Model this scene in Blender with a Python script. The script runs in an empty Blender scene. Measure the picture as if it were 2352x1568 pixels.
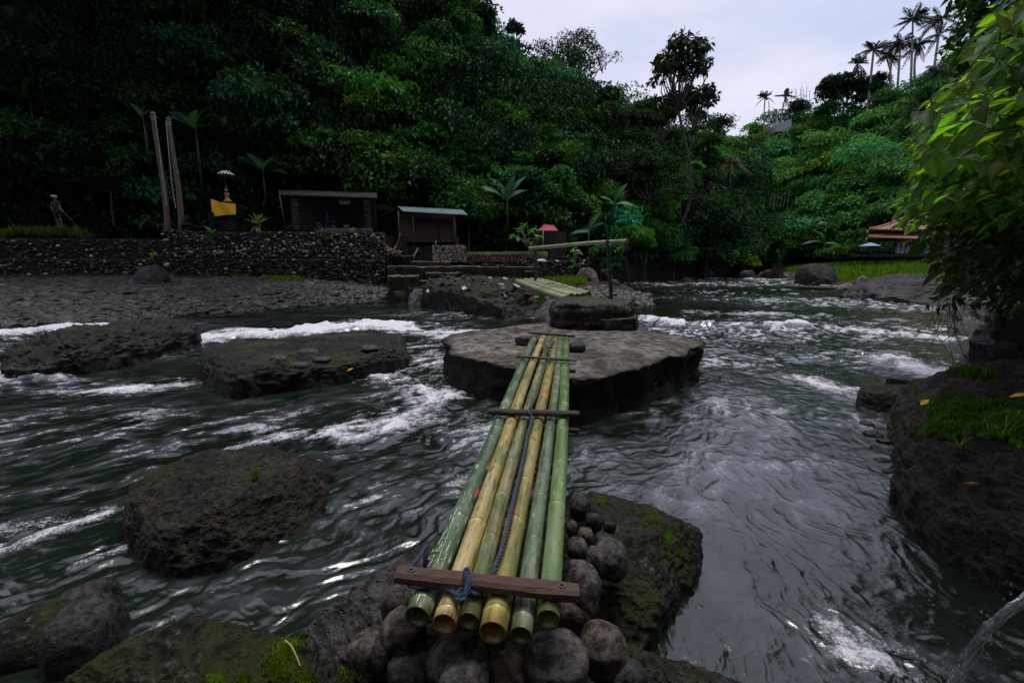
import bpy, math, random
import numpy as np
from mathutils import Vector, Matrix
R = math.radians
C = bpy.context.scene.collection
SC = bpy.context.scene

# ------------------------------------------------------------------ camera
PITCH = 10.0
cam_d = bpy.data.cameras.new("camera")
cam_d.sensor_width = 36.0
cam_d.lens = 16.0
cam_d.clip_start = 0.05
cam_d.clip_end = 2000
cam = bpy.data.objects.new("camera", cam_d)
cam.location = (0, 0, 2.05)
cam.rotation_euler = (R(90 - PITCH), 0, 0)
C.objects.link(cam)
SC.camera = cam

# ------------------------------------------------------------------ sky, sun, exposure
SUN_EL, SUN_AZ = 80.0, 25.0        # azimuth measured from +Y towards +X
wd = bpy.data.worlds.new("World")
SC.world = wd
wd.use_nodes = True
wt = wd.node_tree
wt.nodes.clear()
def wn(t, **k):
    n = wt.nodes.new(t)
    for a, b in k.items(): setattr(n, a, b)
    return n
sky = wn('ShaderNodeTexSky', sky_type='NISHITA', sun_disc=False)
sky.sun_elevation = R(SUN_EL); sky.sun_rotation = R(SUN_AZ)
sky.air_density = 1.0; sky.dust_density = 2.0; sky.ozone_density = 1.2
tc = wn('ShaderNodeTexCoord')
mp = wn('ShaderNodeMapping'); mp.inputs['Scale'].default_value = (1.0, 1.6, 3.2); mp.inputs['Rotation'].default_value = (0.2, 0.5, 0.3)
ns = wn('ShaderNodeTexNoise'); ns.inputs['Scale'].default_value = 1.7; ns.inputs['Detail'].default_value = 7; ns.inputs['Roughness'].default_value = .55
rp = wn('ShaderNodeValToRGB'); rp.color_ramp.elements[0].position = .30; rp.color_ramp.elements[0].color = (.55, .55, .55, 1)
rp.color_ramp.elements[1].position = .52; rp.color_ramp.elements[1].color = (1, 1, 1, 1)
ns2 = wn('ShaderNodeTexNoise'); ns2.inputs['Scale'].default_value = 2.6; ns2.inputs['Detail'].default_value = 5
cc = wn('ShaderNodeValToRGB'); cc.color_ramp.elements[0].position = .35; cc.color_ramp.elements[0].color = (.405, .425, .54, 1)
cc.color_ramp.elements[1].position = .62; cc.color_ramp.elements[1].color = (.525, .51, .60, 1)
mul = wn('ShaderNodeVectorMath', operation='SCALE'); mul.inputs['Scale'].default_value = 10.0
mx = wn('ShaderNodeMix', data_type='RGBA')
bg = wn('ShaderNodeBackground'); bg.inputs['Strength'].default_value = 0.1
wo = wn('ShaderNodeOutputWorld')
L = wt.links.new
L(tc.outputs['Generated'], mp.inputs['Vector']); L(mp.outputs[0], ns.inputs['Vector']); L(mp.outputs[0], ns2.inputs['Vector'])
L(ns.outputs['Fac'], rp.inputs['Fac']); L(ns2.outputs['Fac'], cc.inputs['Fac']); L(cc.outputs['Color'], mul.inputs[0])
L(rp.outputs['Color'], mx.inputs['Factor']); L(sky.outputs['Color'], mx.inputs['A']); L(mul.outputs['Vector'], mx.inputs['B'])
L(mx.outputs['Result'], bg.inputs['Color']); L(bg.outputs[0], wo.inputs['Surface'])

sd = bpy.data.lights.new("sun", 'SUN'); sd.energy = 1.5; sd.angle = R(22); sd.color = (1.0, .96, .9)
sun = bpy.data.objects.new("sun", sd)
sdir = Vector((math.cos(R(SUN_EL)) * math.sin(R(SUN_AZ)), math.cos(R(SUN_EL)) * math.cos(R(SUN_AZ)), math.sin(R(SUN_EL))))
sun.rotation_euler = sdir.to_track_quat('Z', 'Y').to_euler()
sun.location = (20, 30, 60)
C.objects.link(sun)
SC.view_settings.view_transform = 'Standard'
SC.view_settings.look = 'None'
SC.view_settings.exposure = 0.76
SC.view_settings.gamma = 1.0
SC.view_settings.use_curve_mapping = False
SC.cycles.max_bounces = 5
SC.cycles.diffuse_bounces = 2
SC.cycles.glossy_bounces = 3
SC.cycles.transmission_bounces = 4
SC.cycles.caustics_reflective = False
SC.cycles.caustics_refractive = False

# ------------------------------------------------------------------ layout helper: photo pixel (2352 wide) -> world point
F = 16.0 / 36.0 * 2352
c10, s10 = math.cos(R(PITCH)), math.sin(R(PITCH))
def W(u, v, Y=None, z=None, d=None):
    rx, ry = (u - 1176) / F, -(v - 784) / F
    D = np.array([rx, c10 + ry * s10, -s10 + ry * c10])
    if Y is not None: t = Y / D[1]
    elif z is not None: t = (z - 2.05) / D[2]
    else: t = d
    return np.array([0, 0, 2.05]) + t * D
def depth(p): return p[1] * c10 - (p[2] - 2.05) * s10
def px(p, n): return n / F * depth(p)          # n photo pixels at the distance of p, in metres

# ------------------------------------------------------------------ noise in numpy
def _h(a, b, c, s):
    a = a.astype(np.int64); b = b.astype(np.int64); c = c.astype(np.int64)
    n = (a * 374761393 + b * 668265263 + c * 2147483647 + s * 1274126177) & 0x7fffffff
    n = ((n ^ (n >> 13)) * 1274126177) & 0x7fffffff
    n = ((n ^ (n >> 15)) * 668265263) & 0x7fffffff
    return (n ^ (n >> 16)) / float(0x7fffffff)
def vn2(x, y, s=0):
    xi, yi = np.floor(x), np.floor(y); fx, fy = x - xi, y - yi
    fx = fx * fx * (3 - 2 * fx); fy = fy * fy * (3 - 2 * fy)
    z = np.zeros_like(xi)
    a = _h(xi, yi, z, s); b = _h(xi + 1, yi, z, s); c = _h(xi, yi + 1, z, s); d = _h(xi + 1, yi + 1, z, s)
    return (a + (b - a) * fx) * (1 - fy) + (c + (d - c) * fx) * fy
def vn3(P, s=0):
    I = np.floor(P); f = P - I; f = f * f * (3 - 2 * f)
    x, y, z = I[..., 0], I[..., 1], I[..., 2]
    def pl(dz):
        a = _h(x, y, z + dz, s); b = _h(x + 1, y, z + dz, s); c = _h(x, y + 1, z + dz, s); d = _h(x + 1, y + 1, z + dz, s)
        return (a + (b - a) * f[..., 0]) * (1 - f[..., 1]) + (c + (d - c) * f[..., 0]) * f[..., 1]
    a, b = pl(0), pl(1)
    return a + (b - a) * f[..., 2]
def fbm3(P, o=4, s=0, g=.5, ridged=False):
    r = 0; a = 1; t = 0
    for k in range(o):
        n = vn3(P * 2 ** k + 17.3 * k, s + k) * 2 - 1
        if ridged: n = 1 - 2 * np.abs(n)
        r = r + a * n; t += a; a *= g
    return r / t
def fbm2(x, y, o=4, s=0, g=.5):
    r = 0; a = 1; t = 0
    for k in range(o):
        r = r + a * (vn2(x * 2 ** k + 9.1 * k, y * 2 ** k + 4.7 * k, s + k) * 2 - 1); t += a; a *= g
    return r / t
def ss(a, b, x):
    t = np.clip((x - a) / (b - a), 0, 1); return t * t * (3 - 2 * t)
def norm(v): return v / np.maximum(np.linalg.norm(v, axis=-1, keepdims=True), 1e-9)

# ------------------------------------------------------------------ objects
def empty(name, loc):
    o = bpy.data.objects.new(name, None); o.location = tuple(float(a) for a in loc); o.empty_display_size = .1
    C.objects.link(o); return o
def tag(o, label=None, cat=None, group=None, kind=None):
    if label: o['label'] = label
    if cat: o['category'] = cat
    if group: o['group'] = group
    if kind: o['kind'] = kind
    return o
ORG = {}
def mk(name, V, Fc, mat, parent=None, org=None, smooth=True, col=None, attrs=None):
    """V in world coordinates; Fc an (M,k) array, a list of such arrays or a list of lists"""
    V = np.asarray(V, dtype=np.float64).reshape(-1, 3)
    if parent is not None: o0 = ORG[parent.name]
    elif org is not None: o0 = np.array(org, float)
    else: o0 = np.array([(V[:, 0].min() + V[:, 0].max()) / 2, (V[:, 1].min() + V[:, 1].max()) / 2, V[:, 2].min()])
    me = bpy.data.meshes.new(name)
    me.vertices.add(len(V)); me.vertices.foreach_set('co', (V - o0).astype(np.float32).ravel())
    arrs = []
    if isinstance(Fc, np.ndarray): arrs = [Fc]
    elif len(Fc) and isinstance(Fc[0], np.ndarray): arrs = Fc
    else:
        by = {}
        for f in Fc: by.setdefault(len(f), []).append(f)
        arrs = [np.array(a) for a in by.values()]
    idx = np.concatenate([a.ravel() for a in arrs]).astype(np.int32)
    tot = np.concatenate([np.full(len(a), a.shape[1]) for a in arrs]).astype(np.int32)
    st = np.concatenate([[0], np.cumsum(tot)[:-1]]).astype(np.int32)
    me.loops.add(len(idx)); me.loops.foreach_set('vertex_index', idx)
    me.polygons.add(len(tot)); me.polygons.foreach_set('loop_start', st); me.polygons.foreach_set('loop_total', tot)
    me.polygons.foreach_set('use_smooth', np.full(len(tot), smooth))
    me.update(calc_edges=True)
    if col is None: col = np.ones((len(V), 3))
    if True:
        a = me.attributes.new('col', 'FLOAT_COLOR', 'POINT')
        c = np.ones((len(V), 4), np.float32); c[:, :3] = np.clip(col, 0, 4); a.data.foreach_set('color', c.ravel())
    for k, x in (attrs or {}).items():
        a = me.attributes.new(k, 'FLOAT', 'POINT'); a.data.foreach_set('value', np.asarray(x, np.float32).ravel())
    me.materials.append(mat)
    o = bpy.data.objects.new(name, me); C.objects.link(o)
    if parent is not None: o.parent = parent
    else: o.location = tuple(o0)
    ORG[o.name] = o0
    return o
def thing(name, label, cat, loc, group=None):
    o = empty(name, loc); ORG[o.name] = np.array(loc, float); return tag(o, label, cat, group)

class MB:                                     # collects shapes for one mesh
    def __init__(s): s.V = []; s.F = []; s.c = []; s.n = 0
    def add(s, V, Fc, col=None):
        V = np.asarray(V, float); Fc = np.asarray(Fc)
        s.V.append(V); s.F.append(Fc + s.n); s.n += len(V)
        s.c.append(np.tile(np.array(col if col is not None else (1, 1, 1), float), (len(V), 1)) if col is None or np.ndim(col) == 1 else np.asarray(col))
        return s
    def build(s, name, mat, parent=None, smooth=False, **k):
        return mk(name, np.vstack(s.V), s.F, mat, parent, smooth=smooth, col=np.vstack(s.c), **k)
BF = np.array([[0, 3, 2, 1], [4, 5, 6, 7], [0, 1, 5, 4], [1, 2, 6, 5], [2, 3, 7, 6], [3, 0, 4, 7]])
def box(a, b):
    x0, y0, z0 = a; x1, y1, z1 = b
    return np.array([[x0, y0, z0], [x1, y0, z0], [x1, y1, z0], [x0, y1, z0], [x0, y0, z1], [x1, y0, z1], [x1, y1, z1], [x0, y1, z1]], float), BF
def beam(p, q, w, h, up=(0, 0, 1), jit=0, seed=0):
    """box beam from p to q, w wide, h high, softened edges by an inner loop"""
    p, q = np.array(p, float), np.array(q, float); d = norm(q - p); up = np.array(up, float)
    s = norm(np.cross(d, up)); u = np.cross(s, d)
    b = min(w, h) * .26; n = 12
    prof = [(-w/2+b, -h/2), (w/2-b, -h/2), (w/2, -h/2+b), (w/2, h/2-b), (w/2-b, h/2), (-w/2+b, h/2), (-w/2, h/2-b), (-w/2, -h/2+b)]
    rg = np.random.default_rng(seed); V = []
    for i in range(n + 1):
        c = p + (q - p) * i / n
        k = .985 if i in (0, n) else 1
        for (a, e) in prof: V.append(c + s * a * k + u * e * k + (rg.normal(size=3) * jit if jit else 0))
    Fq = [[i*8+j, i*8+(j+1) % 8, (i+1)*8+(j+1) % 8, (i+1)*8+j] for i in range(n) for j in range(8)]
    m = len(V); V += [p, q]
    for j in range(8): Fq += [[m, (j+1) % 8, j, j], [m+1, n*8+j, n*8+(j+1) % 8, n*8+(j+1) % 8]]
    return np.array(V), np.array(Fq)
def clean(Fq): return [list(dict.fromkeys(f)) for f in Fq]
def frames(P):
    P = np.asarray(P, float); T = norm(np.gradient(P, axis=0))
    a = np.array([0, 0, 1.]) if abs(T[0, 2]) < .9 else np.array([1., 0, 0])
    N = [norm(np.cross(T[0], a))]
    for i in range(1, len(P)):
        n = N[-1] - T[i] * np.dot(N[-1], T[i]); N.append(norm(n))
    N = np.array(N); return T, N, np.cross(T, N)
def tube(P, r, seg=8, cap=True):
    P = np.asarray(P, float); n = len(P); r = np.broadcast_to(np.asarray(r, float), (n,))
    T, N, B = frames(P)
    a = np.linspace(0, 2 * np.pi, seg, endpoint=False)
    V = P[:, None] + r[:, None, None] * (np.cos(a)[None, :, None] * N[:, None] + np.sin(a)[None, :, None] * B[:, None])
    V = V.reshape(-1, 3)
    i = np.arange(n - 1)[:, None] * seg; j = np.arange(seg)[None]; k = (j + 1) % seg
    Fq = np.stack([i + j, i + k, i + seg + k, i + seg + j], -1).reshape(-1, 4)
    if cap:
        m = len(V); V = np.vstack([V, P[0], P[-1]]); j = np.arange(seg); k = (j + 1) % seg
        e = (n - 1) * seg
        Fq = np.vstack([Fq, np.stack([np.full(seg, m), k, j, j * 0 + m], -1), np.stack([np.full(seg, m + 1), e + j, e + k, j * 0 + m + 1], -1)])
        return V, [Fq[:-2 * seg], Fq[-2 * seg:, :3]]
    return V, [Fq]
def addt(mb, P, r, seg=8, col=None, cap=True):
    V, Fs = tube(P, r, seg, cap); b = mb.n
    mb.add(V, Fs[0], col)
    for f in Fs[1:]: mb.F.append(f + b)
    return mb
def spline(pts, n=24):
    P = np.asarray(pts, float); m = len(P)
    Q = np.vstack([2 * P[0] - P[1], P, 2 * P[-1] - P[-2]]); out = []
    for t in np.linspace(0, m - 1 - 1e-6, n):
        i = int(t); f = t - i; a, b, c, d = Q[i], Q[i+1], Q[i+2], Q[i+3]
        out.append(.5 * ((2*b) + (c-a)*f + (2*a-5*b+4*c-d)*f*f + (3*b-a-3*c+d)*f**3))
    return np.array(out)

# ------------------------------------------------------------------ materials
def newmat(name):
    m = bpy.data.materials.new(name); m.use_nodes = True; nt = m.node_tree; nt.nodes.clear()
    def N(t, **k):
        n = nt.nodes.new(t)
        for a, b in k.items():
            if a in ('ins',):
                for c, d in b.items(): n.inputs[c].default_value = d
            else: setattr(n, a, b)
        return n
    out = N('ShaderNodeOutputMaterial')
    return m, nt, N, nt.links.new, out
def ramp(N, L, fac, p0, c0, p1, c1):
    r = N('ShaderNodeValToRGB'); e = r.color_ramp.elements
    e[0].position = p0; e[0].color = (*c0, 1) if np.ndim(c0) else (c0, c0, c0, 1)
    e[1].position = p1; e[1].color = (*c1, 1) if np.ndim(c1) else (c1, c1, c1, 1)
    L(fac, r.inputs['Fac']); return r.outputs['Color']
def noise(N, L, vec, scale, detail=4, rough=.55, dist=0):
    n = N('ShaderNodeTexNoise'); n.inputs['Scale'].default_value = scale; n.inputs['Detail'].default_value = detail
    n.inputs['Roughness'].default_value = rough; n.inputs['Distortion'].default_value = dist
    if vec is not None: L(vec, n.inputs['Vector'])
    return n.outputs['Fac']
def mixc(N, L, f, a, b, mode='MIX'):
    m = N('ShaderNodeMix', data_type='RGBA', blend_type=mode)
    for s, x in (('Factor', f), ('A', a), ('B', b)):
        if hasattr(x, 'links'): L(x, m.inputs[s])
        elif s == 'Factor': m.inputs[s].default_value = x
        else: m.inputs[s].default_value = (*x, 1)
    return m.outputs['Result']
def mixf(N, a, b):
    m = N('ShaderNodeMath', operation='MULTIPLY_ADD'); m.inputs[1].default_value = .45; lk = m.id_data.links.new; lk(b, m.inputs[0])
    k = N('ShaderNodeMath', operation='MULTIPLY'); k.inputs[1].default_value = .65; lk(a, k.inputs[0]); lk(k.outputs[0], m.inputs[2]); return m.outputs[0]
def rockmat(name, ca, cb, moss=0.0, mossc=(.035, .05, .012), rough=.75, scale=3.0, bump=.5, speck=0.0, wet=.3, pit=False):
    K_ = .85 if 'slab' in name or 'pale' in name or 'pink' in name or 'step' in name else .72 if 'cobble' in name else .40
    ca = tuple(x * K_ for x in ca); cb = tuple(x * K_ for x in cb); mossc = tuple(x * .7 for x in mossc)
    m, nt, N, L, out = newmat(name)
    tc = N('ShaderNodeTexCoord'); o = tc.outputs['Object']
    n1 = noise(N, L, o, scale, 8, .65); n2 = noise(N, L, o, scale * 7, 6, .7); n3 = noise(N, L, o, scale * .6, 5, .6, .6)
    c = ramp(N, L, n1, .36, tuple(x * .6 for x in ca), .64, tuple(x * 1.25 for x in cb))
    c = mixc(N, L, ramp(N, L, n2, .45, 0.0, .8, .7), c, tuple(x * 1.8 for x in cb))
    dk = ramp(N, L, n2, .36, (.12, .12, .12), .56, (1, 1, 1)); c = mixc(N, L, 1.0, c, dk, 'MULTIPLY')
    at = N('ShaderNodeAttribute', attribute_name='col'); c = mixc(N, L, 1.0, c, at.outputs['Color'], 'MULTIPLY')
    if speck:
        v = noise(N, L, o, scale * 9, 5, .7); v2 = noise(N, L, o, scale * 1.7, 3, .6); vm = N('ShaderNodeMath', operation='MULTIPLY'); L(ramp(N, L, v, .55, 0.0, .68, speck), vm.inputs[0]); L(ramp(N, L, v2, .42, 0.0, .62, 1.0), vm.inputs[1]); c = mixc(N, L, vm.outputs[0], c, (.20, .19, .17))
    if moss:
        g = N('ShaderNodeNewGeometry'); sx = N('ShaderNodeSeparateXYZ'); L(g.outputs['Normal'], sx.inputs[0])
        a = N('ShaderNodeMath', operation='MULTIPLY_ADD'); L(sx.outputs['Z'], a.inputs[0]); a.inputs[1].default_value = .16; L(mixf(N, n3, n1), a.inputs[2])
        mf = ramp(N, L, a.outputs[0], .78 - moss * .22, 0.0, .88 - moss * .22, .92)
        c = mixc(N, L, mf, c, mixc(N, L, n2, tuple(x * .4 for x in mossc), tuple(x * 1.6 for x in mossc)))
    p = N('ShaderNodeBsdfPrincipled'); L(c, p.inputs['Base Color'])
    p.inputs['Specular IOR Level'].default_value = .5 if 'black_wet' in name else .22
    rr = ramp(N, L, n3, .35, max(rough - wet, .1), .65, rough); L(rr, p.inputs['Roughness'])
    b = N('ShaderNodeBump'); b.inputs['Strength'].default_value = bump; b.inputs['Distance'].default_value = .10
    hh = N('ShaderNodeMath', operation='MULTIPLY_ADD'); L(n2, hh.inputs[0]); hh.inputs[1].default_value = .5; L(n1, hh.inputs[2])
    if pit:
        vo = N('ShaderNodeTexVoronoi'); vo.inputs['Scale'].default_value = scale * 14; L(o, vo.inputs['Vector'])
        pr = ramp(N, L, vo.outputs['Distance'], .05, 0.0, .3, .5); h2 = N('ShaderNodeMath', operation='ADD'); L(pr, h2.inputs[0]); L(hh.outputs[0], h2.inputs[1]); hh = h2
    L(hh.outputs[0], b.inputs['Height']); L(b.outputs[0], p.inputs['Normal']); L(p.outputs[0], out.inputs['Surface'])
    return m
def plain(name, ca, cb=None, rough=.6, scale=6, bump=.2, stretch=(1, 1, 1), metal=0, spec=.5, coat=0, attr=True):
    m, nt, N, L, out = newmat(name)
    tc = N('ShaderNodeTexCoord'); mp = N('ShaderNodeMapping'); mp.inputs['Scale'].default_value = stretch; L(tc.outputs['Object'], mp.inputs['Vector'])
    n1 = noise(N, L, mp.outputs[0], scale, 7, .6); n2 = noise(N, L, mp.outputs[0], scale * 5, 4, .6)
    c = ramp(N, L, n1, .3, ca, .7, cb or tuple(x * .6 for x in ca))
    c = mixc(N, L, ramp(N, L, n2, .3, .5, .55, 0.0), c, tuple(x * .35 for x in ca))
    if attr: at = N('ShaderNodeAttribute', attribute_name='col'); c = mixc(N, L, 1.0, c, at.outputs['Color'], 'MULTIPLY')
    p = N('ShaderNodeBsdfPrincipled'); L(c, p.inputs['Base Color']); p.inputs['Roughness'].default_value = rough
    p.inputs['Metallic'].default_value = metal; p.inputs['Specular IOR Level'].default_value = spec
    b = N('ShaderNodeBump'); b.inputs['Strength'].default_value = bump; b.inputs['Distance'].default_value = .02
    L(n2, b.inputs['Height']); L(b.outputs[0], p.inputs['Normal']); L(p.outputs[0], out.inputs['Surface'])
    return m
def leafmat(name, base, trans=.35, tcol=None, rough=.6, spec=.14):
    m, nt, N, L, out = newmat(name)
    at = N('ShaderNodeAttribute', attribute_name='col')
    c = mixc(N, L, 1.0, at.outputs['Color'], base, 'MULTIPLY')
    p = N('ShaderNodeBsdfPrincipled'); L(c, p.inputs['Base Color']); p.inputs['Roughness'].default_value = rough; p.inputs['Specular IOR Level'].default_value = spec
    t = N('ShaderNodeBsdfTranslucent'); tcl = mixc(N, L, 1.0, at.outputs['Color'], tcol or (base[0] * 1.8, base[1] * 1.5, base[2] * .5), 'MULTIPLY'); L(tcl, t.inputs['Color'])
    ms = N('ShaderNodeMixShader'); ms.inputs[0].default_value = trans; L(p.outputs[0], ms.inputs[1]); L(t.outputs[0], ms.inputs[2]); L(ms.outputs[0], out.inputs['Surface'])
    return m

# ------------------------------------------------------------------ leaves
def leaf_quads(P, D, Nn, Ln, Wd, col, fold=.25):
    """simple pointed leaves, 4 vertices and 2 triangles each, folded along the midrib"""
    D = norm(D); Nn = Nn - D * np.sum(Nn * D, -1, keepdims=True); Nn = norm(Nn); S = np.cross(D, Nn)
    Ln = np.asarray(Ln).reshape(-1, 1); Wd = np.asarray(Wd).reshape(-1, 1)
    a = P; b = P + D * Ln - Nn * Ln * .12
    m = P + D * Ln * .42 + Nn * Wd * fold
    V = np.stack([a, m + S * Wd * .5, b, m - S * Wd * .5], 1).reshape(-1, 3)
    i = np.arange(len(P))[:, None] * 4
    Fc = np.concatenate([i + np.array([[0, 2, 1]]), i + np.array([[0, 3, 2]])], 0)
    return V, Fc, np.repeat(col, 4, 0)
def leaf_full(P, D, Nn, Ln, Wd, col, curl=.35, nseg=5, fold=.22, prof=None):
    """leaves with an ovate outline, a folded midrib and a drooping curve"""
    D = norm(D); Nn = norm(Nn - D * np.sum(Nn * D, -1, keepdims=True)); S = np.cross(D, Nn)
    Ln = np.asarray(Ln).reshape(-1, 1, 1); Wd = np.asarray(Wd).reshape(-1, 1, 1)
    t = np.linspace(0, 1, nseg + 1)
    w = np.array(prof) if prof is not None else np.interp(t, [0, .12, .3, .5, .75, .92, 1], [.06, .62, .98, 1.0, .62, .2, .0])
    tt = t[None, :, None]; ww = w[None, :, None]
    ctr = P[:, None] + D[:, None] * Ln * tt - Nn[:, None] * Ln * curl * tt ** 2 * .6
    wav = np.sin(t * 9)[None, :, None] * .05
    l = ctr + S[:, None] * Wd * ww * .5 + Nn[:, None] * Wd * ww * (fold + wav)
    r = ctr - S[:, None] * Wd * ww * .5 + Nn[:, None] * Wd * ww * (fold - wav)
    n = len(P); k = nseg + 1
    V = np.stack([l, ctr, r], 2).reshape(-1, 3)
    q = []
    for i in range(nseg):
        a = i * 3; q += [[a, a + 1, a + 4, a + 3], [a + 1, a + 2, a + 5, a + 4]]
    Fc = (np.arange(n)[:, None, None] * (k * 3) + np.array(q)[None]).reshape(-1, 4)
    cc3 = np.repeat(col, k * 3, 0).reshape(n, k, 3, 3); cc3 = cc3 * np.array([.88, 1.45, .88])[None, None, :, None] * (1 + .22 * np.cos(np.arange(k) * np.pi))[None, :, None, None] ** np.array([1, 0, 1])[None, None, :, None]
    return V, Fc, cc3.reshape(-1, 3)
def tint(rg, n, base=(1, 1, 1), var=.35, warm=.25):
    b = np.exp(rg.normal(size=(n, 1)) * var); w = rg.normal(size=(n, 1)) * warm
    c = np.array(base)[None] * b * np.concatenate([1 + w, np.ones((n, 1)), 1 - w], 1)
    return np.clip(c, .02, 5)
def dome_leaves(rg, Cn, Rb, n_each, size, up=.7, droop=.6, shell=.28, base=(1, 1, 1), lower=-.35, aspect=.5):
    """leaves on the outer shells of blobs at Cn (k,3) with radii Rb (k,3)"""
    k = len(Cn); n_each = np.broadcast_to(n_each, (k,)).astype(int); ix = np.repeat(np.arange(k), n_each); n = len(ix)
    d = rg.normal(size=(n, 3)); d = norm(d); d[:, 2] = np.where(d[:, 2] < lower, -d[:, 2], d[:, 2])
    rr = 1 - shell * rg.random((n, 1)) ** 1.5
    lump = 1 + .22 * (vn3(d * 2.2 + Cn[ix] * 3.1, 5)[:, None] - .5) * 2
    P = Cn[ix] + d * Rb[ix] * rr * lump
    o = norm(d / Rb[ix])
    Nn = norm(o * .7 + np.array([0, 0, up]) + rg.normal(size=(n, 3)) * .38)
    D = norm(o * .5 + rg.normal(size=(n, 3)) * .55 + np.array([0, 0, -droop]))
    bt = tint(rg, k, (1, 1, 1), .16, .12)[ix]
    c = tint(rg, n, base, .22, .12) * bt
    s = size[ix] if np.ndim(size) else size
    Ln = s * (.6 + .8 * rg.random(n))
    return P, D, Nn, Ln, Ln * aspect * (.8 + .4 * rg.random(n)), c

# ================================================================== THE SETTING
# river outline on the water plane
RIV = [(-1500, 775), (-600, 756), (0, 745), (300, 735), (600, 711), (880, 689), (1000, 688), (1240, 684), (1330, 690), (1400, 689), (1485, 680), (1450, 660),
       (1420, 643), (1500, 632), (1640, 629), (1735, 622), (1760, 620), (1800, 634), (1860, 645), (1960, 668), (2010, 690), (2150, 700), (2200, 745),
       (2190, 850), (2010, 895), (2000, 960), (2060, 1050), (2070, 1150), (2170, 1260), (2380, 1340)]
RP = np.array([W(u, v, z=0)[:2] for u, v in RIV] + [[3.4, 1.0], [5.0, -9.0], [-60.0, -9.0]])
def river_dist(x, y):
    """distance to the outline, positive on land"""
    x = np.asarray(x, float); y = np.asarray(y, float)
    dm = np.full(x.shape, 1e9); ins = np.zeros(x.shape, bool); n = len(RP)
    for i in range(n):
        ax, ay = RP[i]; bx, by = RP[(i + 1) % n]
        ex, ey = bx - ax, by - ay
        t = np.clip(((x - ax) * ex + (y - ay) * ey) / (ex * ex + ey * ey), 0, 1)
        dm = np.minimum(dm, (x - ax - t * ex) ** 2 + (y - ay - t * ey) ** 2)
        c = ((ay > y) != (by > y)) & (x < (bx - ax) * (y - ay) / (by - ay + 1e-12) + ax); ins ^= c
    d = np.sqrt(dm); return np.where(ins, -d, d)
def gz(x, y):
    d = river_dist(x, y)
    land = 1.12 * (1 - np.exp(-np.maximum(d, 0) / 3.2)) + .02 * np.maximum(d, 0)
    land = land * (1 + .06 * fbm2(np.asarray(x) * .8, np.asarray(y) * .8, 3, 7))
    return np.where(d > 0, land - .02, -.02 - .75 * (1 - np.exp(np.minimum(d, 0) / 1.0)))
def g1(x, y): return float(gz(np.array([float(x)]), np.array([float(y)]))[0])
def onground(u, v, n=40):
    """first hit of the ray through a photo pixel with the ground"""
    ts = np.geomspace(1.0, 160, 900); P0 = np.array([0, 0, 2.05]); D = W(u, v, d=1.0) - P0
    P = P0 + ts[:, None] * D; h = gz(P[:, 0], P[:, 1]); k = np.argmax(P[:, 2] < np.maximum(h, 0)); return P[k]

def grid(xs, ys, zf):
    X, Y = np.meshgrid(xs, ys); Z = zf(X, Y); V = np.stack([X, Y, Z], -1).reshape(-1, 3)
    a = len(xs); i = np.arange(len(ys) - 1)[:, None] * a; j = np.arange(a - 1)[None]
    return V, np.stack([i + j, i + j + 1, i + j + a + 1, i + j + a], -1).reshape(-1, 4)
M_soil = rockmat('soil', (.03, .024, .02), (.06, .05, .04), scale=1.5, rough=.9, bump=.6)
xs = np.concatenate([[-900, -400, -150], np.arange(-60, 110, .45), [180, 450, 950]]); ys = np.concatenate([[-300, -60], np.arange(-12, 130, .45), [200, 500, 1200]])
V, Q = grid(xs, ys, gz)
o = mk('ground', V, Q, M_soil, org=(0, 0, 0)); tag(o, kind='structure')

# ------------------------------------------------------------------ river surface
FL = [((1760, 640), (1720, 700)), ((1720, 700), (1760, 780)), ((1950, 720), (1800, 760)), ((1900, 800), (1760, 860)), ((1650, 860), (1500, 960)), ((1520, 800), (1700, 790)),
      ((1500, 1000), (1400, 1060)), ((1800, 960), (1900, 1100)), ((1750, 1150), (1880, 1330)), ((2000, 1050), (2150, 1230)), ((1650, 1400), (1800, 1560)), ((2000, 1400), (2200, 1560)),
      ((1300, 1050), (1050, 1110)), ((1000, 1100), (700, 1180)), ((700, 1000), (350, 1090)), ((500, 1120), (0, 1290)), ((200, 1000), (-200, 1060)), ((600, 1380), (300, 1480)), ((900, 1250), (700, 1380)),
      ((1150, 720), (900, 740)), ((900, 745), (500, 770)), ((500, 770), (0, 800)), ((300, 900), (-100, 930)), ((1000, 900), (700, 960)), ((1480, 660), (1400, 720)), ((0, 780), (-400, 800))]
FA = np.array([np.concatenate([W(*a, z=0)[:2], norm(W(*b, z=0)[:2] - W(*a, z=0)[:2])]) for a, b in FL])
def flow(x, y):
    u = np.zeros_like(x); v = np.zeros_like(x)
    for ax, ay, dx, dy in FA:
        s = .45 + .22 * math.hypot(ax, ay)
        w = 1.0 / (((x - ax) ** 2 + (y - ay) ** 2) / (s * s) + .15) ** 1.5
        u += w * dx; v += w * dy
    m = np.hypot(u, v) + 1e-9; return u / m, v / m
NA, NR = 1000, 1450
th = np.linspace(R(-68), R(68), NA); rr = np.geomspace(.75, 150, NR)
TH, RR = np.meshgrid(th, rr)
WX, WY = np.sin(TH) * RR, np.cos(TH) * RR - .4
fu, fv = flow(WX[::4, ::4], WY[::4, ::4])
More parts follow.
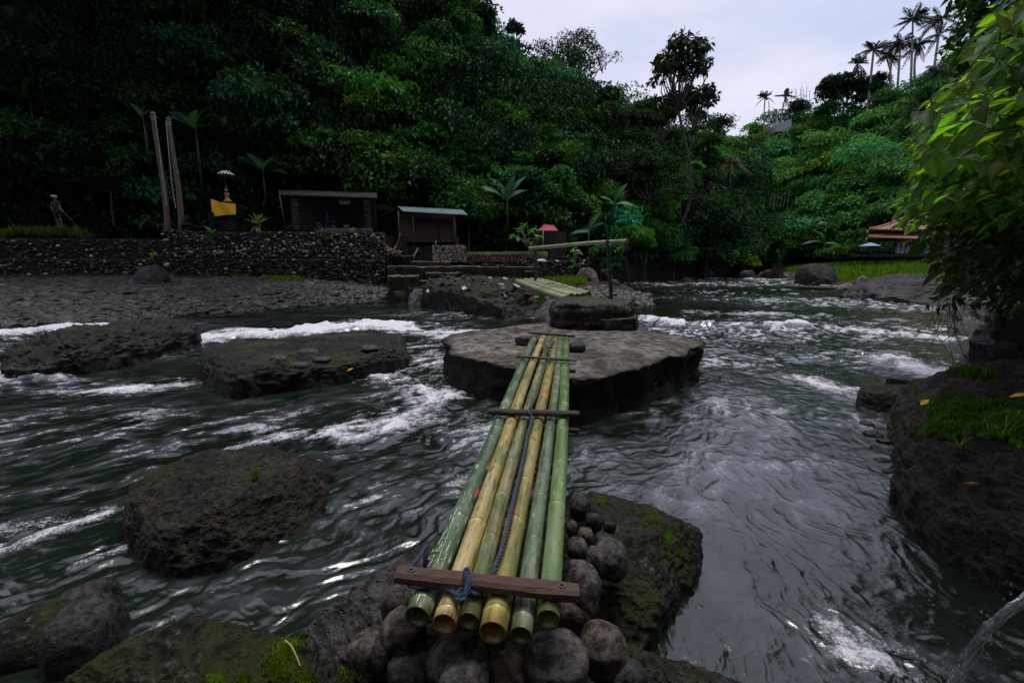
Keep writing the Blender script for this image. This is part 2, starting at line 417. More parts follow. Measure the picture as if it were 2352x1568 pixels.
def up4(A):
    i = np.linspace(0, A.shape[0] - 1, NR); j = np.linspace(0, A.shape[1] - 1, NA)
    i0 = np.clip(i.astype(int), 0, A.shape[0] - 2); j0 = np.clip(j.astype(int), 0, A.shape[1] - 2); fi = (i - i0)[:, None]; fj = (j - j0)[None]
    return (A[i0][:, j0] * (1 - fi) * (1 - fj) + A[i0 + 1][:, j0] * fi * (1 - fj) + A[i0][:, j0 + 1] * (1 - fi) * fj + A[i0 + 1][:, j0 + 1] * fi * fj)
fu, fv = up4(fu), up4(fv)
wx_ = fbm2(WX * .9, WY * .9, 2, 71) * .35; wy_ = fbm2(WX * .9, WY * .9, 2, 75) * .35       # eddies bend the streaks
u2, v2 = fu - fv * wx_ * 1.6, fv + fu * wx_ * 1.6
m_ = np.hypot(u2, v2); u2 /= m_; v2 /= m_
wq = fbm2(WX * 2.3, WY * 2.3, 3, 81) * .16; wr = fbm2(WX * 2.3, WY * 2.3, 3, 87) * .16
def lic(lam, seed, k=4, st=.36, ex=0):
    a = 0
    for i in range(-k, k + 1):
        s = i * lam * st
        n = vn2((WX + wq + u2 * s) / lam, (WY + wr + v2 * s) / lam, seed)
        a = a + (n * 2 - 1) * (1 - abs(i) / (k + 1.5))
    return a / (k + 1) * 1.5
n1, n2, n3, n4 = lic(.42, 1, 3), lic(.15, 2, 4), lic(.06, 3, 4), lic(1.1, 4, 2)
n5, n6 = lic(.11, 5, 4), lic(.042, 6, 4); rid = lambda n, k: (1 - np.minimum(np.abs(n) * k, 1)) ** 2
fine = vn2(WX / .045, WY / .045, 9) * 2 - 1; fine2 = vn2(WX / .11, WY / .11, 19) * 2 - 1
# foam: (image start, image end, half width m, strength)
FO = [((470, 782), (900, 752), .65, 1.1), ((880, 745), (1060, 770), .6, .5), ((420, 800), (640, 812), .4, .45), ((560, 762), (820, 742), .7, .55), ((-50, 768), (260, 752), .7, 1.0), ((250, 752), (420, 748), .4, .5), ((-200, 780), (0, 775), .6, .9),
      ((0, 872), (140, 866), .28, 1.0), ((0, 800), (20, 850), .25, .7), ((900, 750), (1040, 775), .7, .45), ((900, 735), (1100, 712), .8, .30), ((880, 868), (1000, 915), .30, .85), ((960, 800), (1010, 870), .5, .55), ((1000, 920), (1080, 905), .3, .55),
      ((400, 885), (150, 905), .28, .60), ((470, 858), (300, 890), .2, .6), ((150, 950), (330, 960), .35, .42), ((600, 990), (900, 960), .6, .32), ((800, 990), (1120, 985), .55, .38), ((350, 1030), (700, 1010), .3, .25),
      ((1475, 735), (1600, 752), .5, .8), ((1560, 742), (1850, 748), .42, .8), ((1620, 720), (1900, 728), .8, .42), ((1900, 700), (2150, 715), .8, .42), ((1700, 690), (1950, 690), 1.2, .30),
      ((2010, 812), (2150, 860), .42, .95), ((1980, 760), (2160, 780), .6, .62), ((1820, 868), (1960, 905), .26, .75), ((1700, 800), (1900, 830), .6, .25), ((1400, 922), (1500, 908), .18, .8), ((1340, 905), (1600, 810), .16, .55), ((1360, 930), (1420, 935), .2, .5),
      ((1480, 655), (1720, 655), 2.0, .42), ((1740, 640), (1850, 652), 2.5, .55), ((1520, 668), (1700, 676), 1.6, .30), ((1500, 640), (1640, 640), 2, .5), ((1330, 720), (1260, 740), .25, .5),
      ((1900, 1450), (2090, 1550), .16, .62), ((1960, 1500), (2060, 1535), .09, .6), ((2090, 1560), (2170, 1590), .12, .9), ((1820, 1400), (1980, 1430), .12, .35), ((1820, 1180), (1950, 1240), .15, .12), ((0, 1230), (250, 1180), .2, .25), ((20, 1265), (240, 1190), .06, .5), ((170, 1305), (300, 1260), .05, .4)]
FD = np.zeros_like(WX); BIG = np.zeros_like(WX)
for a, b, w, s in FO:
    w = w * 1.25; p, q = W(*a, z=0)[:2], W(*b, z=0)[:2]; e = q - p
    t = np.clip(((WX - p[0]) * e[0] + (WY - p[1]) * e[1]) / (e @ e), 0, 1)
    d2 = ((WX - p[0] - t * e[0]) ** 2 + (WY - p[1] - t * e[1]) ** 2) / (w * w)
    g = s * np.exp(-d2); FD = FD + g - FD * g * .5 * (g < 1)
    if s > .7: BIG = np.maximum(BIG, s * np.exp(-d2 * .8))
dist_c = RR
left = ss(.6, -1.6, WX + .0 * WY)                       # the left arm is a little smoother and darker
calm = 1 - .72 * np.exp(-(((WX - W(1500, 700, z=0)[0]) / 4.2) ** 2 + ((WY - W(1500, 700, z=0)[1]) / 2.6) ** 2)) - .25 * np.exp(-(((WX + 3.3) / 3) ** 2 + ((WY - 5.6) / 1.6) ** 2))
pool_ = np.exp(-(((WX - W(1560, 694, z=0)[0]) / 4.5) ** 2 + ((WY - W(1560, 694, z=0)[1]) / 3.0) ** 2))
rough_ = (.9 + .9 * np.clip(FD, 0, 1.2)) * calm
fade = ss(.0, 1, RR / 3.0) * .25 + .75
damp = lambda lam: 1 / (1 + (RR * .0042 / lam) ** 2)
cr = lambda n: .6 * n + .6 * (.5 - np.abs(n + .1))
rm = ss(.2, 1.1, WX) * ss(12, 7.5, WY); nl = ss(5.5, 2.5, RR)
H = (n4 * .034 * (1 - .55 * rm) + cr(n1) * .030 * damp(.42) * (1 - .80 * rm) * (1 - .5 * nl) + cr(n2) * .019 * damp(.15) * (1 - .84 * rm) * (1 + .5 * fine2) * (1 - .25 * nl) + cr(n3) * .0125 * damp(.06) * (1 - .55 * rm) * (1 + .5 * fine) + (rid(n5, 2.4) * .0060 * damp(.05) + rid(n6, 2.4) * .0052 * damp(.02)) * (1 - .15 * rm) + fine * .0010 * damp(.05) + fine2 * .0018 * damp(.1)) * rough_
H = H * (1 + np.clip((RR - 6) * .05, 0, 1.6) * (1 - .8 * pool_))
H += BIG * (.07 + .10 * (n1 * .5 + fbm2(WX * 2.2, WY * 2.2, 3, 31)) + .05 * fine2 * .6)
# swell piled up against the stones
foam_n = .28 * n4 + .30 * n1 + .34 * n2 + .22 * n3 + .16 * fine2 + .14 * fine
fo = np.clip(FD * .80 + foam_n * (.25 + .75 * np.clip(FD, 0, 1)) * 1.1 - .12, 0, 1.2)
fo = np.maximum(fo, ss(.30, .8, n2 * .7 + n1 * .35 + fine * .25) * .42 * ss(4, 7, RR) * ss(.02, .25, FD + .06))
fo *= ss(.03, .12, FD + .02)
# pale, air-filled water plus sky sheen painted into the colour, streaked by the current
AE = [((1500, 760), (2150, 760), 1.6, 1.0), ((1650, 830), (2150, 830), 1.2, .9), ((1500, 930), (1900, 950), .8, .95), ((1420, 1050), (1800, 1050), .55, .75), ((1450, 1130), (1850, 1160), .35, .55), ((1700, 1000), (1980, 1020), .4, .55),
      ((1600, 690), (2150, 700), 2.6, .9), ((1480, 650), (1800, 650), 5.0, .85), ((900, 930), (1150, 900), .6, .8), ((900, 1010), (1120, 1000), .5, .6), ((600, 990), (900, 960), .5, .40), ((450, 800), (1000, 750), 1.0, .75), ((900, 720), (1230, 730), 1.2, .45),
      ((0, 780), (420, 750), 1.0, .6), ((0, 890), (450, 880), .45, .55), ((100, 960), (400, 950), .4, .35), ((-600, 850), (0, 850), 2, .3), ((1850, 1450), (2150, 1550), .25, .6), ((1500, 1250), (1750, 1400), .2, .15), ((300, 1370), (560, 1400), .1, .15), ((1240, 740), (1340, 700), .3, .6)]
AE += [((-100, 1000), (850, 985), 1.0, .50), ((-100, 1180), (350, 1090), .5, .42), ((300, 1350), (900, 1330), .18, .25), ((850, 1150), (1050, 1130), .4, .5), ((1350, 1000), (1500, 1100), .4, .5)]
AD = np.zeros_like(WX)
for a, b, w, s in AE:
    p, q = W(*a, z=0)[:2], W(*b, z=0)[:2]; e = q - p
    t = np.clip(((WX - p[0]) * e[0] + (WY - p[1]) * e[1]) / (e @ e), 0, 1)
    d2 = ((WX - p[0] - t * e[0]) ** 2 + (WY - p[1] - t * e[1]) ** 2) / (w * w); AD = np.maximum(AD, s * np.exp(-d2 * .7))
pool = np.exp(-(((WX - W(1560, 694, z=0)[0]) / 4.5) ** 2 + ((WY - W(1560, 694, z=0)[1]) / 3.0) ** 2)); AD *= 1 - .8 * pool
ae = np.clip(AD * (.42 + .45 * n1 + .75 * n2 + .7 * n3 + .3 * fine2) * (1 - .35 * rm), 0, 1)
fo = np.maximum(fo, np.clip(AD * .95 * (1 - .55 * rm) * ss(.10, .85, .35 * n1 + .7 * n2 + .7 * n3 + .45 * fine), 0, .62))
def watermat():
    m, nt, N, L, out = newmat('river_water')
    tc = N('ShaderNodeTexCoord'); o = tc.outputs['Object']
    p = N('ShaderNodeBsdfPrincipled')
    dn = noise(N, L, o, .35, 3)
    c = ramp(N, L, dn, .35, (.0040, .0080, .0048), .7, (.009, .016, .010)); L(c, p.inputs['Base Color'])
    p.inputs['Roughness'].default_value = .045; p.inputs['IOR'].default_value = 1.75
    n = noise(N, L, o, 15, 6, .68, .6); n2 = noise(N, L, o, 60, 3, .6)
    b = N('ShaderNodeBump'); b.inputs['Strength'].default_value = .16; b.inputs['Distance'].default_value = .015; L(n, b.inputs['Height'])
    bb = N('ShaderNodeBump'); bb.inputs['Strength'].default_value = .28; bb.inputs['Distance'].default_value = .005; mpw = N('ShaderNodeMapping'); mpw.inputs['Scale'].default_value = (1, 1.6, 1); L(o, mpw.inputs['Vector']); L(noise(N, L, mpw.outputs[0], 34, 4, .65, .5), bb.inputs['Height']); L(b.outputs[0], bb.inputs['Normal']); L(bb.outputs[0], p.inputs['Normal'])
    n3_ = noise(N, L, o, 17, 5, .7); mpf = N('ShaderNodeMath', operation='ADD'); L(n2, mpf.inputs[0]); L(n3_, mpf.inputs[1])
    f = N('ShaderNodeBsdfPrincipled'); fc = ramp(N, L, mpf.outputs[0], .7, (.30, .33, .36), 1.25, (.72, .72, .79)); L(fc, f.inputs['Base Color']); f.inputs['Roughness'].default_value = .5
    b2 = N('ShaderNodeBump'); b2.inputs['Strength'].default_value = .8; b2.inputs['Distance'].default_value = .03; L(mpf.outputs[0], b2.inputs['Height']); L(b2.outputs[0], f.inputs['Normal'])
    at = N('ShaderNodeAttribute', attribute_name='foam')
    k1 = N('ShaderNodeMath', operation='MULTIPLY_ADD'); L(mpf.outputs[0], k1.inputs[0]); k1.inputs[1].default_value = 1.0; k1.inputs[2].default_value = -1.0
    md = N('ShaderNodeMath', operation='ADD'); L(k1.outputs[0], md.inputs[0]); L(at.outputs['Fac'], md.inputs[1])
    gt = ramp(N, L, at.outputs['Fac'], .06, 0.0, .22, 1.0)
    f0 = ramp(N, L, md.outputs[0], .27, 0.0, .78, 1.0)
    fm = N('ShaderNodeMath', operation='MULTIPLY'); L(gt, fm.inputs[0]); L(f0, fm.inputs[1]); ff = fm.outputs[0]
    ta = N('ShaderNodeAttribute', attribute_name='air_sheen'); L(mixc(N, L, ta.outputs['Fac'], c, (.115, .125, .15)), p.inputs['Base Color'])
    ms = N('ShaderNodeMixShader'); L(ff, ms.inputs[0]); L(p.outputs[0], ms.inputs[1]); L(f.outputs[0], ms.inputs[2]); L(ms.outputs[0], out.inputs['Surface'])
    return m
M_water = watermat()
V = np.stack([WX, WY, H], -1).reshape(-1, 3)
i = np.arange(NR - 1)[:, None] * NA; j = np.arange(NA - 1)[None]
Q = np.stack([i + j, i + j + NA, i + j + NA + 1, i + j + 1], -1).reshape(-1, 4)
o = mk('river', V, Q[:, ::-1], M_water, org=(0, 0, 0), attrs={'foam': fo, 'air_sheen': ae}); tag(o, kind='structure')
del V, Q

# ------------------------------------------------------------------ hillsides: patches between a foot line and a top line
M_hill = rockmat('hill_soil', (.010, .014, .007), (.028, .030, .016), scale=.8, rough=.95, bump=.5)
def patch(name, foot, top, ns, nt, bulge, amp, seed, prof=None):
    A = np.array([W(u, v, Y=Y) for u, v, Y in foot]); B = np.array([W(u, v, Y=Y) for u, v, Y in top])
    def rs(P, n):
        s = np.linspace(0, len(P) - 1, n); return np.stack([np.interp(s, np.arange(len(P)), P[:, k]) for k in range(3)], 1)
    A, B = rs(A, ns), rs(B, ns); t = np.linspace(0, 1, nt)
    hz = t ** (prof or 1.0)
    P = A[None] * (1 - t[:, None, None]) + B[None] * t[:, None, None]
    P[..., 2] = A[None, :, 2] + (B - A)[None, :, 2] * hz[:, None]
    du = np.gradient(P, axis=1); dv = np.gradient(P, axis=0); Nn = norm(np.cross(du, dv))
    Nn *= np.where(np.sum(Nn * (np.array([0, 0, 2.0]) - P), -1, keepdims=True) < 0, -1, 1)
    lump = fbm3(P * np.array([.11, .11, .11]), 4, seed) * amp + fbm3(P * .4, 3, seed + 5, ridged=True) * amp * .30
    edge = np.minimum(1, np.minimum(t, 1) * 6)[:, None] * np.ones((1, ns))
    P = P + Nn * (lump * edge + bulge * np.sin(t * np.pi)[:, None])[..., None]
    return P, Nn
def patch_obj(name, P, mat, kind='structure'):
    P = np.concatenate([P[:1] - np.array([0, 0, 7.0]) + np.array([0, 1.5, 0]), P], 0)
    nt, ns = P.shape[:2]; i = np.arange(nt - 1)[:, None] * ns; j = np.arange(ns - 1)[None]
    Q = np.stack([i + j, i + j + 1, i + j + ns + 1, i + j + ns], -1).reshape(-1, 4)
    o = mk(name, P.reshape(-1, 3), Q, mat); return tag(o, kind=kind)
LF = [(-700, 560, 25), (-300, 545, 29), (0, 530, 32), (400, 525, 34), (800, 530, 34.5), (1000, 560, 35), (1200, 585, 36), (1400, 612, 41), (1600, 618, 56), (1730, 612, 92)]
LT = [(-700, -900, 36), (-300, -800, 40), (0, -700, 43), (400, -500, 46), (800, -190, 50), (1000, -20, 54), (1150, 120, 60), (1330, 240, 66), (1500, 300, 74), (1730, 345, 112)]
LP, LN = patch('hl', LF, LT, 260, 110, .5, 2.6, 3)
patch_obj('hillside', LP, M_hill)
RF = [(1700, 612, 104), (1760, 610, 98), (1830, 596, 84), (1930, 585, 74), (2040, 580, 66), (2200, 580, 60), (2500, 590, 55), (2800, 600, 50)]
RT = [(1640, 372, 150), (1700, 352, 140), (1790, 308, 132), (1900, 284, 126), (2010, 256, 120), (2110, 218, 116), (2230, 150, 110), (2500, 20, 104)]
HP, HN = patch('hr', RF, RT, 200, 110, 1.5, 5.0, 11)
patch_obj('hillside', HP, M_hill)

# foliage masses on the hillsides
def sample_patch(rg, P, Nn, n, smin=0, smax=1, tmin=0, tmax=1):
    nt, ns = P.shape[:2]; e1 = np.linalg.norm(np.cross(np.gradient(P, axis=0), np.gradient(P, axis=1)), axis=-1)
    ii, jj = np.meshgrid(np.arange(nt), np.arange(ns), indexing='ij')
    m = (ii >= tmin * nt) & (ii < tmax * nt) & (jj >= smin * ns) & (jj < smax * ns)
    w = (e1 / (P[..., 1] ** 1.2) * m).ravel(); k = rg.choice(len(w), n, p=w / w.sum())
    q = P.reshape(-1, 3)[k] + rg.normal(size=(n, 3)) * .3; return q, Nn.reshape(-1, 3)[k], ii.ravel()[k] / nt, jj.ravel()[k] / ns
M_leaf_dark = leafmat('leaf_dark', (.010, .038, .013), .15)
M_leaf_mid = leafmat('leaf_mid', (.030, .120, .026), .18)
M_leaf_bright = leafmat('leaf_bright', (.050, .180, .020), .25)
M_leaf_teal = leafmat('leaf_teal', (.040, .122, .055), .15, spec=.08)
def mass(name, label, cat, C3, RB, n_each, size, mat, seed, kind='stuff', **k):
    rg = np.random.default_rng(seed)
    P, D, Nn, Ln, Wd, c = dome_leaves(rg, C3, RB, n_each, size, **k)
    V, Fc, col = leaf_quads(P, D, Nn, Ln, Wd, c)
    o = mk(name, V, Fc, mat, col=col, smooth=False)
    if label: tag(o, label, cat, kind=kind)
    return o
rg = np.random.default_rng(21)
# right hillside: creeper-covered mounds
q, n, t, s = sample_patch(rg, HP, HN, 2300)
rb = (1.0 + 2.6 * rg.random((2300, 1)) ** 2.5) * np.array([[1.3, 1.3, .62]]) * (.8 + .4 * rg.random((2300, 3)))
mass('creeper_cover', 'green creeper mounds covering the hillside across the river on the right', 'creepers', q + n * .3, rb, 105, .62, M_leaf_mid, 22, up=.9, droop=.5, lower=-.2, base=(1.4, 1.25, 1.5))
q, n, t, s = sample_patch(rg, HP, HN, 260)
rb = (1.0 + 1.2 * rg.random((260, 1))) * np.array([[1.3, 1.3, .5]])
mass('creeper_cover', 'yellowish creeper ridges among the greener mounds on the right hillside', 'creepers', q + n * .9, rb, 110, .55, M_leaf_bright, 23, up=.9, droop=.6, lower=-.1, base=(.8, .75, .9))
# left hillside: jungle of dark mixed leaves
# unseen near bank around the camera, built up into a wall to block sky light
BP = [(-75, -2), (-50, -12), (-25, -13), (-8, -10), (2, -7.5), (9, -4.5), (13, 1), (19, 9), (32, 22), (52, 38), (75, 54)]
A = np.array([[x, y, -.5] for x, y in BP]); Bk = np.array([[x * 1.0 + (4 if x > 5 else 0), y - 7, 30 if x < 5 else 15] for x, y in BP])
ns_, nt_ = 120, 40; tt_ = np.linspace(0, 1, nt_)[:, None, None]
rs_ = lambda P: np.stack([np.interp(np.linspace(0, len(P) - 1, ns_), np.arange(len(P)), P[:, k]) for k in range(3)], 1)
NP_ = rs_(A)[None] * (1 - tt_) + rs_(Bk)[None] * tt_; NP_[..., 2] = -.5 + (NP_[..., 2] + .5) * np.sqrt(np.linspace(0, 1, nt_))[:, None]
NP_ = NP_ + fbm3(NP_ * .25, 3, 4)[..., None] * np.array([1.0, 1.0, .6])
patch_obj('hillside', NP_, M_hill)
k_ = rg.integers(0, ns_ * nt_, 900); q = NP_.reshape(-1, 3)[k_]
mass('unseen_bank_growth', 'dark leafy growth on the unseen sky blocking bank behind the viewpoint', 'undergrowth', q, (.7 + .8 * rg.random((900, 1))) * np.ones((1, 3)), 60, .40, M_leaf_dark, 27)
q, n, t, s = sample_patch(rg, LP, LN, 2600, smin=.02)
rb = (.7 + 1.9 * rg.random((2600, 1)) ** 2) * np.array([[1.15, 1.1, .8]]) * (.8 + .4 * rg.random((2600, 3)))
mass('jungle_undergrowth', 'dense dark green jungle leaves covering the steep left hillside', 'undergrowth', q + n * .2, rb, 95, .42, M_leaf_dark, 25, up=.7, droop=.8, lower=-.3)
# crowns that stand out of the slope: every crown is a cluster of leafy domes with dark gaps between
def crowns(label, n, smin, smax, tmin, tmax, rlo, rhi, leaf, mat, seed, npb=85, nsub=9, push=1.3, base=(1, 1, 1), aspect=.5, P_=None, N_=None, cat='undergrowth', name='jungle_crowns'):
    rg = np.random.default_rng(seed); q, nn, t, s = sample_patch(rg, P_ if P_ is not None else LP, N_ if N_ is not None else LN, n * 6, smin, smax, tmin, tmax)
    R_ = rlo + (rhi - rlo) * rg.random(n * 6) ** 1.5; keep = []
    for i in range(n * 6):
        if len(keep) >= n: break
        if all(np.sum((q[i] - q[k]) ** 2) > (.62 * (R_[i] + R_[k])) ** 2 for k in keep): keep.append(i)
    q, nn, R_ = q[keep] + nn[keep] * R_[keep, None] * .55 * push, nn[keep], R_[keep]; m = len(keep)
    d = norm(rg.normal(size=(m, nsub, 3)) + nn[:, None] * .55 + np.array([0, 0, .55])); Cb = q[:, None] + d * R_[:, None, None] * np.array([1, 1, .8]) * (.45 + .35 * rg.random((m, nsub, 1)))
    rb = (R_[:, None, None] * (.34 + .20 * rg.random((m, nsub, 1))) * np.array([1.15, 1.15, .72])).reshape(-1, 3); Cb = Cb.reshape(-1, 3)
    P, D, Nn, Ln, Wd, c = dome_leaves(rg, Cb, rb, npb, leaf, up=.75, droop=.6, lower=-.15, base=base, aspect=aspect)
    hue = np.repeat(tint(rg, m, (1, 1, 1), .30, .22), nsub * npb, 0); V, Fc, col = leaf_quads(P, D, Nn, Ln, Wd, c * hue)
    return tag(mk(name, V, Fc, mat, col=col, smooth=False), label, cat, kind='stuff')
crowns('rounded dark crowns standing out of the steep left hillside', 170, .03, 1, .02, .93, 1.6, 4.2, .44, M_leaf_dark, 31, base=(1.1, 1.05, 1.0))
crowns('medium green crowns on the middle of the left hillside', 140, .42, 1, .03, .88, 1.4, 3.6, .38, M_leaf_mid, 32, npb=110, base=(1.35, 1.25, 1.2))
crowns('small bright crowns low on the left hillside behind the huts', 70, .45, 1, .0, .5, 1.1, 2.4, .30, M_leaf_bright, 33, npb=110, push=1.8)
crowns('grey green crowns scattered over the left hillside', 50, .36, .95, .1, .88, 1.5, 3.2, .46, M_leaf_teal, 34, push=1.6)
crowns('big leafy mounds on the right hillside', 190, 0, 1, .0, .88, 2.2, 5.0, .60, M_leaf_mid, 35, npb=120, P_=HP, N_=HN, base=(1.6, 1.35, 1.6), cat='creepers', name='creeper_mounds')
crowns('yellow green leafy mounds on the right hillside', 60, 0, 1, .0, .9, 2.0, 4.0, .55, M_leaf_bright, 36, npb=110, P_=HP, N_=HN, base=(1.1, .95, 1.1), cat='creepers', name='creeper_mounds')
# added crowns out of view that block the sky over the left terrace
rgc = np.random.default_rng(66); kc = 95; Cc_ = np.array([W(u, v, Y=y) for u, v, y in zip(rgc.uniform(-700, 760, kc), rgc.uniform(-1000, -330, kc), rgc.uniform(22, 38, kc))])
mass('sky_block_canopy', 'added unseen canopy blocking the sky over the left terrace', 'canopy', Cc_, (2.2 + 1.6 * rgc.random((kc, 1))) * np.array([[1, 1, .5]]), 420, .55, M_leaf_dark, 67, lower=-1)
# hanging vines: curtains of small leaves on the cliff
def curtain(rg, tops, lens, wdt, n, size, base=(1, 1, 1)):
    k = rg.integers(0, len(tops), n); tt = rg.random(n) ** .8
    P = tops[k] + np.stack([rg.normal(size=n) * wdt, rg.normal(size=n) * wdt * .5, -tt * lens[k]], 1)
    D = norm(np.stack([rg.normal(size=n) * .4, -.3 + rg.normal(size=n) * .3, -np.ones(n)], 1)); Nn = norm(np.stack([rg.normal(size=n) * .5, -np.ones(n), .6 + rg.normal(size=n) * .3], 1))
    Ln = size * (.6 + .8 * rg.random(n)); return P, D, Nn, Ln, Ln * .6, tint(rg, n, base, .3, .12)
q, n, t, s = sample_patch(rg, LP, LN, 330, smin=.05, smax=.9, tmin=.15, tmax=.8)
P, D, Nn, Ln, Wd, c = curtain(rg, q + n * 2.6 + [0, 0, 1.0], 2 + 5 * rg.random(330), .35, 42000, .26)
V, Fc, col = leaf_quads(P, D, Nn, Ln, Wd, c)
o = mk('hanging_vines', V, Fc, M_leaf_dark, col=col, smooth=False); tag(o, 'curtains of small leaved vines hanging down the left hillside', 'vines', kind='stuff')

# ================================================================== ROCKS
def resample_closed(P, n):
    P = np.asarray(P, float); Q = np.vstack([P, P[:1]]); d = np.concatenate([[0], np.cumsum(np.linalg.norm(np.diff(Q, axis=0), axis=1))])
    s = np.linspace(0, d[-1], n, endpoint=False); return np.stack([np.interp(s, d, Q[:, k]) for k in range(P.shape[1])], 1)
def rock_mesh(poly, ztop, z0, e=.6, zbot=-.6, flare=.1, amp=.05, freq=2.0, seed=0, na=150, nr=64, ridged=False, layers=0, tilt=(0, 0), cuts=7, flat=0, inset=0.0, ctr=None, smooth_n=6):
    P = resample_closed(poly, na)
    for _ in range(smooth_n): P = (np.roll(P, 1, 0) + 2 * P + np.roll(P, -1, 0)) / 4
    c = P.mean(0) if ctr is None else np.array(ctr, float)
    ph = np.concatenate([np.linspace(0.02, 1, nr) * np.pi / 2]); V = []
    for p in ph:
        s = math.sin(p) ** e; zz = max(math.cos(p), 0) ** e
        V.append(np.column_stack([c + (P - c) * s * (1 - inset * zz), np.full(na, z0 + (ztop - z0) * zz)]))
    for k in range(1, 9):
        V.append(np.column_stack([c + (P - c) * (1 + flare * k / 8), np.full(na, z0 + (zbot - z0) * k / 8)]))
    V = np.array(V); sh = V.shape; V = V.reshape(-1, 3); V = np.vstack([V, [c[0], c[1], ztop]])
    cz = np.array([c[0], c[1], z0 - .3 * (ztop - z0)])
    d = norm((V - cz) / np.array([max(np.ptp(P[:, 0]), .1), max(np.ptp(P[:, 1]), .1), max(ztop - z0, .1) * 2]))
    hx = np.array([max(np.ptp(P[:, 0]), .1) / 2, max(np.ptp(P[:, 1]), .1) / 2, max(ztop - z0, .05)]); rgc_ = np.random.default_rng(seed + 500); N_ = (V - np.array([c[0], c[1], z0])) / hx
    for _c in range(cuts):
        a_ = rgc_.random() * 6.283; up_ = rgc_.uniform(.0, .9); pd = norm(np.array([math.cos(a_), math.sin(a_), up_])); of = rgc_.uniform(.80, .96) * (1 - .12 * up_)
        ex_ = np.maximum(N_ @ pd - of, 0) * .85; N_ = N_ - ex_[:, None] * pd
    if cuts: V = np.array([c[0], c[1], z0]) + N_ * hx
    off = fbm3(V * freq + seed * 7.7, 5, seed, .5, ridged) * amp + fbm3(V * freq * 4 + 3, 4, seed + 9, .6, True) * amp * .42 + fbm3(V * freq * 14 + 5, 3, seed + 19, .6) * amp * .16
    if layers: off += (np.abs(((V[:, 2] + .1 * fbm3(V * 1.5, 2, seed)) * layers) % 1 - .5) - .25) * amp * 1.6 * ss(.1, .7, np.linalg.norm(d[:, :2], axis=1))
    w = np.ones(len(V))
    if flat: w = 1 - flat * ss(.75, .98, d[:, 2])
    V = V + d * (off * w)[:, None]
    V[:, 2] += (tilt[0] * (V[:, 0] - c[0]) + tilt[1] * (V[:, 1] - c[1])) * ss(zbot, z0 + .01, V[:, 2])
    nr2 = sh[0]; i = np.arange(nr2 - 1)[:, None] * na; j = np.arange(na)[None]; k = (j + 1) % na
    Q = np.stack([i + j, i + na + j, i + na + k, i + k], -1).reshape(-1, 4)
    tp = np.stack([np.full(na, len(V) - 1), np.arange(na), (np.arange(na) + 1) % na], -1)
    return V, [Q, tp]
def rock(name, label, cat, base, ztop, z0=0.0, mat=None, group=None, org=None, **k):
    poly = [W(u, v, z=z0)[:2] for u, v in base] if len(base[0]) == 2 else base
    if len(base[0]) == 3: poly = [np.array(p[:2]) for p in base]
    V, Q = rock_mesh(poly, ztop, z0, **k)
    o = mk(name, V, Q, mat); return tag(o, label, cat, group)
def rock_img(name, label, u0, u1, vb, vt, mat, z0=0.0, dr=.7, seed=0, shape=None, cat='rock', group=None, zb=None, **k):
    """a stone standing at z0, between photo columns u0 and u1, foot at row vb and top at row vt"""
    pf = W((u0 + u1) / 2, vb, z=z0); w = px(pf, u1 - u0); cx, cy = pf[0], pf[1] + w * dr * .42
    ax = norm(np.array([cx, cy])); sd = np.array([ax[1], -ax[0]])
    zt = W((u0 + u1) / 2, vt, Y=cy)[2]
    a = np.linspace(0, 2 * np.pi, 24, endpoint=False); rg = np.random.default_rng(seed)
    r = 1 + .12 * np.sin(2 * a + rg.random() * 6) + .08 * np.sin(3 * a + rg.random() * 6) + .05 * np.sin(5 * a + rg.random() * 6)
    poly = np.array([cx, cy])[None] + (np.cos(a) * r * w / 2)[:, None] * sd + (np.sin(a) * r * w * dr / 2)[:, None] * ax
    k.setdefault('amp', w * .05); k.setdefault('freq', 3.0 / w); k.setdefault('na', 72); k.setdefault('nr', 30); k.setdefault('e', .65)
    V, Q = rock_mesh(poly, max(zt, z0 + .03), z0, seed=seed, zbot=z0 - .5 if zb is None else zb, **k)
    o = mk(name, V, Q, mat); return tag(o, label, cat, group)
M_dark = rockmat('dark_lava', (.008, .008, .008), (.050, .046, .042), moss=.35, rough=.7, wet=.5, scale=2.2, bump=.9)
M_cliff = rockmat('black_wet_rock', (.008, .008, .008), (.034, .032, .030), moss=.3, rough=.5, wet=.35, scale=2.0, bump=1.0)
M_boulder = rockmat('brown_lava', (.012, .011, .008), (.082, .070, .050), moss=.5, mossc=(.028, .034, .012), rough=.85, scale=2.5, bump=.9, speck=.25, pit=True)
M_slab = rockmat('slab_concrete', (.085, .066, .052), (.165, .148, .132), rough=.85, scale=.9, bump=.35, speck=.25, wet=.15, moss=.25, mossc=(.05, .045, .03))
M_grey = rockmat('grey_andesite', (.045, .041, .041), (.105, .095, .094), rough=.7, scale=2.0, bump=.5, pit=True, wet=.35)
M_mossy = rockmat('mossy_rock', (.008, .008, .005), (.060, .052, .034), moss=.7, mossc=(.030, .040, .006), rough=.9, scale=2.4, bump=1.0, speck=.9)
M_pink = rockmat('pinkish_rock', (.10, .075, .08), (.20, .155, .16), rough=.85, scale=1.0, bump=.5)
M_pale = rockmat('pale_grey_rock', (.09, .09, .10), (.19, .18, .20), rough=.7, scale=1.0, bump=.5)
M_layer = rockmat('layered_rock', (.008, .0075, .008), (.026, .025, .026), rough=.65, scale=1.2, bump=.8)
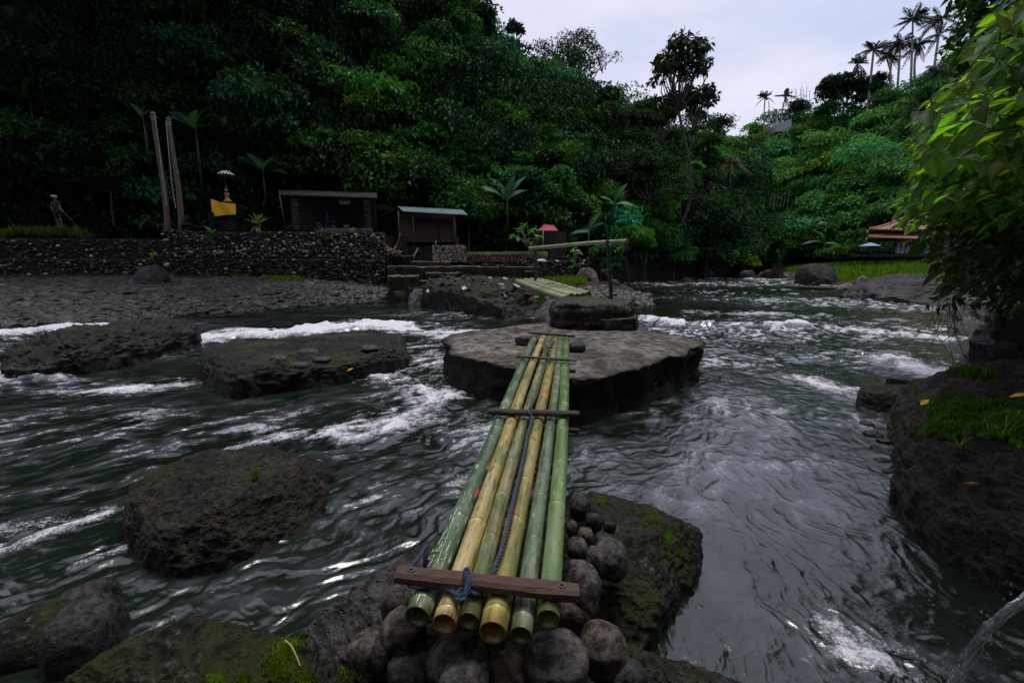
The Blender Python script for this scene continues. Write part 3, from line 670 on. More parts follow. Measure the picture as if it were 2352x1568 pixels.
M_cob = [rockmat('cobble_grey', (.052, .046, .045), (.10, .090, .087), rough=.8, scale=3, bump=.28, speck=.15, wet=.15, pit=True),
         rockmat('cobble_brown', (.060, .046, .036), (.11, .088, .070), rough=.8, scale=3, bump=.25, speck=.1, wet=.15, pit=True),
         rockmat('cobble_dark', (.020, .019, .018), (.045, .042, .040), rough=.75, scale=3, bump=.28, wet=.3, pit=True),
         rockmat('cobble_tan', (.07, .055, .038), (.14, .11, .075), rough=.85, scale=2.5, bump=.3, speck=.3, moss=.3)]

# slab in mid river, flat concrete-like top with dark broken sides
top = [(1028, 768), (1045, 757), (1120, 752), (1200, 742), (1290, 733), (1310, 727), (1440, 727), (1475, 742), (1490, 756), (1560, 765), (1600, 772), (1608, 786), (1560, 800), (1470, 824), (1400, 843), (1335, 858), (1240, 838), (1130, 818), (1040, 800)]
ZS = .67
def slab():
    P = np.array([W(u, v, z=ZS)[:2] for u, v in top])
    P = resample_closed(P, 260); P = (np.roll(P, 1, 0) + 2 * P + np.roll(P, -1, 0)) / 4
    c = P.mean(0); V = []; n = len(P)
    for s in np.linspace(.03, 1, 60): V.append(np.column_stack([c + (P - c) * s * .985, np.full(n, ZS)]))
    m0 = len(V)
    e = norm(P - c)
    for k, z in enumerate(np.linspace(0, 1, 34)):
        zz = ZS - .01 - z * (ZS + .55); under = -.10 * math.sin(min(z * 1.6, 1) * 3.14) + .06 * z
        V.append(np.column_stack([P + e * (.02 + under), np.full(n, zz)]))
    V = np.array(V); sh = V.shape; V = V.reshape(-1, 3); tt = np.repeat(np.arange(sh[0]), n)
    side = ss(m0 - 6, m0 + 3, tt)
    en = np.vstack([e] * sh[0]); nz = fbm3(V * np.array([1.3, 1.3, 2.2]), 5, 3, .55, True)
    V[:, :2] += en * (nz * .18 * side)[:, None]
    V[:, 2] += (fbm3(V * np.array([.8, .8, 0]) + 5, 4, 5) * .03 + fbm3(V * np.array([4, 4, 0]), 4, 8) * .018) * (1 - side) + (-.05 * ss(m0 - 9, m0, tt) * (1 + nz)) * (tt < m0 + 2)
    V = np.vstack([V, [c[0], c[1], ZS]])
    i = np.arange(sh[0] - 1)[:, None] * n; j = np.arange(n)[None]; k = (j + 1) % n
    Q = np.stack([i + j, i + n + j, i + n + k, i + k], -1).reshape(-1, 4)
    tp = np.stack([np.full(n, len(V) - 1), np.arange(n), (np.arange(n) + 1) % n], -1)
    # the sides are a darker, mossy lava with shade painted in; the top is worn
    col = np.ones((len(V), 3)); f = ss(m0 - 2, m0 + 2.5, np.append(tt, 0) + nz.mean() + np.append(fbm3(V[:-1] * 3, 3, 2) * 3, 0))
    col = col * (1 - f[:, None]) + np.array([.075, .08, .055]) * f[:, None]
    wv = fbm3(V * np.array([.9, .9, .3]) + 7, 4, 12)[:, None]; col = col * (1 + wv * np.array([[.45, .30, .12]])) * (1 - .45 * ss(.15, .45, fbm3(V * np.array([1.7, 1.7, .3]), 4, 15))[:, None])
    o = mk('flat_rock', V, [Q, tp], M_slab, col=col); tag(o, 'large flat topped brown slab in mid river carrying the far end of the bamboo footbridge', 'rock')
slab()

# rocks of the left arm, the lumpy one is built from a heap of angular ridges
rock('rock', 'long dark lumpy lava rock in the white water at the left edge', 'rock', [(18, 868), (60, 872), (150, 868), (250, 845), (330, 832), (400, 812), (447, 800), (440, 775), (400, 768), (250, 790), (120, 800), (40, 825)], .42, mat=M_dark, e=.5, cuts=2, amp=.22, freq=1.5, seed=4, ridged=True, na=320, nr=120, flare=.05, tilt=(.03, .0))
rock('rock', 'flat dark rock with loose grey stones on top, left of the bamboo bridge', 'rock', [(472, 868), (500, 895), (560, 912), (680, 900), (800, 880), (900, 858), (932, 838), (925, 815), (850, 800), (700, 805), (560, 820), (480, 840)], .46, mat=M_dark, e=.36, cuts=2, amp=.13, freq=1.8, seed=6, ridged=True, na=320, nr=110, flare=-.04, flat=.55)
rock('boulder', 'big rounded brown boulder with moss in the near left water', 'boulder', [(303, 1258), (325, 1298), (390, 1322), (480, 1322), (580, 1302), (670, 1262), (725, 1205), (750, 1140), (740, 1100), (640, 1090), (480, 1110), (370, 1150), (315, 1200)], .40, mat=M_boulder, e=.52, cuts=4, amp=.085, freq=2.2, seed=8, na=360, nr=150, flare=.0)
rock('rock', 'small half sunken rock behind the big rounded boulder, washed by the current', 'rock', [(540, 1105), (600, 1120), (700, 1130), (762, 1120), (770, 1090), (700, 1062), (600, 1070)], .13, mat=M_dark, e=.8, amp=.05, freq=3, seed=9)
# near right mossy rock beneath the bridge
rock('rock', 'dark mossy boulder sloping into the water right of the near bridge end', 'rock', [(1250, 1330), (1330, 1500), (1420, 1540), (1500, 1478), (1540, 1420), (1596, 1345), (1606, 1290), (1590, 1240), (1540, 1210), (1470, 1180), (1380, 1180), (1290, 1200)], .36, mat=M_mossy, e=.5, amp=.08, freq=2.4, seed=12, na=320, nr=120, flare=-.08, ctr=tuple(W(1420, 1290, z=0)[:2]))
rock('rock', 'smooth grey rock slope running into the water left of the near bridge end', 'rock', [(600, 1462), (640, 1500), (900, 1620), (1100, 1620), (1120, 1500), (1080, 1330), (1000, 1262), (960, 1258), (880, 1300), (740, 1370)], .36, mat=M_grey, e=.85, amp=.05, freq=2.5, seed=13, na=300, nr=110, ctr=tuple(W(1010, 1440, z=0)[:2]))
rock('rock', 'mottled mossy rock in the foreground at the bottom left of centre', 'rock', [(60, 1800), (130, 1690), (250, 1610), (400, 1565), (600, 1545), (760, 1570), (880, 1680), (900, 1850), (800, 2050), (400, 2150), (130, 2000)], .56, mat=M_mossy, e=.75, amp=.07, freq=3.0, seed=14, na=360, nr=130, ctr=tuple(W(470, 1760, z=0)[:2]))
rock('rock', 'rough speckled grey brown rock at the bottom edge right of the cobbles', 'rock', [(1400, 1560), (1440, 1500), (1520, 1510), (1640, 1560), (1740, 1600), (1800, 1700), (1700, 1900), (1400, 1900), (1340, 1700)], .20, mat=M_boulder, e=.8, amp=.06, freq=3.2, seed=15, na=240, nr=90, ctr=tuple(W(1560, 1680, z=0)[:2]))
rock('rock', 'low dark bed rock under the pile of cobbles at the near bridge end', 'rock', [(880, 1640), (960, 1420), (1060, 1300), (1250, 1260), (1400, 1360), (1440, 1560), (1420, 1900), (1150, 2100), (900, 1900)], .27, mat=M_dark, e=.5, amp=.04, freq=3, seed=16, na=160, nr=60, ctr=tuple(W(1170, 1560, z=0)[:2]))
for lab, u0, u1, vb, vt, m in [('leftmost mossy stone of the dark cluster at the lower left edge', -80, 120, 1520, 1408, M_mossy), ('rounded dark cobble at the front of the lower left cluster', 62, 190, 1545, 1418, M_cob[2]),
                               ('dark cobble topping the cluster by the lower left edge', 100, 205, 1440, 1352, M_cob[2]), ('small dark stone at the upper back of the lower left cluster', 145, 230, 1400, 1338, M_cob[2]),
                               ('long smooth cobble in the middle of the lower left cluster', 85, 225, 1480, 1380, M_cob[2]), ('dark cobble nearest the water on the right of the lower left cluster', 165, 252, 1475, 1390, M_cob[2]), ('small greenish stone wedged between cobbles of the lower left cluster', 150, 215, 1415, 1372, M_cob[2])]:
    rock_img('cobble' if m is not M_mossy else 'rock', lab, u0, u1, vb, vt, m, z0=.02, seed=int(abs(u0) + vb), dr=.9, e=.9, cuts=0, cat='stone', zb=-.4)
# cobbles round the near end of the bridge: photo centre, half sizes, height of the centre, material
CB = [(925, 1455, 50, 50, .36, 1, 'brown egg shaped cobble under the left most bamboo end'), (912, 1388, 32, 44, .40, 0, 'greenish grey cobble touching the left end of the wooden crossbar'),
      (1050, 1526, 64, 54, .30, 0, 'big rounded grey cobble at the bottom edge left of centre'), (1066, 1556, 52, 34, .36, 0, 'small grey cobble in front of the big one at the bottom edge'),
      (1282, 1528, 73, 56, .31, 0, 'big smooth grey cobble at the bottom edge below the right bamboo ends'), (1384, 1494, 54, 58, .27, 1, 'tall brownish cobble at the right side of the front pile'),
      (945, 1532, 52, 36, .27, 2, 'dark cobble in the shade at the bottom left of the pile'), (1070, 1476, 46, 30, .30, 2, 'dark cobble wedged directly under the middle bamboo ends'),
      (1166, 1546, 54, 38, .27, 3, 'tan mottled cobble between the two big grey ones'), (1185, 1500, 30, 22, .28, 2, 'small dark stone behind the tan cobble'),
      (845, 1492, 42, 36, .28, 1, 'brown cobble beside the grey rock slope'), (880, 1500, 24, 40, .30, 2, 'narrow dark stone leaning on the brown cobble'),
      (1337, 1352, 40, 60, .42, 0, 'flat grey stone with a notched edge beside the right most bamboo'), (1325, 1259, 23, 25, .44, 0, 'grey cobble right of the bamboos, lower of the left pair'),
      (1363, 1285, 19, 28, .42, 0, 'narrow grey cobble between two larger ones right of the bamboos'), (1400, 1286, 36, 43, .42, 0, 'largest grey cobble of the heap right of the bamboos'),
      (1346, 1235, 17, 22, .43, 3, 'brown streaked pebble in the heap right of the bamboos'), (1362, 1199, 18, 22, .43, 2, 'dark cobble high in the heap right of the bamboos'),
      (1386, 1238, 20, 14, .43, 2, 'small dark pebble behind the largest cobble right of the bamboos'), (1332, 1167, 24, 27, .44, 2, 'rough porous dark stone at the top of the heap right of the bamboos'),
      (1314, 1214, 12, 19, .44, 0, 'small grey stone tucked against the right most bamboo'), (1318, 1395, 44, 30, .36, 1, 'brownish stone under the right end of the crossbar'),
      (1400, 1210, 14, 14, .42, 2, 'tiny round stone at the outer edge of the heap right of the bamboos'), (996, 1290, 22, 40, .36, 2, 'dark stone behind the crossbar, left of the bamboos'),
      (1440, 1560, 40, 40, .20, 2, 'dark stone at the foot of the tall brownish cobble')]
def cobble_mesh(c, r, seed, nu=40, nv=28, amp=.10):
    u = np.linspace(0, 2 * np.pi, nu, endpoint=False); v = np.linspace(0, np.pi, nv)
    d = np.stack([np.sin(v)[:, None] * np.cos(u), np.sin(v)[:, None] * np.sin(u), np.cos(v)[:, None] * np.ones(nu)], -1).reshape(-1, 3)
    s = 1 + fbm3(d * 1.1 + seed * 3.3, 3, seed) * amp * 2.4 + fbm3(d * 5 + seed, 3, seed) * amp * .12
    V = np.array(c) + np.sign(d) * np.abs(d) ** .85 * s[:, None] * np.array(r)
    i = np.arange(nv - 1)[:, None] * nu; j = np.arange(nu)[None]; k = (j + 1) % nu
    return V, np.stack([i + j, i + nu + j, i + nu + k, i + k], -1).reshape(-1, 4)
for n_, (u, v, ru, rv, z, m, lab) in enumerate(CB):
    c = W(u, v, z=z); a, b = px(c, ru), px(c, rv)
    V, Q = cobble_mesh(c, (a * 1.04, max(a, b) * .95, b * 1.02), n_ + 3)
    tag(mk('cobble', V, Q, M_cob[m]), lab, 'cobble', 'cobbles piled at the near end of the bridge')

# right bank masses
rock('rock', 'wet speckled rock bank sloping into the near water at the right edge', 'rock', [(2050, 1020), (2052, 1120), (2100, 1220), (2180, 1290), (2300, 1345), (2500, 1420), (2900, 1500), (3000, 1200), (2700, 980), (2350, 930), (2150, 935), (2060, 960)], .95, mat=M_boulder, e=.95, cuts=2, amp=.20, freq=1.3, seed=21, na=360, nr=140, ctr=tuple(W(2560, 1130, z=0)[:2]))
rock('rock', 'low dark ledge rock sticking out from the right bank into the current', 'rock', [(1966, 925), (1975, 948), (2040, 962), (2110, 960), (2140, 930), (2110, 900), (2020, 895), (1975, 905)], .24, mat=M_boulder, e=.45, amp=.05, freq=3, seed=22)
rock('cliff', 'tall black overhanging rock wall at the right edge, wet and shiny', 'cliff', [(2168, 830), (2175, 855), (2230, 880), (2400, 930), (3000, 1000), (3400, 800), (2900, 700), (2400, 700), (2230, 730), (2185, 770)], 3.1, mat=M_cliff, e=.42, cuts=3, amp=.5, freq=.7, seed=23, ridged=True, na=320, nr=160, flare=0, layers=2.2, tilt=(.15, .1))
rock_img('rock', 'flat slate grey stone lying at the foot of the black rock wall', 2080, 2200, 888, 872, M_grey, z0=.05, seed=24, dr=.5, e=.4, cat='stone')
rock('rock', 'black wet rock block behind the grass tuft on the right bank', 'rock', [(2190, 905), (2260, 935), (2500, 960), (2800, 930), (2600, 840), (2300, 845)], 1.35, mat=M_cliff, e=.55, amp=.22, freq=1.3, seed=25, ridged=True, na=240, nr=100, layers=3)
WL = ['farthest wet stone', 'largest left most wet stone', 'small wet stone just behind the largest', 'wet stone third from the ledge rock', 'round wet stone in the middle of the row', 'wet stone below the middle one', 'tiny wet stone tucked against the bank', 'nearest wet stone', 'wet stone touching the ledge rock']
for k, (u, v, s) in enumerate([(1990, 975, 13), (2005, 1000, 16), (2022, 985, 10), (2012, 1030, 12), (2035, 1015, 14), (2028, 1060, 13), (2050, 1045, 10), (2045, 1085, 14), (2060, 965, 18)]):
    c = W(u, v, z=.0); a = px(c, s); V, Q = cobble_mesh(c, (a * (1 + .3 * (k % 3)), a, a * .55), 50 + k, 20, 14, .2)
    tag(mk('stone', V, Q, M_cob[2]), WL[k] + ' at the right bank waterline', 'stone', 'wet stones along the right bank')
# far right rocks
rock_img('boulder', 'tall rounded dark boulder with pale specks before the bright grass across the river', 1848, 1950, 655, 606, M_boulder, seed=31, dr=.8, e=.5, zb=-.5)
rock('rock', 'broad dark layered rock lying low in the water before the right bank leaves', 'rock', [(1930, 688), (1960, 697), (2060, 700), (2200, 704), (2240, 690), (2150, 672), (2040, 668), (1960, 676)], 1.0, mat=M_layer, e=.7, amp=.22, freq=.8, seed=32, ridged=True, layers=0, na=200, nr=80, tilt=(.06, 0))
rock_img('rock', 'pointed pale grey rock between the boulder and the layered rock', 1965, 2010, 668, 634, M_pale, seed=33, dr=.6, e=1.1)
rock_img('rock', 'low whitish rock left of the pointed pale grey one', 1930, 1975, 668, 650, M_pale, seed=34, dr=.6, e=.7)
rock_img('rock', 'moss topped rock carrying small stone stacks in the far river', 1762, 1811, 641, 619, M_mossy, seed=35, dr=.7, e=.45)
rock_img('rock', 'grey rounded rock left of the moss topped rock in the far river', 1699, 1742, 640, 622, M_grey, seed=36, dr=.6, e=.7)
rock_img('rock', 'low reddish rock touching the moss topped rock', 1738, 1770, 640, 624, M_cob[1], seed=37, dr=.6, e=.7)
rock_img('rock', 'flat grey rock farthest up the river, below the dark foliage', 1725, 1757, 624, 616, M_grey, seed=38, dr=.5)
rock_img('rock', 'pyramid shaped grey rock by the left bank of the far river', 1598, 1642, 640, 617, M_grey, seed=39, dr=.6, e=.8)
rock_img('rock', 'low brown rock in the water in front of the pyramid shaped one', 1562, 1600, 648, 638, M_cob[1], seed=40, dr=.6)
rock_img('rock', 'small dark rock poking out of the rapids of the far river', 1568, 1592, 661, 650, M_dark, seed=41, dr=.6)
rock_img('rock', 'small low rock between the brown one and the pyramid shaped one', 1600, 1622, 649, 642, M_dark, seed=42, dr=.6)
rock_img('rock', 'flat grey rock at the water edge below the dark bushes', 1468, 1500, 633, 624, M_grey, seed=43, dr=.6)
rock_img('rock', 'tiny dark rock awash in mid stream of the far river', 1745, 1757, 653, 648, M_dark, seed=44, dr=.7)
# left bank rocks
p = onground(335, 640); rock_img('boulder', 'grey wedge shaped boulder on the stony beach before the long wall', 296, 372, 645, 611, M_grey, z0=p[2], seed=46, dr=.6, e=.8)
for lab, u0, u1, vb, vt, m, zz, e in [('dark grey upright boulder at the end of the grass strip', 1302, 1350, 640, 608, M_grey, .9, .55), ('pinkish broad boulder leaning on the dark grey one', 1320, 1378, 645, 616, M_pink, .8, .6),
                                   ('dark rounded boulder right of the pinkish one', 1376, 1410, 643, 619, M_dark, .7, .6), ('brown rounded stone at the far end of the pebble bank', 1388, 1428, 657, 642, M_cob[1], .35, .7),
                                   ('pale flat stone among the pebbles right of the second bridge', 1370, 1402, 672, 655, M_pale, .2, .7), ('mossy brown rock behind the second bamboo bridge', 1275, 1330, 672, 652, M_mossy, .35, .7), ('small grey stone group member nearest the pinkish boulder', 1330, 1362, 651, 641, M_pale, .55, .8)]:
    rock_img('boulder' if vb - vt > 20 else 'rock', lab, u0, u1, vb, vt, m, z0=zz, seed=u0, dr=.6, e=e, cat='rock', zb=zz - .8)

# pebble beach: one mass of flat river stones
M_peb = plain('river_pebbles', (.034, .032, .027), (.013, .0125, .010), rough=.6, scale=8, bump=.15)
def pebbles(name, label, pts, size, seed, flat=.38, mat=M_peb):
    rg = np.random.default_rng(seed); n = len(pts); nu, nv = 8, 5
    u = np.linspace(0, 2 * np.pi, nu, endpoint=False); v = np.linspace(0, np.pi, nv)
    d = np.stack([np.sin(v)[:, None] * np.cos(u), np.sin(v)[:, None] * np.sin(u), np.cos(v)[:, None] * np.ones(nu)], -1).reshape(-1, 3)
    s = size * np.exp(rg.normal(size=n) * .38); el = .6 + .3 * rg.random(n); yaw = rg.normal(size=n) * .7; t1 = rg.normal(size=n) * .18 + .12; t2 = rg.normal(size=n) * .18
    loc = d[None] * np.stack([s, s * el, s * flat * (.7 + .6 * rg.random(n))], 1)[:, None]
    loc = loc * (1 + .14 * (rg.random((n, nu * nv, 1)) - .5))
    cy, sy = np.cos(yaw)[:, None], np.sin(yaw)[:, None]
    x, y, z = loc[..., 0] * cy - loc[..., 1] * sy, loc[..., 0] * sy + loc[..., 1] * cy, loc[..., 2]
    z = z + x * t2[:, None] + y * t1[:, None]
    V = (np.stack([x, y, z], -1) + pts[:, None]).reshape(-1, 3)
    i = np.arange(nv - 1)[:, None] * nu; j = np.arange(nu)[None]; k = (j + 1) % nu
    q = np.stack([i + j, i + nu + j, i + nu + k, i + k], -1).reshape(-1, 4)
    Q = (np.arange(n)[:, None, None] * nu * nv + q[None]).reshape(-1, 4)
    c = tint(rg, n, (1, 1, 1), .55, .10); lt = rg.random(n) < .04; c[lt] *= 2.0
    o = mk(name, V, Q, mat, col=np.repeat(c, nu * nv, 0)); tag(o, label, 'gravel' , kind='stuff'); return o
def scatter_img(rg, n, poly, z_from_ground=True):
    """points on the ground inside a photo-space outline, density falling with distance"""
    P = np.array([onground(u, v)[:2] for u, v in poly]); lo, hi = P.min(0), P.max(0); out = []
    while sum(len(a) for a in out) < n:
        q = lo + (hi - lo) * rg.random((n * 4, 2)); ins = np.zeros(len(q), bool)
        for i in range(len(P)):
            a, b = P[i], P[(i + 1) % len(P)]
            ins ^= ((a[1] > q[:, 1]) != (b[1] > q[:, 1])) & (q[:, 0] < (b[0] - a[0]) * (q[:, 1] - a[1]) / (b[1] - a[1] + 1e-9) + a[0])
        out.append(q[ins])
    q = np.vstack(out)[:n]; return np.column_stack([q, gz(q[:, 0], q[:, 1])])
rg = np.random.default_rng(77)
pts = scatter_img(rg, 15000, [(-260, 760), (0, 747), (300, 738), (600, 714), (880, 690), (895, 662), (780, 655), (560, 652), (430, 642), (0, 645), (-300, 650)])
keep = (rg.random(len(pts)) < 1.0); pts = pts[keep]; pts[:, 2] += .03
pebbles('gravel', 'beach of flat dark river stones along the left shore below the wall', pts, .125, 5)
pts = scatter_img(rg, 1500, [(300, 652), (880, 660), (882, 628), (600, 634)]); pts[:, 2] += .0
pebbles('gravel', 'scattered smaller stones near the foot of the long cobble wall', pts, .085, 6)
pts = scatter_img(rg, 4600, [(1240, 690), (1330, 692), (1400, 691), (1490, 682), (1455, 660), (1420, 646), (1330, 645), (1240, 652)]); pts = pts[pts[:, 1] < 25.6 + .35 * np.maximum(pts[:, 0] - 3.0, 0)]; pts[:, 2] += .05
pebbles('gravel', 'bank of grey pebbles right of the second bamboo bridge', pts, .14, 7)
pts = scatter_img(rg, 500, [(1740, 627), (1860, 648), (1850, 640), (1760, 619)]); pts[:, 2] += .03
pebbles('gravel', 'pebble margin below the bright grass of the right bank', pts, .2, 8)
q = np.array([W(u, v, z=.0)[:2] for u, v in zip(rg.uniform(1330, 1500, 260), rg.uniform(676, 702, 260))])
pebbles('gravel', 'pebbles standing in shallow water off the pebble bank', np.column_stack([q, np.full(260, .01)]), .12, 9)

# ================================================================== THE BAMBOO FOOTBRIDGE
def bamboo_mat(name, ca, cb, cc, flake=.35, dark=.2, seed=0):
    m, nt, N, L, out = newmat(name)
    tc = N('ShaderNodeTexCoord'); mp = N('ShaderNodeMapping'); mp.inputs['Location'].default_value = (seed * 3.1, seed * 1.7, 0); L(tc.outputs['Object'], mp.inputs['Vector'])
    m1 = N('ShaderNodeMapping'); m1.inputs['Scale'].default_value = (9, .9, 9); L(mp.outputs[0], m1.inputs['Vector'])
    m2 = N('ShaderNodeMapping'); m2.inputs['Scale'].default_value = (55, 6, 55); L(mp.outputs[0], m2.inputs['Vector'])
    m3 = N('ShaderNodeMapping'); m3.inputs['Scale'].default_value = (70, 30, 70); L(mp.outputs[0], m3.inputs['Vector'])
    a = noise(N, L, m1.outputs[0], 1.0, 4, .55); b = noise(N, L, m2.outputs[0], 1.0, 4, .6); d = noise(N, L, m3.outputs[0], 1.0, 3, .6)
    m4 = N('ShaderNodeMapping'); m4.inputs['Scale'].default_value = (5, 2.2, 5); m4.inputs['Location'].default_value = (4, 2, seed); L(mp.outputs[0], m4.inputs['Vector'])
    e = noise(N, L, m4.outputs[0], 1.0, 5, .6)
    c = ramp(N, L, a, .38, ca, .60, cb)
    c = mixc(N, L, ramp(N, L, e, .50, 0.0, .66, .9), c, cc)
    c = mixc(N, L, ramp(N, L, b, .30, dark * 2.6, .50, 0.0), c, (.035, .03, .015))
    c = mixc(N, L, ramp(N, L, d, .28, .8, .38, 0.0), c, (.03, .028, .018)); m5 = N('ShaderNodeMapping'); m5.inputs['Scale'].default_value = (14, 5, 14); L(mp.outputs[0], m5.inputs['Vector']); g_ = noise(N, L, m5.outputs[0], 1.0, 6, .7); c = mixc(N, L, ramp(N, L, g_, .52, 0.0, .72, .6), c, (.30, .30, .24)); c = mixc(N, L, ramp(N, L, g_, .25, .55, .42, 0.0), c, (.05, .045, .02))
    c = mixc(N, L, ramp(N, L, b, .70 - flake * .12, 0.0, .76 - flake * .1, .85), c, (.58, .56, .44))
    at = N('ShaderNodeAttribute', attribute_name='col'); c = mixc(N, L, 1.0, c, at.outputs['Color'], 'MULTIPLY')
    p = N('ShaderNodeBsdfPrincipled'); L(c, p.inputs['Base Color']); L(ramp(N, L, e, .3, .24, .7, .42), p.inputs['Roughness'])
    bp = N('ShaderNodeBump'); bp.inputs['Strength'].default_value = .25; bp.inputs['Distance'].default_value = .004; L(b, bp.inputs['Height']); L(bp.outputs[0], p.inputs['Normal'])
    L(p.outputs[0], out.inputs['Surface']); return m
M_culm_end = plain('cut_bamboo_end', (.30, .19, .075), (.16, .095, .03), rough=.8, scale=18, bump=.2)
def culm(name, a, b, ra, rb, mat, parent, nodes=None, seg=28, wob=.011, seed=0, label=None, step=.36):
    """a hollow bamboo culm from a (near, cut end) to b; its own axis is the object's Y"""
    a, b = np.array(a, float), np.array(b, float); Ln = np.linalg.norm(b - a); rg = np.random.default_rng(seed)
    nd = nodes if nodes is not None else list(np.arange(.05 + .2 * rg.random(), Ln, step))
    ys = sorted(set([0, .004] + list(np.linspace(.01, Ln, int(Ln / .05))) + [n + d for n in nd for d in (-.012, -.006, -.002, 0, .002, .006, .012) if 0 < n + d < Ln]))
    ys = np.array(ys); t = ys / Ln; r = ra + (rb - ra) * t; cm = np.ones((len(ys), 3))
    cm *= 1 - (np.array([.35, .5, .65])[None] * np.exp(-((ys - .0) / .035) ** 2)[:, None])
    for n in nd:
        dd = ys - n
        r = r * (1 + .055 * np.exp(-(dd / .007) ** 2) + .02 * np.exp(-(dd / .05) ** 2))
        cm *= (1 - .62 * np.exp(-((dd - .0) / .0028) ** 2))[:, None]; cm *= 1 + (np.array([1.0, .95, .6]) * .6)[None] * np.exp(-((dd + .009) / .005) ** 2)[:, None]
    an = np.linspace(0, 2 * np.pi, seg, endpoint=False)
    wx = wob * np.sin(t * 5 + seed); wz = wob * np.cos(t * 4 + seed * 2)
    V = np.stack([wx[:, None] + r[:, None] * np.cos(an), np.repeat(ys[:, None], seg, 1), wz[:, None] + r[:, None] * np.sin(an)], -1).reshape(-1, 3)
    n = len(ys); i = np.arange(n - 1)[:, None] * seg; j = np.arange(seg)[None]; k = (j + 1) % seg
    Q = [np.stack([i + j, i + seg + j, i + seg + k, i + k], -1).reshape(-1, 4)]
    col = np.repeat(cm, seg, 0)
    # rim and recessed diaphragm at both cut ends, a bowl-like disc
    def ring(y, rf, base, sgn, c3):
        nonlocal V, col
        w = wx[0] if sgn < 0 else wx[-1]; w2 = wz[0] if sgn < 0 else wz[-1]; rr_ = (r[0] if sgn < 0 else r[-1]) * rf
        R_ = np.stack([w + rr_ * np.cos(an), np.full(seg, y), w2 + rr_ * np.sin(an)], -1); s0 = len(V); V = np.vstack([V, R_]); col = np.vstack([col, np.tile(c3, (seg, 1))])
        jj = np.arange(seg); kk = (jj + 1) % seg
        Q.append(np.stack([base + jj, base + kk, s0 + kk, s0 + jj] if sgn < 0 else [base + jj, s0 + jj, s0 + kk, base + kk], -1)); return s0
    for sgn, y0, base in ((-1, 0, 0), (1, Ln, (n - 1) * seg)):
        s = ring(y0, .84, base, sgn, (.75, .55, .3)); s = ring(y0 - sgn * .010, .78, s, sgn, (.45, .30, .16)); s = ring(y0 - sgn * .016, .70, s, sgn, (.9, .66, .36)); s = ring(y0 - sgn * .024, .50, s, sgn, (1.5, 1.15, .62)); s = ring(y0 - sgn * .026, .25, s, sgn, (1.25, .9, .5)); s = ring(y0 - sgn * .025, .02, s, sgn, (1.3, .95, .5))
    me_o = mk(name, V, Q, mat, org=(0, 0, 0), col=col)
    d = Vector((b - a)).normalized(); q = Vector((0, 1, 0)).rotation_difference(d)
    me_o.rotation_mode = 'QUATERNION'; me_o.rotation_quaternion = q
    if parent is not None: me_o.parent = parent; me_o.location = Vector(a) - Vector(ORG[parent.name])
    else: me_o.location = Vector(a)
    ORG[me_o.name] = ORG[parent.name] if parent is not None else a
    if label: me_o['label'] = label
    return me_o
M_b = [bamboo_mat('bamboo_green', (.030, .075, .036), (.080, .130, .070), (.14, .17, .11), .75, .25, 1), bamboo_mat('bamboo_straw', (.26, .20, .055), (.42, .33, .15), (.12, .14, .03), .6, .35, 2),
       bamboo_mat('bamboo_olive', (.085, .11, .035), (.18, .19, .085), (.26, .20, .10), .1, .3, 3), bamboo_mat('bamboo_gold', (.12, .13, .025), (.30, .25, .07), (.34, .14, .018), .15, .3, 4),
       bamboo_mat('bamboo_pale_green', (.065, .11, .055), (.15, .19, .12), (.06, .10, .035), .3, .3, 5), bamboo_mat('bamboo_fresh_green', (.060, .125, .025), (.13, .20, .065), (.15, .19, .10), .45, .1, 6)]
ENDS = [((953, 1413.6), 30, (1230.6, 773), 7.4), ((1015, 1429), 29, (1246.5, 774), 6.6), ((1076, 1431), 24.6, (1261, 775), 5.6), ((1136.5, 1453), 33.0, (1275.5, 776), 7.0), ((1202.5, 1456), 26.6, (1288.5, 777), 5.6), ((1261, 1427), 27.5, (1302, 779), 7.4)]
NOD = [[.07, .68, 1.30, 1.93, 2.55, 3.15, 3.72, 4.3, 4.85, 5.3], [.05, .66, 1.28, 1.95, 2.60, 3.22, 3.8, 4.4, 4.95, 5.4], [.11, .52, .93, 1.36, 1.85, 2.3, 2.8, 3.3, 3.8, 4.3, 4.8, 5.3], [.09, .72, 1.16, 1.72, 2.25, 2.8, 3.3, 3.85, 4.4, 4.9, 5.4], [.08, .58, .99, 1.45, 1.9, 2.4, 2.9, 3.4, 3.9, 4.4, 4.9, 5.4], [.05, .80, 1.32, 1.9, 2.5, 3.1, 3.7, 4.3, 4.9, 5.4]]
br = thing('bamboo_footbridge', 'bamboo footbridge of six poles running from the foreground to the flat slab', 'footbridge', (0, 1.7, .55))
CL = []
PL = ['green left most pole with pale carved scratches', 'straw yellow pole', 'thin olive pole', 'thick golden pole with orange stains', 'thin pale green pole', 'fresh green right most pole with white flecks']
ZN = [.60, .60, .585, .60, .585, .60]
for k, (n0, rn, f0, rf) in enumerate(ENDS):
    a = W(*n0, z=ZN[k]); a0 = a; b = W(*f0, z=.83); ra = px(a, rn) * .97; rb = px(b, rf)
    CL.append((a, b, ra, rb)); culm('bamboo_pole', a, b, ra, rb, M_b[k], br, NOD[k], seed=k + 1, label=PL[k])
def on_bridge(u, v, lift=0.0):
    """point where the ray meets the plane of the bridge top"""
    A, B = CL[0][0], CL[5][0]; D0 = CL[2][1] - CL[2][0]; A = A + np.array([0, 0, .05 + lift]); nrm = np.cross(B + np.array([0, 0, .05 + lift]) - A, D0)
    P0 = np.array([0, 0, 2.05]); D = W(u, v, d=1.0) - P0; t = np.dot(A - P0, nrm) / np.dot(D, nrm); return P0 + D * t
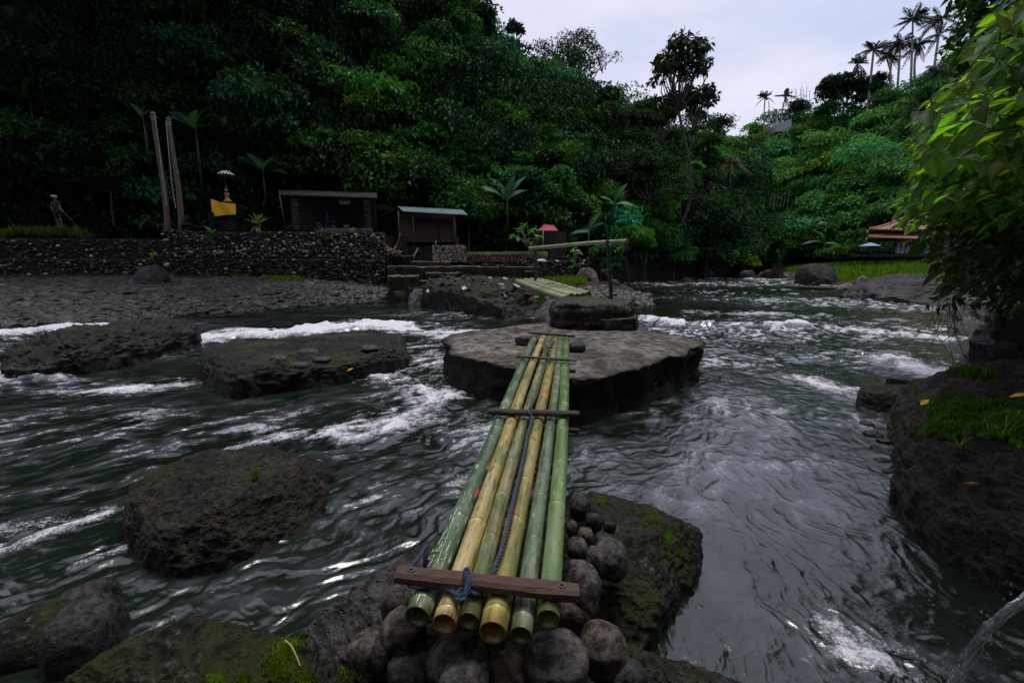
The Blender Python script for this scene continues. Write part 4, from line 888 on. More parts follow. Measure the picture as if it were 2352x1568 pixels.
M_wood = plain('reddish_wood', (.095, .042, .028), (.030, .017, .012), rough=.6, scale=5, bump=.5, stretch=(3, 14, 14))
M_wood2 = plain('weathered_wood', (.045, .034, .028), (.022, .018, .016), rough=.75, scale=5, bump=.5, stretch=(3, 14, 14))
M_steel = plain('rusty_steel', (.12, .09, .08), (.06, .045, .04), rough=.5, scale=30, bump=.2, metal=.6)
def bar(a, b, w, h, mat, lift=.0, lab=None):
    p, q = on_bridge(*a, lift=lift), on_bridge(*b, lift=lift); V, Q = beam(p, q, w, h, jit=.0018, seed=int(a[0])); o = mk('crossbar', V, clean(Q), mat, br, smooth=False)
    if lab: o['label'] = lab
    return o, p, q
o1, p1, q1 = bar((912, 1318), (1330, 1362), .078, .055, M_wood, .036, 'thick reddish crossbar bolted across the near ends')
for t in (.085, .91):
    c = p1 + (q1 - p1) * t + np.array([0, 0, .029])
    mb = MB(); addt(mb, [c, c + [0, 0, .003]], .017, 20); addt(mb, [c + [0, 0, .003], c + [0, 0, .012]], .0085, 6); mb.build('bolt', M_steel, o1)
bar((1122, 945), (1330, 951), .066, .05, M_wood2, .03, 'dark weathered middle crossbar')
bar((1187, 818), (1324, 828), .045, .03, M_wood, .022)
bar((1215, 764), (1320, 772), .045, .035, M_wood2, .03)
for (a, b) in (((1140, 968), (1330, 990)), ((1190, 850), (1322, 852))):
    bar(a, b, .05, .045, M_wood2, -.13)
# scratches carved in the left most pole
M_scr = plain('carved_scratches', (.50, .52, .36), (.40, .42, .28), rough=.6, bump=.05)
def carve(strokes, pole, name='carved_scratches'):
    a, b, ra, rb = CL[pole]; d = norm(b - a); sx = norm(np.cross(d, [0, 0, 1])); up = np.cross(sx, d); mb = MB()
    for st in strokes:
        P = []
        for (u, v) in st:
            P0 = np.array([0, 0, 2.05]); D = norm(W(u, v, d=1.0) - P0)
            # nearest hit of the view ray with the pole cylinder
            w0 = P0 - a; dp = D - d * np.dot(D, d); wp = w0 - d * np.dot(w0, d); rr_ = ra * 1.018
            A_, B_, C_ = np.dot(dp, dp), 2 * np.dot(dp, wp), np.dot(wp, wp) - rr_ ** 2; q = B_ * B_ - 4 * A_ * C_
            if q < 0: continue
            P.append(P0 + D * (-B_ - math.sqrt(q)) / (2 * A_))
        if len(P) > 1:
            S = spline(P, 4 * len(P)); r = .0016 * (1 + .5 * np.sin(np.arange(len(S)) * 2.3)) ; addt(mb, S, r, 5)
    mb.build(name, M_scr, br)
def z2(x, y): return ((x / 3.486 + 1650) * .57422, (y / 3.486 + 1950) * .57422)      # from the enlarged view of the pole end
S = [[(735, 60), (690, 215)], [(820, 10), (760, 120), (705, 215)], [(645, 340), (550, 500), (480, 690), (400, 890), (325, 1105)], [(555, 370), (510, 445)], [(495, 560), (350, 790)], [(485, 620), (415, 640)],
     [(500, 710), (430, 700), (380, 730)], [(415, 740), (400, 830), (370, 850), (400, 790)], [(255, 905), (330, 870), (405, 885)], [(305, 930), (240, 960), (225, 1000), (295, 960), (305, 930)], [(280, 1000), (220, 1090)],
     [(530, 740), (480, 850), (435, 930)], [(520, 790), (470, 900)], [(480, 910), (440, 1010), (400, 1110)], [(445, 985), (390, 1000)], [(640, 490), (615, 540)], [(680, 285), (660, 310)], [(300, 850), (270, 900)], [(330, 860), (340, 890)]]
carve([[z2(*p) for p in s] for s in S], 0)

# ropes
def rope(name, label, pts, r, mat, n=200, twist=55, parent=None, cat='rope'):
    S = spline(pts, n); T, Nn, B = frames(S); L_ = np.concatenate([[0], np.cumsum(np.linalg.norm(np.diff(S, axis=0), axis=1))]); mb = MB()
    for k in range(3):
        a = L_ * twist + k * 2.094; P = S + (np.cos(a)[:, None] * Nn + np.sin(a)[:, None] * B) * r * .5
        addt(mb, P, r * .56, 7)
    o = mb.build(name, mat, parent, smooth=True)
    return tag(o, label, cat) if label else o
M_rope = plain('blue_rope', (.035, .055, .085), (.018, .026, .042), rough=.6, scale=40, bump=.5)
M_ropeb = plain('bright_blue_rope', (.018, .055, .12), (.012, .028, .06), rough=.6, scale=40, bump=.5)
rp_ = [on_bridge(u, v, l) for u, v, l in [(1272, 782, .02), (1262, 800, .02), (1262, 822, .055), (1252, 840, .02), (1243, 870, .02), (1233, 905, .02), (1222, 930, .03), (1215, 945, .06), (1222, 962, .02), (1212, 1000, .026), (1205, 1040, .026), (1192, 1100, .026), (1178, 1160, .026), (1165, 1220, .026), (1150, 1270, .026), (1134, 1312, .03), (1130, 1345, -.02)]]
rope('rope', 'dark blue twisted rope running lengthwise over the bamboo poles', rp_, .0135, M_rope, 420, 75)
kn = [on_bridge(u, v, l) for u, v, l in [(1272, 800, .03), (1258, 796, .05), (1250, 788, .07), (1262, 783, .04), (1254, 800, .03), (1266, 806, .05)]]
rope('rope_end', 'frayed bright blue rope knot at the far end of the bridge', kn, .009, M_ropeb, 60, 80)
r2 = [on_bridge(u, v, l) for u, v, l in [(978, 1255, -.02), (962, 1282, .0), (945, 1300, .01), (938, 1330, -.02), (945, 1346, .012), (990, 1348, .014), (1030, 1354, .018), (1052, 1366, .03), (1068, 1362, .045), (1072, 1335, .07), (1067, 1312, .095), (1074, 1308, .09), (1078, 1335, .07), (1072, 1362, .04), (1060, 1378, .03), (1048, 1368, .02), (1062, 1352, .03), (1090, 1362, .02), (1110, 1366, .0)]]
rope('rope', 'bright blue twisted rope knotted round the thick near crossbar', r2, .0095, M_ropeb, 300, 90)
# stones carrying the far end, stick and dead leaves
for k, (u, v, ru, rv, m, lab) in enumerate([(1212, 782, 30, 11, 1, 'brown oblong stone under the far left corner of the bridge'), (1325, 800, 20, 10, 2, 'dark oblong stone under the far right corner of the bridge')]):
    c = W(u, v, z=ZS + .06); a = px(c, ru); V, Q = cobble_mesh(c, (a, a * .6, .085), 90 + k); tag(mk('stone', V, Q, M_cob[m]), lab, 'stone')
M_deadleaf = leafmat('dead_leaf', (.20, .06, .03), .2)
M_yel = leafmat('yellow_leaf', (.55, .32, .03), .2)
def fallen(name, label, P, size, yaw, mat):
    D = np.array([[math.cos(yaw), math.sin(yaw), .15]]); V, Q, c = leaf_full(np.array([P]), D, np.array([[0, -.2, 1.]]), [size], [size * .5], np.ones((1, 3)), curl=-.5, fold=.3)
    return tag(mk(name, V, Q, mat, col=c), label, 'leaf')
fallen('fallen_leaf', 'reddish dead leaf caught between the two left poles, upper one', on_bridge(1118, 1079, .005), .07, 1.2, M_deadleaf)
fallen('fallen_leaf', 'reddish dead leaf caught between the two left poles, lower one', on_bridge(1092, 1141, .0), .07, 1.4, M_deadleaf)
fallen('fallen_leaf', 'brown curled leaf on the wet rock of the right bank', W(2210, 1110, z=.55), .10, -1.2, M_deadleaf)
fallen('fallen_leaf', 'yellow leaf at the left end of the bank grass tuft', W(2115, 930, z=.62), .12, .4, M_yel)
fallen('fallen_leaf', 'yellow leaf on top of the bank grass near the right edge', W(2318, 912, z=.95), .12, -.5, M_yel)
fallen('fallen_leaf', 'small yellow leaf on the flat dark rock left of the bridge', W(797, 852, z=.49), .10, .2, M_yel)
# loose stones on the flat dark rock
for k, (u, v, ru, rv, lab) in enumerate([(706, 812, 26, 11, 'rounded grey stone lying in the middle of the flat dark rock'), (742, 828, 20, 8, 'flat slaty stone beside the rounded grey one'), (690, 838, 22, 7, 'pale flat stone in front of the rounded grey one'), (850, 800, 22, 8, 'grey stone at the far right end of the flat dark rock'), (640, 822, 20, 7, 'low grey stone at the left part of the flat dark rock')]):
    c = W(u, v, z=.49); a = px(c, ru); V, Q = cobble_mesh(c, (a, a * .7, px(c, rv)), 110 + k, 24, 16, .16); tag(mk('stone', V, Q, M_cob[0]), lab, 'stone', 'loose stones on the flat dark rock')

# ------------------------------------------------------------------ stepped stone platform on the slab
M_plat = rockmat('platform_stone', (.035, .032, .025), (.11, .10, .085), moss=.45, rough=.85, scale=1.6, bump=.8)
def P2(l, z): return [W(u, v, z=z)[:2] for u, v in l]
st = thing('stone_platform', 'two stepped stone block platform standing on the far side of the slab', 'platform', W(1370, 745, z=ZS))
V, Q = rock_mesh(P2([(1272, 701), (1300, 705), (1370, 707), (1438, 704), (1446, 697), (1430, 689), (1350, 688), (1285, 690)], 1.13), 1.14, 1.0, e=.14, zbot=.5, flare=.06, amp=.12, freq=1.6, seed=61, cuts=0, na=200, nr=50, ridged=True, layers=5, flat=.8)
mk('upper_block', V, Q, M_plat, st)
V, Q = rock_mesh(P2([(1345, 729), (1358, 735), (1400, 737), (1458, 735), (1462, 727), (1440, 721), (1380, 721)], .88), .89, .80, e=.14, zbot=.5, flare=.04, amp=.06, freq=2.2, seed=62, cuts=0, na=160, nr=40, ridged=True, flat=.8)
mk('lower_step', V, Q, M_plat, st)

# ------------------------------------------------------------------ second bamboo bridge and its rail
M_b2 = bamboo_mat('bamboo_bleached', (.20, .23, .12), (.34, .35, .23), (.14, .18, .07), .2, .2, 8)
b2 = thing('bamboo_footbridge', 'short pale bamboo footbridge from the stepped platform to the far rubble bank', 'footbridge', W(1300, 690, z=1.15))
n5 = [((1301, 686), 8.2), ((1312, 680), 7.2), ((1326, 683), 8.4), ((1339, 680), 7.6), ((1352, 677), 8.4)]
f5 = [(1184, 646), (1194, 644.5), (1206, 643.5), (1219, 643), (1231, 642.5)]
for k, ((a, r), f) in enumerate(zip(n5, f5)):
    A = W(*a, Y=11.9 + .05 * k); B = W(*f, Y=16.2); culm('bamboo_pole', A, B, px(A, r), px(A, r) * .86, M_b2, b2, seed=20 + k, seg=16, step=.5)
for a, b, Y in (((1295, 682), (1355, 669), 12.3), ((1228, 658), (1277, 650), 14.2), ((1178, 643), (1216, 642), 16.0)):
    p, q = W(*a, Y=Y), W(*b, Y=Y + .25); V, Q = beam(p, q, .10, .05); mk('crossbar', V, clean(Q), M_wood2, b2, smooth=False)
fr = thing('bamboo_rail', 'bamboo handrail with two dark posts and a pale crossing pole beside the second bridge', 'handrail', W(1402, 690, z=1.1))
M_post = plain('dark_bamboo_post', (.035, .040, .024), (.016, .018, .012), rough=.5, scale=6, bump=.3)
pa, pb = W(1404, 690, Y=11.5), W(1396, 551, Y=11.5)
o = culm('post', pa - [0, 0, .1], pb, .052, .047, M_post, fr, seed=31, seg=16, step=.33)
pa2, pb2 = W(1230, 642, Y=15.6), W(1230, 545, Y=15.6); culm('post', pa2 - [0, 0, .4], pb2, .062, .058, M_post, fr, seed=32, seg=16, step=.4)
A, B = W(1219, 568, Y=15.5), W(1441, 556, Y=10.9)
culm('rail_pole', A, B, .058, .05, M_b2, fr, seed=33, seg=16, step=.4, wob=.03)
mb = MB(); c = W(1405, 563, Y=11.3)
for k in range(3): addt(mb, [c + np.array([.07 * math.cos(t), -.02 + .07 * math.sin(t), .02 * k - .02 + .02 * math.sin(t)]) for t in np.linspace(0, 6.28, 14)], .008, 5)
addt(mb, spline([c + [.06, 0, .03], c + [.12, -.05, .12], c + [.05, -.05, .2], c + [.15, -.03, .1]], 16), .008, 5)
mb.build('lashing', plain('teal_string', (.05, .16, .17), rough=.7), fr)

# ------------------------------------------------------------------ rubble dyke, channel stones, steps
M_rub = rockmat('rubble', (.018, .017, .012), (.065, .058, .045), moss=.6, mossc=(.035, .036, .012), rough=.85, scale=1.5, bump=.9)
M_slate = plain('pale_slate', (.30, .30, .34), (.17, .17, .19), rough=.45, scale=5, bump=.2)
dk = thing('rubble_dyke', 'rubble dyke of dark rock and pale slate reaching from the bank to the short bridge', 'dyke', W(1090, 690, z=0))
base = [(938, 690), (1000, 706), (1080, 722), (1180, 738), (1238, 742), (1262, 735), (1262, 712), (1240, 700), (1150, 690), (1050, 680), (960, 672)]
V, Q = rock_mesh([W(u, v, z=0)[:2] for u, v in base], .95, 0, e=.5, zbot=-.5, amp=.35, freq=.8, seed=71, ridged=True, na=300, nr=100, flare=0)
dv = mk('rock_mass', V, Q, M_rub, dk)
rg = np.random.default_rng(5); mb = MB(); vz = V[(V[:, 2] > .5)]
for k in range(150):
    c = vz[rg.integers(len(vz))]; s = .06 + .14 * rg.random(); a = rg.random() * 6; pts_ = [(math.cos(a + t + rg.normal() * .3) * s * (1 if i % 2 else .7), math.sin(a + t) * s * .6) for i, t in enumerate(np.linspace(0, 5.2, 6))]
    tx, ty = rg.normal(size=2) * .35
    Vv = np.array([[c[0] + x, c[1] + y, c[2] + .03 + x * tx + y * ty - .2 * y + h] for h in (0, .035) for x, y in pts_]); n = 6
    mb.add(Vv, [[i, (i + 1) % n, n + (i + 1) % n, n + i] for i in range(n)], (1, 1, 1) if k % 3 else (.5, .5, .5)); b0 = mb.n - 2 * n; mb.F.append(np.array([[b0 + n + i for i in range(n)]]))
o = mb.build('slate_pieces', M_slate, dk); tag(o, kind='stuff')
rock_img('rock', 'pale tilted concrete block at the waterline left of the rubble dyke', 932, 1000, 700, 665, M_pale, seed=72, dr=.5, e=.35, cat='block')
rock_img('rock', 'dark mossy stone on the beach beside the concrete block', 900, 934, 692, 668, M_mossy, seed=73, dr=.7, e=.5)
V, Q = rock_mesh([W(u, v, z=0)[:2] for u, v in [(1215, 742), (1240, 756), (1262, 748), (1285, 735), (1300, 720), (1310, 700), (1285, 690), (1255, 700)]], .30, 0, e=.9, zbot=-.5, amp=.10, freq=1.5, seed=74, ridged=True)
tag(mk('rock', V, Q, rockmat('wet_channel', (.10, .095, .10), (.2, .19, .2), rough=.4, scale=2, bump=.8)), 'wet grey bed rock in the narrow channel under the second bridge', 'rock')

# ================================================================== TERRACES, WALLS AND HUTS OF THE LEFT BANK
M_mortar = rockmat('mossy_mortar', (.012, .012, .008), (.035, .033, .022), moss=.55, mossc=(.022, .028, .008), rough=.95, scale=2.5, bump=1.0)
M_stones = plain('wall_stones', (.34, .31, .28), (.20, .18, .16), rough=.75, scale=5, bump=.3)
def cobble_wall(name, label, P0, P1, z0, z1, thick, n, seed, pale=.35, mat=M_mortar, parent=None, smin=.05, smax=.13, rows=None, org=None):
    """upright wall between plan points P0 and P1 with half sunken round stones on its front"""
    P0, P1 = np.array(P0, float), np.array(P1, float); e = P1 - P0; Ln = np.linalg.norm(e); e = e / Ln; nn = np.array([e[1], -e[0]])
    rg = np.random.default_rng(seed); nu, nv = max(int(Ln / .18), 4), max(int((z1 - z0) / .15), 3); V = []
    us = np.linspace(0, Ln, nu); vs = np.linspace(z0, z1, nv)
    G = np.array([[np.append(P0 + e * u + nn * .05 * fbm3(np.array([[u * 2, v * 2, seed]]), 3, seed)[0], v) for u in us] for v in vs])
    B = G.copy(); B[..., :2] -= nn * thick
    V = np.concatenate([G.reshape(-1, 3), B[-1], B[0]]); i = np.arange(nv - 1)[:, None] * nu; j = np.arange(nu - 1)[None]
    Q = np.stack([i + j, i + j + 1, i + j + nu + 1, i + j + nu], -1).reshape(-1, 4)
    a = (nv - 1) * nu; b = nv * nu; j = np.arange(nu - 1); Q = np.vstack([Q, np.stack([a + j, a + j + 1, b + j + 1, b + j], -1), np.stack([b + j, b + j + 1, b + nu + j + 1, b + nu + j], -1),
        [[0, (nv - 1) * nu, b, b + nu]], [[nu - 1, b + 2 * nu - 1, b + nu - 1, nv * nu - 1]]])
    o = mk(name, V, Q, mat, parent) if parent is not None else mk(name, V, Q, mat)
    if label: tag(o, label, 'wall')
    # stones
    if rows:
        su, sv = [], []
        for r_ in range(rows):
            v = z0 + (r_ + .5) * (z1 - z0) / rows; w = (z1 - z0) / rows * 2.1; off = rg.random() * w
            for u in np.arange(off - w / 2, Ln, w): su.append(np.clip(u + rg.normal() * .03, .05, Ln - .05)); sv.append(v + rg.normal() * .008)
        su, sv = np.array(su), np.array(sv); n = len(su)
        sx = np.full(n, (z1 - z0) / rows * .98) * (.8 + .3 * rg.random(n)); sz = np.full(n, (z1 - z0) / rows * .46)
    else:
        su, sv = rg.random(n) * Ln, z0 + (z1 - z0) * (.03 + .94 * rg.random(n)); sx = smin + (smax - smin) * rg.random(n) ** 2; sz = sx * (.5 + .35 * rg.random(n))
    c = np.column_stack([P0[0] + e[0] * su, P0[1] + e[1] * su, sv]); d = []
    u = np.linspace(0, 2 * np.pi, 8, endpoint=False); w = np.array([0.0, .55, 1.05, 1.57])
    loc = np.stack([np.sin(w)[:, None] * np.cos(u), np.cos(w)[:, None] * np.ones(8), np.sin(w)[:, None] * np.sin(u)], -1).reshape(-1, 3)   # y = outwards
    jit = 1 + .35 * (rg.random((n, 32)) - .5)
    X = (loc[None, :, 0] * jit) * sx[:, None]; Z = (loc[None, :, 2] * jit) * sz[:, None]; Yo = loc[None, :, 1] * np.minimum(sx, sz)[:, None] * .75
    V = np.stack([c[:, 0, None] + e[0] * X + nn[0] * Yo, c[:, 1, None] + e[1] * X + nn[1] * Yo, c[:, 2, None] + Z], -1).reshape(-1, 3)
    i = np.arange(3)[:, None] * 8; j = np.arange(8)[None]; k = (j + 1) % 8; q = np.stack([i + j, i + k, i + 8 + k, i + 8 + j], -1).reshape(-1, 4)
    Q = (np.arange(n)[:, None, None] * 32 + q[None]).reshape(-1, 4)
    br_ = np.where(rg.random(n) < pale, .7 + .9 * rg.random(n), .06 + .16 * rg.random(n)); wm = np.where(rg.random((n, 1)) < .12, [[1.25, .85, .5]], [[1, 1, 1]])
    col = np.repeat(br_[:, None] * wm, 32, 0)
    s = mk('facing_stones', V, Q, M_stones, o if parent is None else parent, col=col); s['kind'] = 'stuff'
    return o
xy = lambda u, v, Y: W(u, v, Y=Y)[:2]
A0, A1, A2, A3 = xy(-700, 600, 23.5), xy(-60, 600, 25.3), xy(380, 600, 26.2), xy(884, 600, 27.4)
def terrace(name, poly, z, mat, label=None):
    n = len(poly); V = [(*p, z) for p in poly] + [(*p, z - 4) for p in poly]
    o = mk(name, V, [list(range(n))] + [[i, (i + 1) % n, n + (i + 1) % n, n + i] for i in range(n)], mat, smooth=False); return tag(o, kind='structure')
sh = np.array([0, .35])
M_terr = rockmat('terrace_soil', (.012, .012, .008), (.032, .028, .02), moss=.4, rough=.95, scale=1.5)
terrace('terrace', [A0 + sh, A1 + sh, A2 + sh, A3 + sh, A3 + [1.0, 14], A2 + [0, 14], A1 + [0, 14], A0 + [-8, 14]], 3.15, M_terr)
terrace('terrace', [A2 + sh * 1.2, A3 + sh * 1.2 - [.1, 0], A3 + [1.0, 14], A2 + [0, 14]], 3.62, M_terr)
cobble_wall('retaining_wall', 'lower darker tier of the long cobble wall behind the stony beach', A1 - [0, .35], A3 - [0, .3], .4, 2.2, .5, 1400, 1, pale=.06, smin=.05, smax=.14)
cobble_wall('retaining_wall', 'upper tier of the long cobble wall dotted with pale round stones', A2, A3, 2.2, 3.72, .5, 1500, 2, pale=.24, smin=.04, smax=.115)
cobble_wall('retaining_wall', 'low left stretch of the cobble wall with few pale stones', A0, A2 - [.02, .0], .6, 3.28, .5, 1600, 3, pale=.12, smin=.05, smax=.13)
# right terrace in front of the huts
B0, B1, B2 = xy(884, 600, 29.6), xy(1240, 600, 29.6), xy(1380, 600, 31.2)
terrace('terrace', [B0, B1, B2, B2 + [2, 9], B1 + [0, 10], B0 + [-1, 10]], 2.05, M_terr)
cobble_wall('retaining_wall', 'dark low wall below the hedge and the painted letter boards', B0 + [1.0, -.05], B1 - [0, .05], .6, 2.12, .4, 500, 4, pale=.03)
cobble_wall('retaining_wall', 'dark mossy wall under the red roofed hut', B1 + [.02, -.05], B2, .6, 2.12, .4, 300, 5, pale=.02)
def slabby(name, label, poly3, ztop, z0, mat, seed, cat='step', **k):
    P = np.array([W(u, v, z=ztop)[:2] if Y is None else W(u, v, Y=Y)[:2] for u, v, Y in poly3])
    k.setdefault('amp', .10); V, Q = rock_mesh(P, ztop, ztop - .12, cuts=0, e=.18, zbot=z0, flare=.03, freq=1.4, seed=seed, na=140, nr=34, ridged=True, flat=.85, smooth_n=2, **k)
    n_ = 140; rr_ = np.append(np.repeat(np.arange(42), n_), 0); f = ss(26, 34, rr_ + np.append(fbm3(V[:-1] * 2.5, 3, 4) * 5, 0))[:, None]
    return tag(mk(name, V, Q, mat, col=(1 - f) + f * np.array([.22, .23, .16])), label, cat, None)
M_step = rockmat('worn_step', (.055, .048, .034), (.14, .125, .095), moss=.35, mossc=(.04, .042, .014), rough=.85, scale=1.2, bump=.7)
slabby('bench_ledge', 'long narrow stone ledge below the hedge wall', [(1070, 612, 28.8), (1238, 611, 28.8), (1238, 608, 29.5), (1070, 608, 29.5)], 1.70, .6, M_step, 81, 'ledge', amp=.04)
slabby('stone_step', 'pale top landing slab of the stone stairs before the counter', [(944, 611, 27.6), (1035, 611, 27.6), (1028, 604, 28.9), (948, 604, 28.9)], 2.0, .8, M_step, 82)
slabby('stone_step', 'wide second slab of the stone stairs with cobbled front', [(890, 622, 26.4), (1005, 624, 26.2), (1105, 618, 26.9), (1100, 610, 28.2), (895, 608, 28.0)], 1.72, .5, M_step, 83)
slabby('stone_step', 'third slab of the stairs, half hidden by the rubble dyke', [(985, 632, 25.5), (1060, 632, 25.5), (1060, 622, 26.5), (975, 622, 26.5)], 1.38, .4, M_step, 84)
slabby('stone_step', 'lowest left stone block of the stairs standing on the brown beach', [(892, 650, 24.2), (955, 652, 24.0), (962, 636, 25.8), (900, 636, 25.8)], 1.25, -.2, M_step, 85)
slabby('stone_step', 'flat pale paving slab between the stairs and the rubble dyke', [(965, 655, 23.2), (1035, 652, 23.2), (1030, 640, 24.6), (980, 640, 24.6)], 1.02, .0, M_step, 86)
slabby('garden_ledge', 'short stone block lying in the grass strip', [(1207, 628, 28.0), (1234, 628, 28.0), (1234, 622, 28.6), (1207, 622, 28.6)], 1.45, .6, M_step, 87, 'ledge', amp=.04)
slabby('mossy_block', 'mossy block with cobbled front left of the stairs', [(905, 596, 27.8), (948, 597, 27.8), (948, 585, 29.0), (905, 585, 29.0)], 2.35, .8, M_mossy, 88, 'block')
mb = MB(); a, b = W(893, 640, Y=24), W(896, 672, Y=24); addt(mb, [b, (a + b) / 2, W(896, 642, Y=24)], .025, 6); tag(mb.build('stake', M_wood2, None), 'thin upright stake on the brown beach by the stairs', 'stake')
mb = MB(); addt(mb, spline([W(946, 604, Y=28), W(950, 590, Y=28), W(960, 570, Y=28)], 10), .045, 7); tag(mb.build('white_stick', plain('white_bark', (.55, .53, .48), (.3, .28, .24)), None), 'white barked stick leaning upright on the stair landing', 'stick')
# driftwood
mb = MB(); rg = np.random.default_rng(3); c = W(905, 578, Y=27.5)
for k in range(13):
    d = norm(rg.normal(size=3) * [1, .5, .45] + [0, 0, .1]); mb_p = spline([c - d * .3, c + d * .3 + rg.normal(size=3) * .08, c + d * (.5 + .4 * rg.random()) + rg.normal(size=3) * .12], 10); addt(mb, mb_p, np.linspace(.05, .015, 10), 6)
addt(mb, spline([c, c + [.25, 0, .5], c + [.4, 0, 1.05]], 8), .03, 6)
tag(mb.build('driftwood', plain('driftwood_bark', (.24, .15, .10), (.13, .08, .055)), None, smooth=True), 'tangled brown driftwood roots at the right end of the long wall', 'driftwood')

# corrugated sheet between four corners
def corrugated(name, a, b, c, d, mat, parent, waves, amp=.03, th=.012, nseg=6):
    """a-b is the low edge, d-c the high edge"""
    a, b, c, d = [np.array(x, float) for x in (a, b, c, d)]; n = waves * nseg + 1; nn = norm(np.cross(b - a, d - a)); V = []
    for k in range(n):
        t = k / (n - 1); o = amp * math.sin(t * waves * 2 * math.pi); lo, hi = a + (b - a) * t + nn * o, d + (c - d) * t + nn * o; V += [lo, hi, lo - nn * th, hi - nn * th]
    V = np.array(V); Q = []
    for k in range(n - 1):
        p = k * 4; q = p + 4; Q += [[p, q, q + 1, p + 1], [p + 2, p + 3, q + 3, q + 2], [p, p + 2, q + 2, q], [p + 1, q + 1, q + 3, p + 3]]
    return mk(name, V, np.array(Q), mat, parent, smooth=False)
M_zinc = plain('teal_roof_sheet', (.22, .32, .34), (.16, .24, .26), rough=.45, scale=1.5, bump=.1, metal=.2)
M_red = plain('red_roof_sheet', (.42, .08, .085), (.28, .05, .055), rough=.55, scale=2, bump=.1)
M_dkwood = plain('dark_wood', (.030, .018, .012), (.014, .009, .007), rough=.7, scale=3, stretch=(8, 8, 1), bump=.3)
M_brown = plain('brown_shutter', (.05, .024, .016), (.026, .013, .010), rough=.7, scale=2, bump=.2)
M_plaster = rockmat('dim_plaster', (.05, .05, .046), (.10, .10, .09), rough=.9, scale=1.2, bump=.2)
def wbox(u0, v0, u1, v1, Y0, Y1):
    a = W(u0, v1, Y=Y0); b = W(u1, v0, Y=Y0); return box((a[0], Y0, a[2]), (b[0], Y1, b[2]))
hut = thing('hut', 'dark wooden hut with a teal corrugated roof behind the low stone counter', 'hut', W(980, 600, Y=30.2))
corrugated('roof', W(925, 485, Y=29.0), W(1074, 493, Y=29.0), W(1063, 482, Y=29.9), W(914, 474.5, Y=29.9), M_zinc, hut, 24, .035)
corrugated('roof', W(872, 497, Y=29.4), W(914, 475, Y=29.9), W(925, 478, Y=33), W(885, 500, Y=33), M_dkwood, hut, 9, .03)
V, Q = wbox(916, 492, 1040, 552, 30.25, 32.5); mk('wall', V, Q, M_dkwood, hut, smooth=False)
V, Q = wbox(935, 556, 1048, 600, 29.9, 32.4); mk('base_wall', V, Q, M_plaster, hut, smooth=False)
for (u0, u1) in ((948, 975), (977, 1004)):
    V, Q = wbox(u0, 503, u1, 552, 30.12, 30.24); mk('shutter', V, Q, M_brown, hut, smooth=False)
M_sl = plain('slat_wood', (.07, .045, .03), rough=.7)
for us_ in (np.linspace(920, 944, 8), np.linspace(1010, 1034, 8)):
    mb = MB()
    for u in us_: V, Q = wbox(u, 505, u + 1.6, 552, 30.15, 30.22); mb.add(V, Q)
    for v_ in (505, 550): V, Q = wbox(us_[0] - 1, v_, us_[-1] + 2.6, v_ + 1.5, 30.13, 30.24); mb.add(V, Q)
    mb.build('slatted_window', M_sl, hut)
V, Q = wbox(935, 552, 1042, 556, 29.6, 30.3); mk('counter_board', V, Q, M_brown, hut, smooth=False)
for u, w_, m in ((915, 1.5, M_dkwood), (948, .8, M_steel), (1044, 1.5, M_dkwood)):
    mb = MB(); addt(mb, [W(u + 4, 600, Y=29.2), W(u, 484 if u < 1000 else 492, Y=29.2)], w_ * .03, 8); mb.build('post', m, hut, smooth=True)
for u0, u1 in ((918, 938), (1037, 1053)):
    V, Q = wbox(u0, 545, u1, 600, 29.75, 30.05); mk('pillar', V, Q, M_plaster, hut, smooth=False)
def brickwall(name, label, u0, u1, vt, vb, Y, rows, seed, pale):
    a, b = W(u0, vb, Y=Y), W(u1, vt, Y=Y); return cobble_wall(name, label, a[:2], b[:2], a[2], b[2], .35, 0, seed, pale=pale, rows=rows)
brickwall('stone_counter', 'low counter wall of stacked pale flat stones before the hut', 994, 1070, 563, 602, 28.9, 13, 7, .97)
brickwall('stone_plinth', 'dark stacked stone seat left below the red roof', 1217 + 130, 1217 + 150, 590, 602, 31.0, 5, 8, .1)
mb = MB(); c = W(1001, 562, Y=28.8); addt(mb, [c, c + [0, 0, .16], c + [0, 0, .2], c + [0, 0, .26]], [.035, .035, .015, .014], 10)
tag(mb.build('bottle', plain('clear_plastic', (.55, .6, .65), rough=.1), None, smooth=True), 'small clear bottle standing on the stone counter', 'bottle')

# lifeguard shelter
M_oldroof = plain('old_roof', (.012, .011, .010), (.006, .006, .005), rough=.9)
sl = thing('shelter', 'dark open shelter with two stone columns above the long wall', 'shelter', W(760, 530, Y=28.2))
corrugated('roof', W(640, 447, Y=27.8), W(866, 454, Y=27.8), W(866, 442, Y=31.5), W(640, 436, Y=31.5), M_oldroof, sl, 30, .03)
V, Q = wbox(672, 455, 860, 530, 31.4, 31.6); mk('back_wall', V, Q, M_dkwood, sl, smooth=False)
for u in (682, 843):
    c0, c1 = W(u + 3, 530, Y=28.1), W(u - 2, 453, Y=28.1); mb = MB(); rg = np.random.default_rng(u); nz_ = 26
    for k in range(nz_):
        z = c0[2] + (c1[2] - c0[2]) * k / nz_; h = (c1[2] - c0[2]) / nz_; w_ = .14 + .035 * rg.random(); V, Q = box((c0[0] - w_, c0[1] - w_, z + .004), (c0[0] + w_, c0[1] + w_, z + h)); g = .5 + 1.0 * rg.random(); mb.add(V + rg.normal(size=V.shape) * .008, Q, (g, g, g * .95))
    mb.build('stone_column', M_plaster, sl)
mb = MB(); addt(mb, [W(657, 530, Y=27.7), W(642, 449, Y=27.7)], .03, 8); mb.build('post', M_steel, sl, smooth=True)
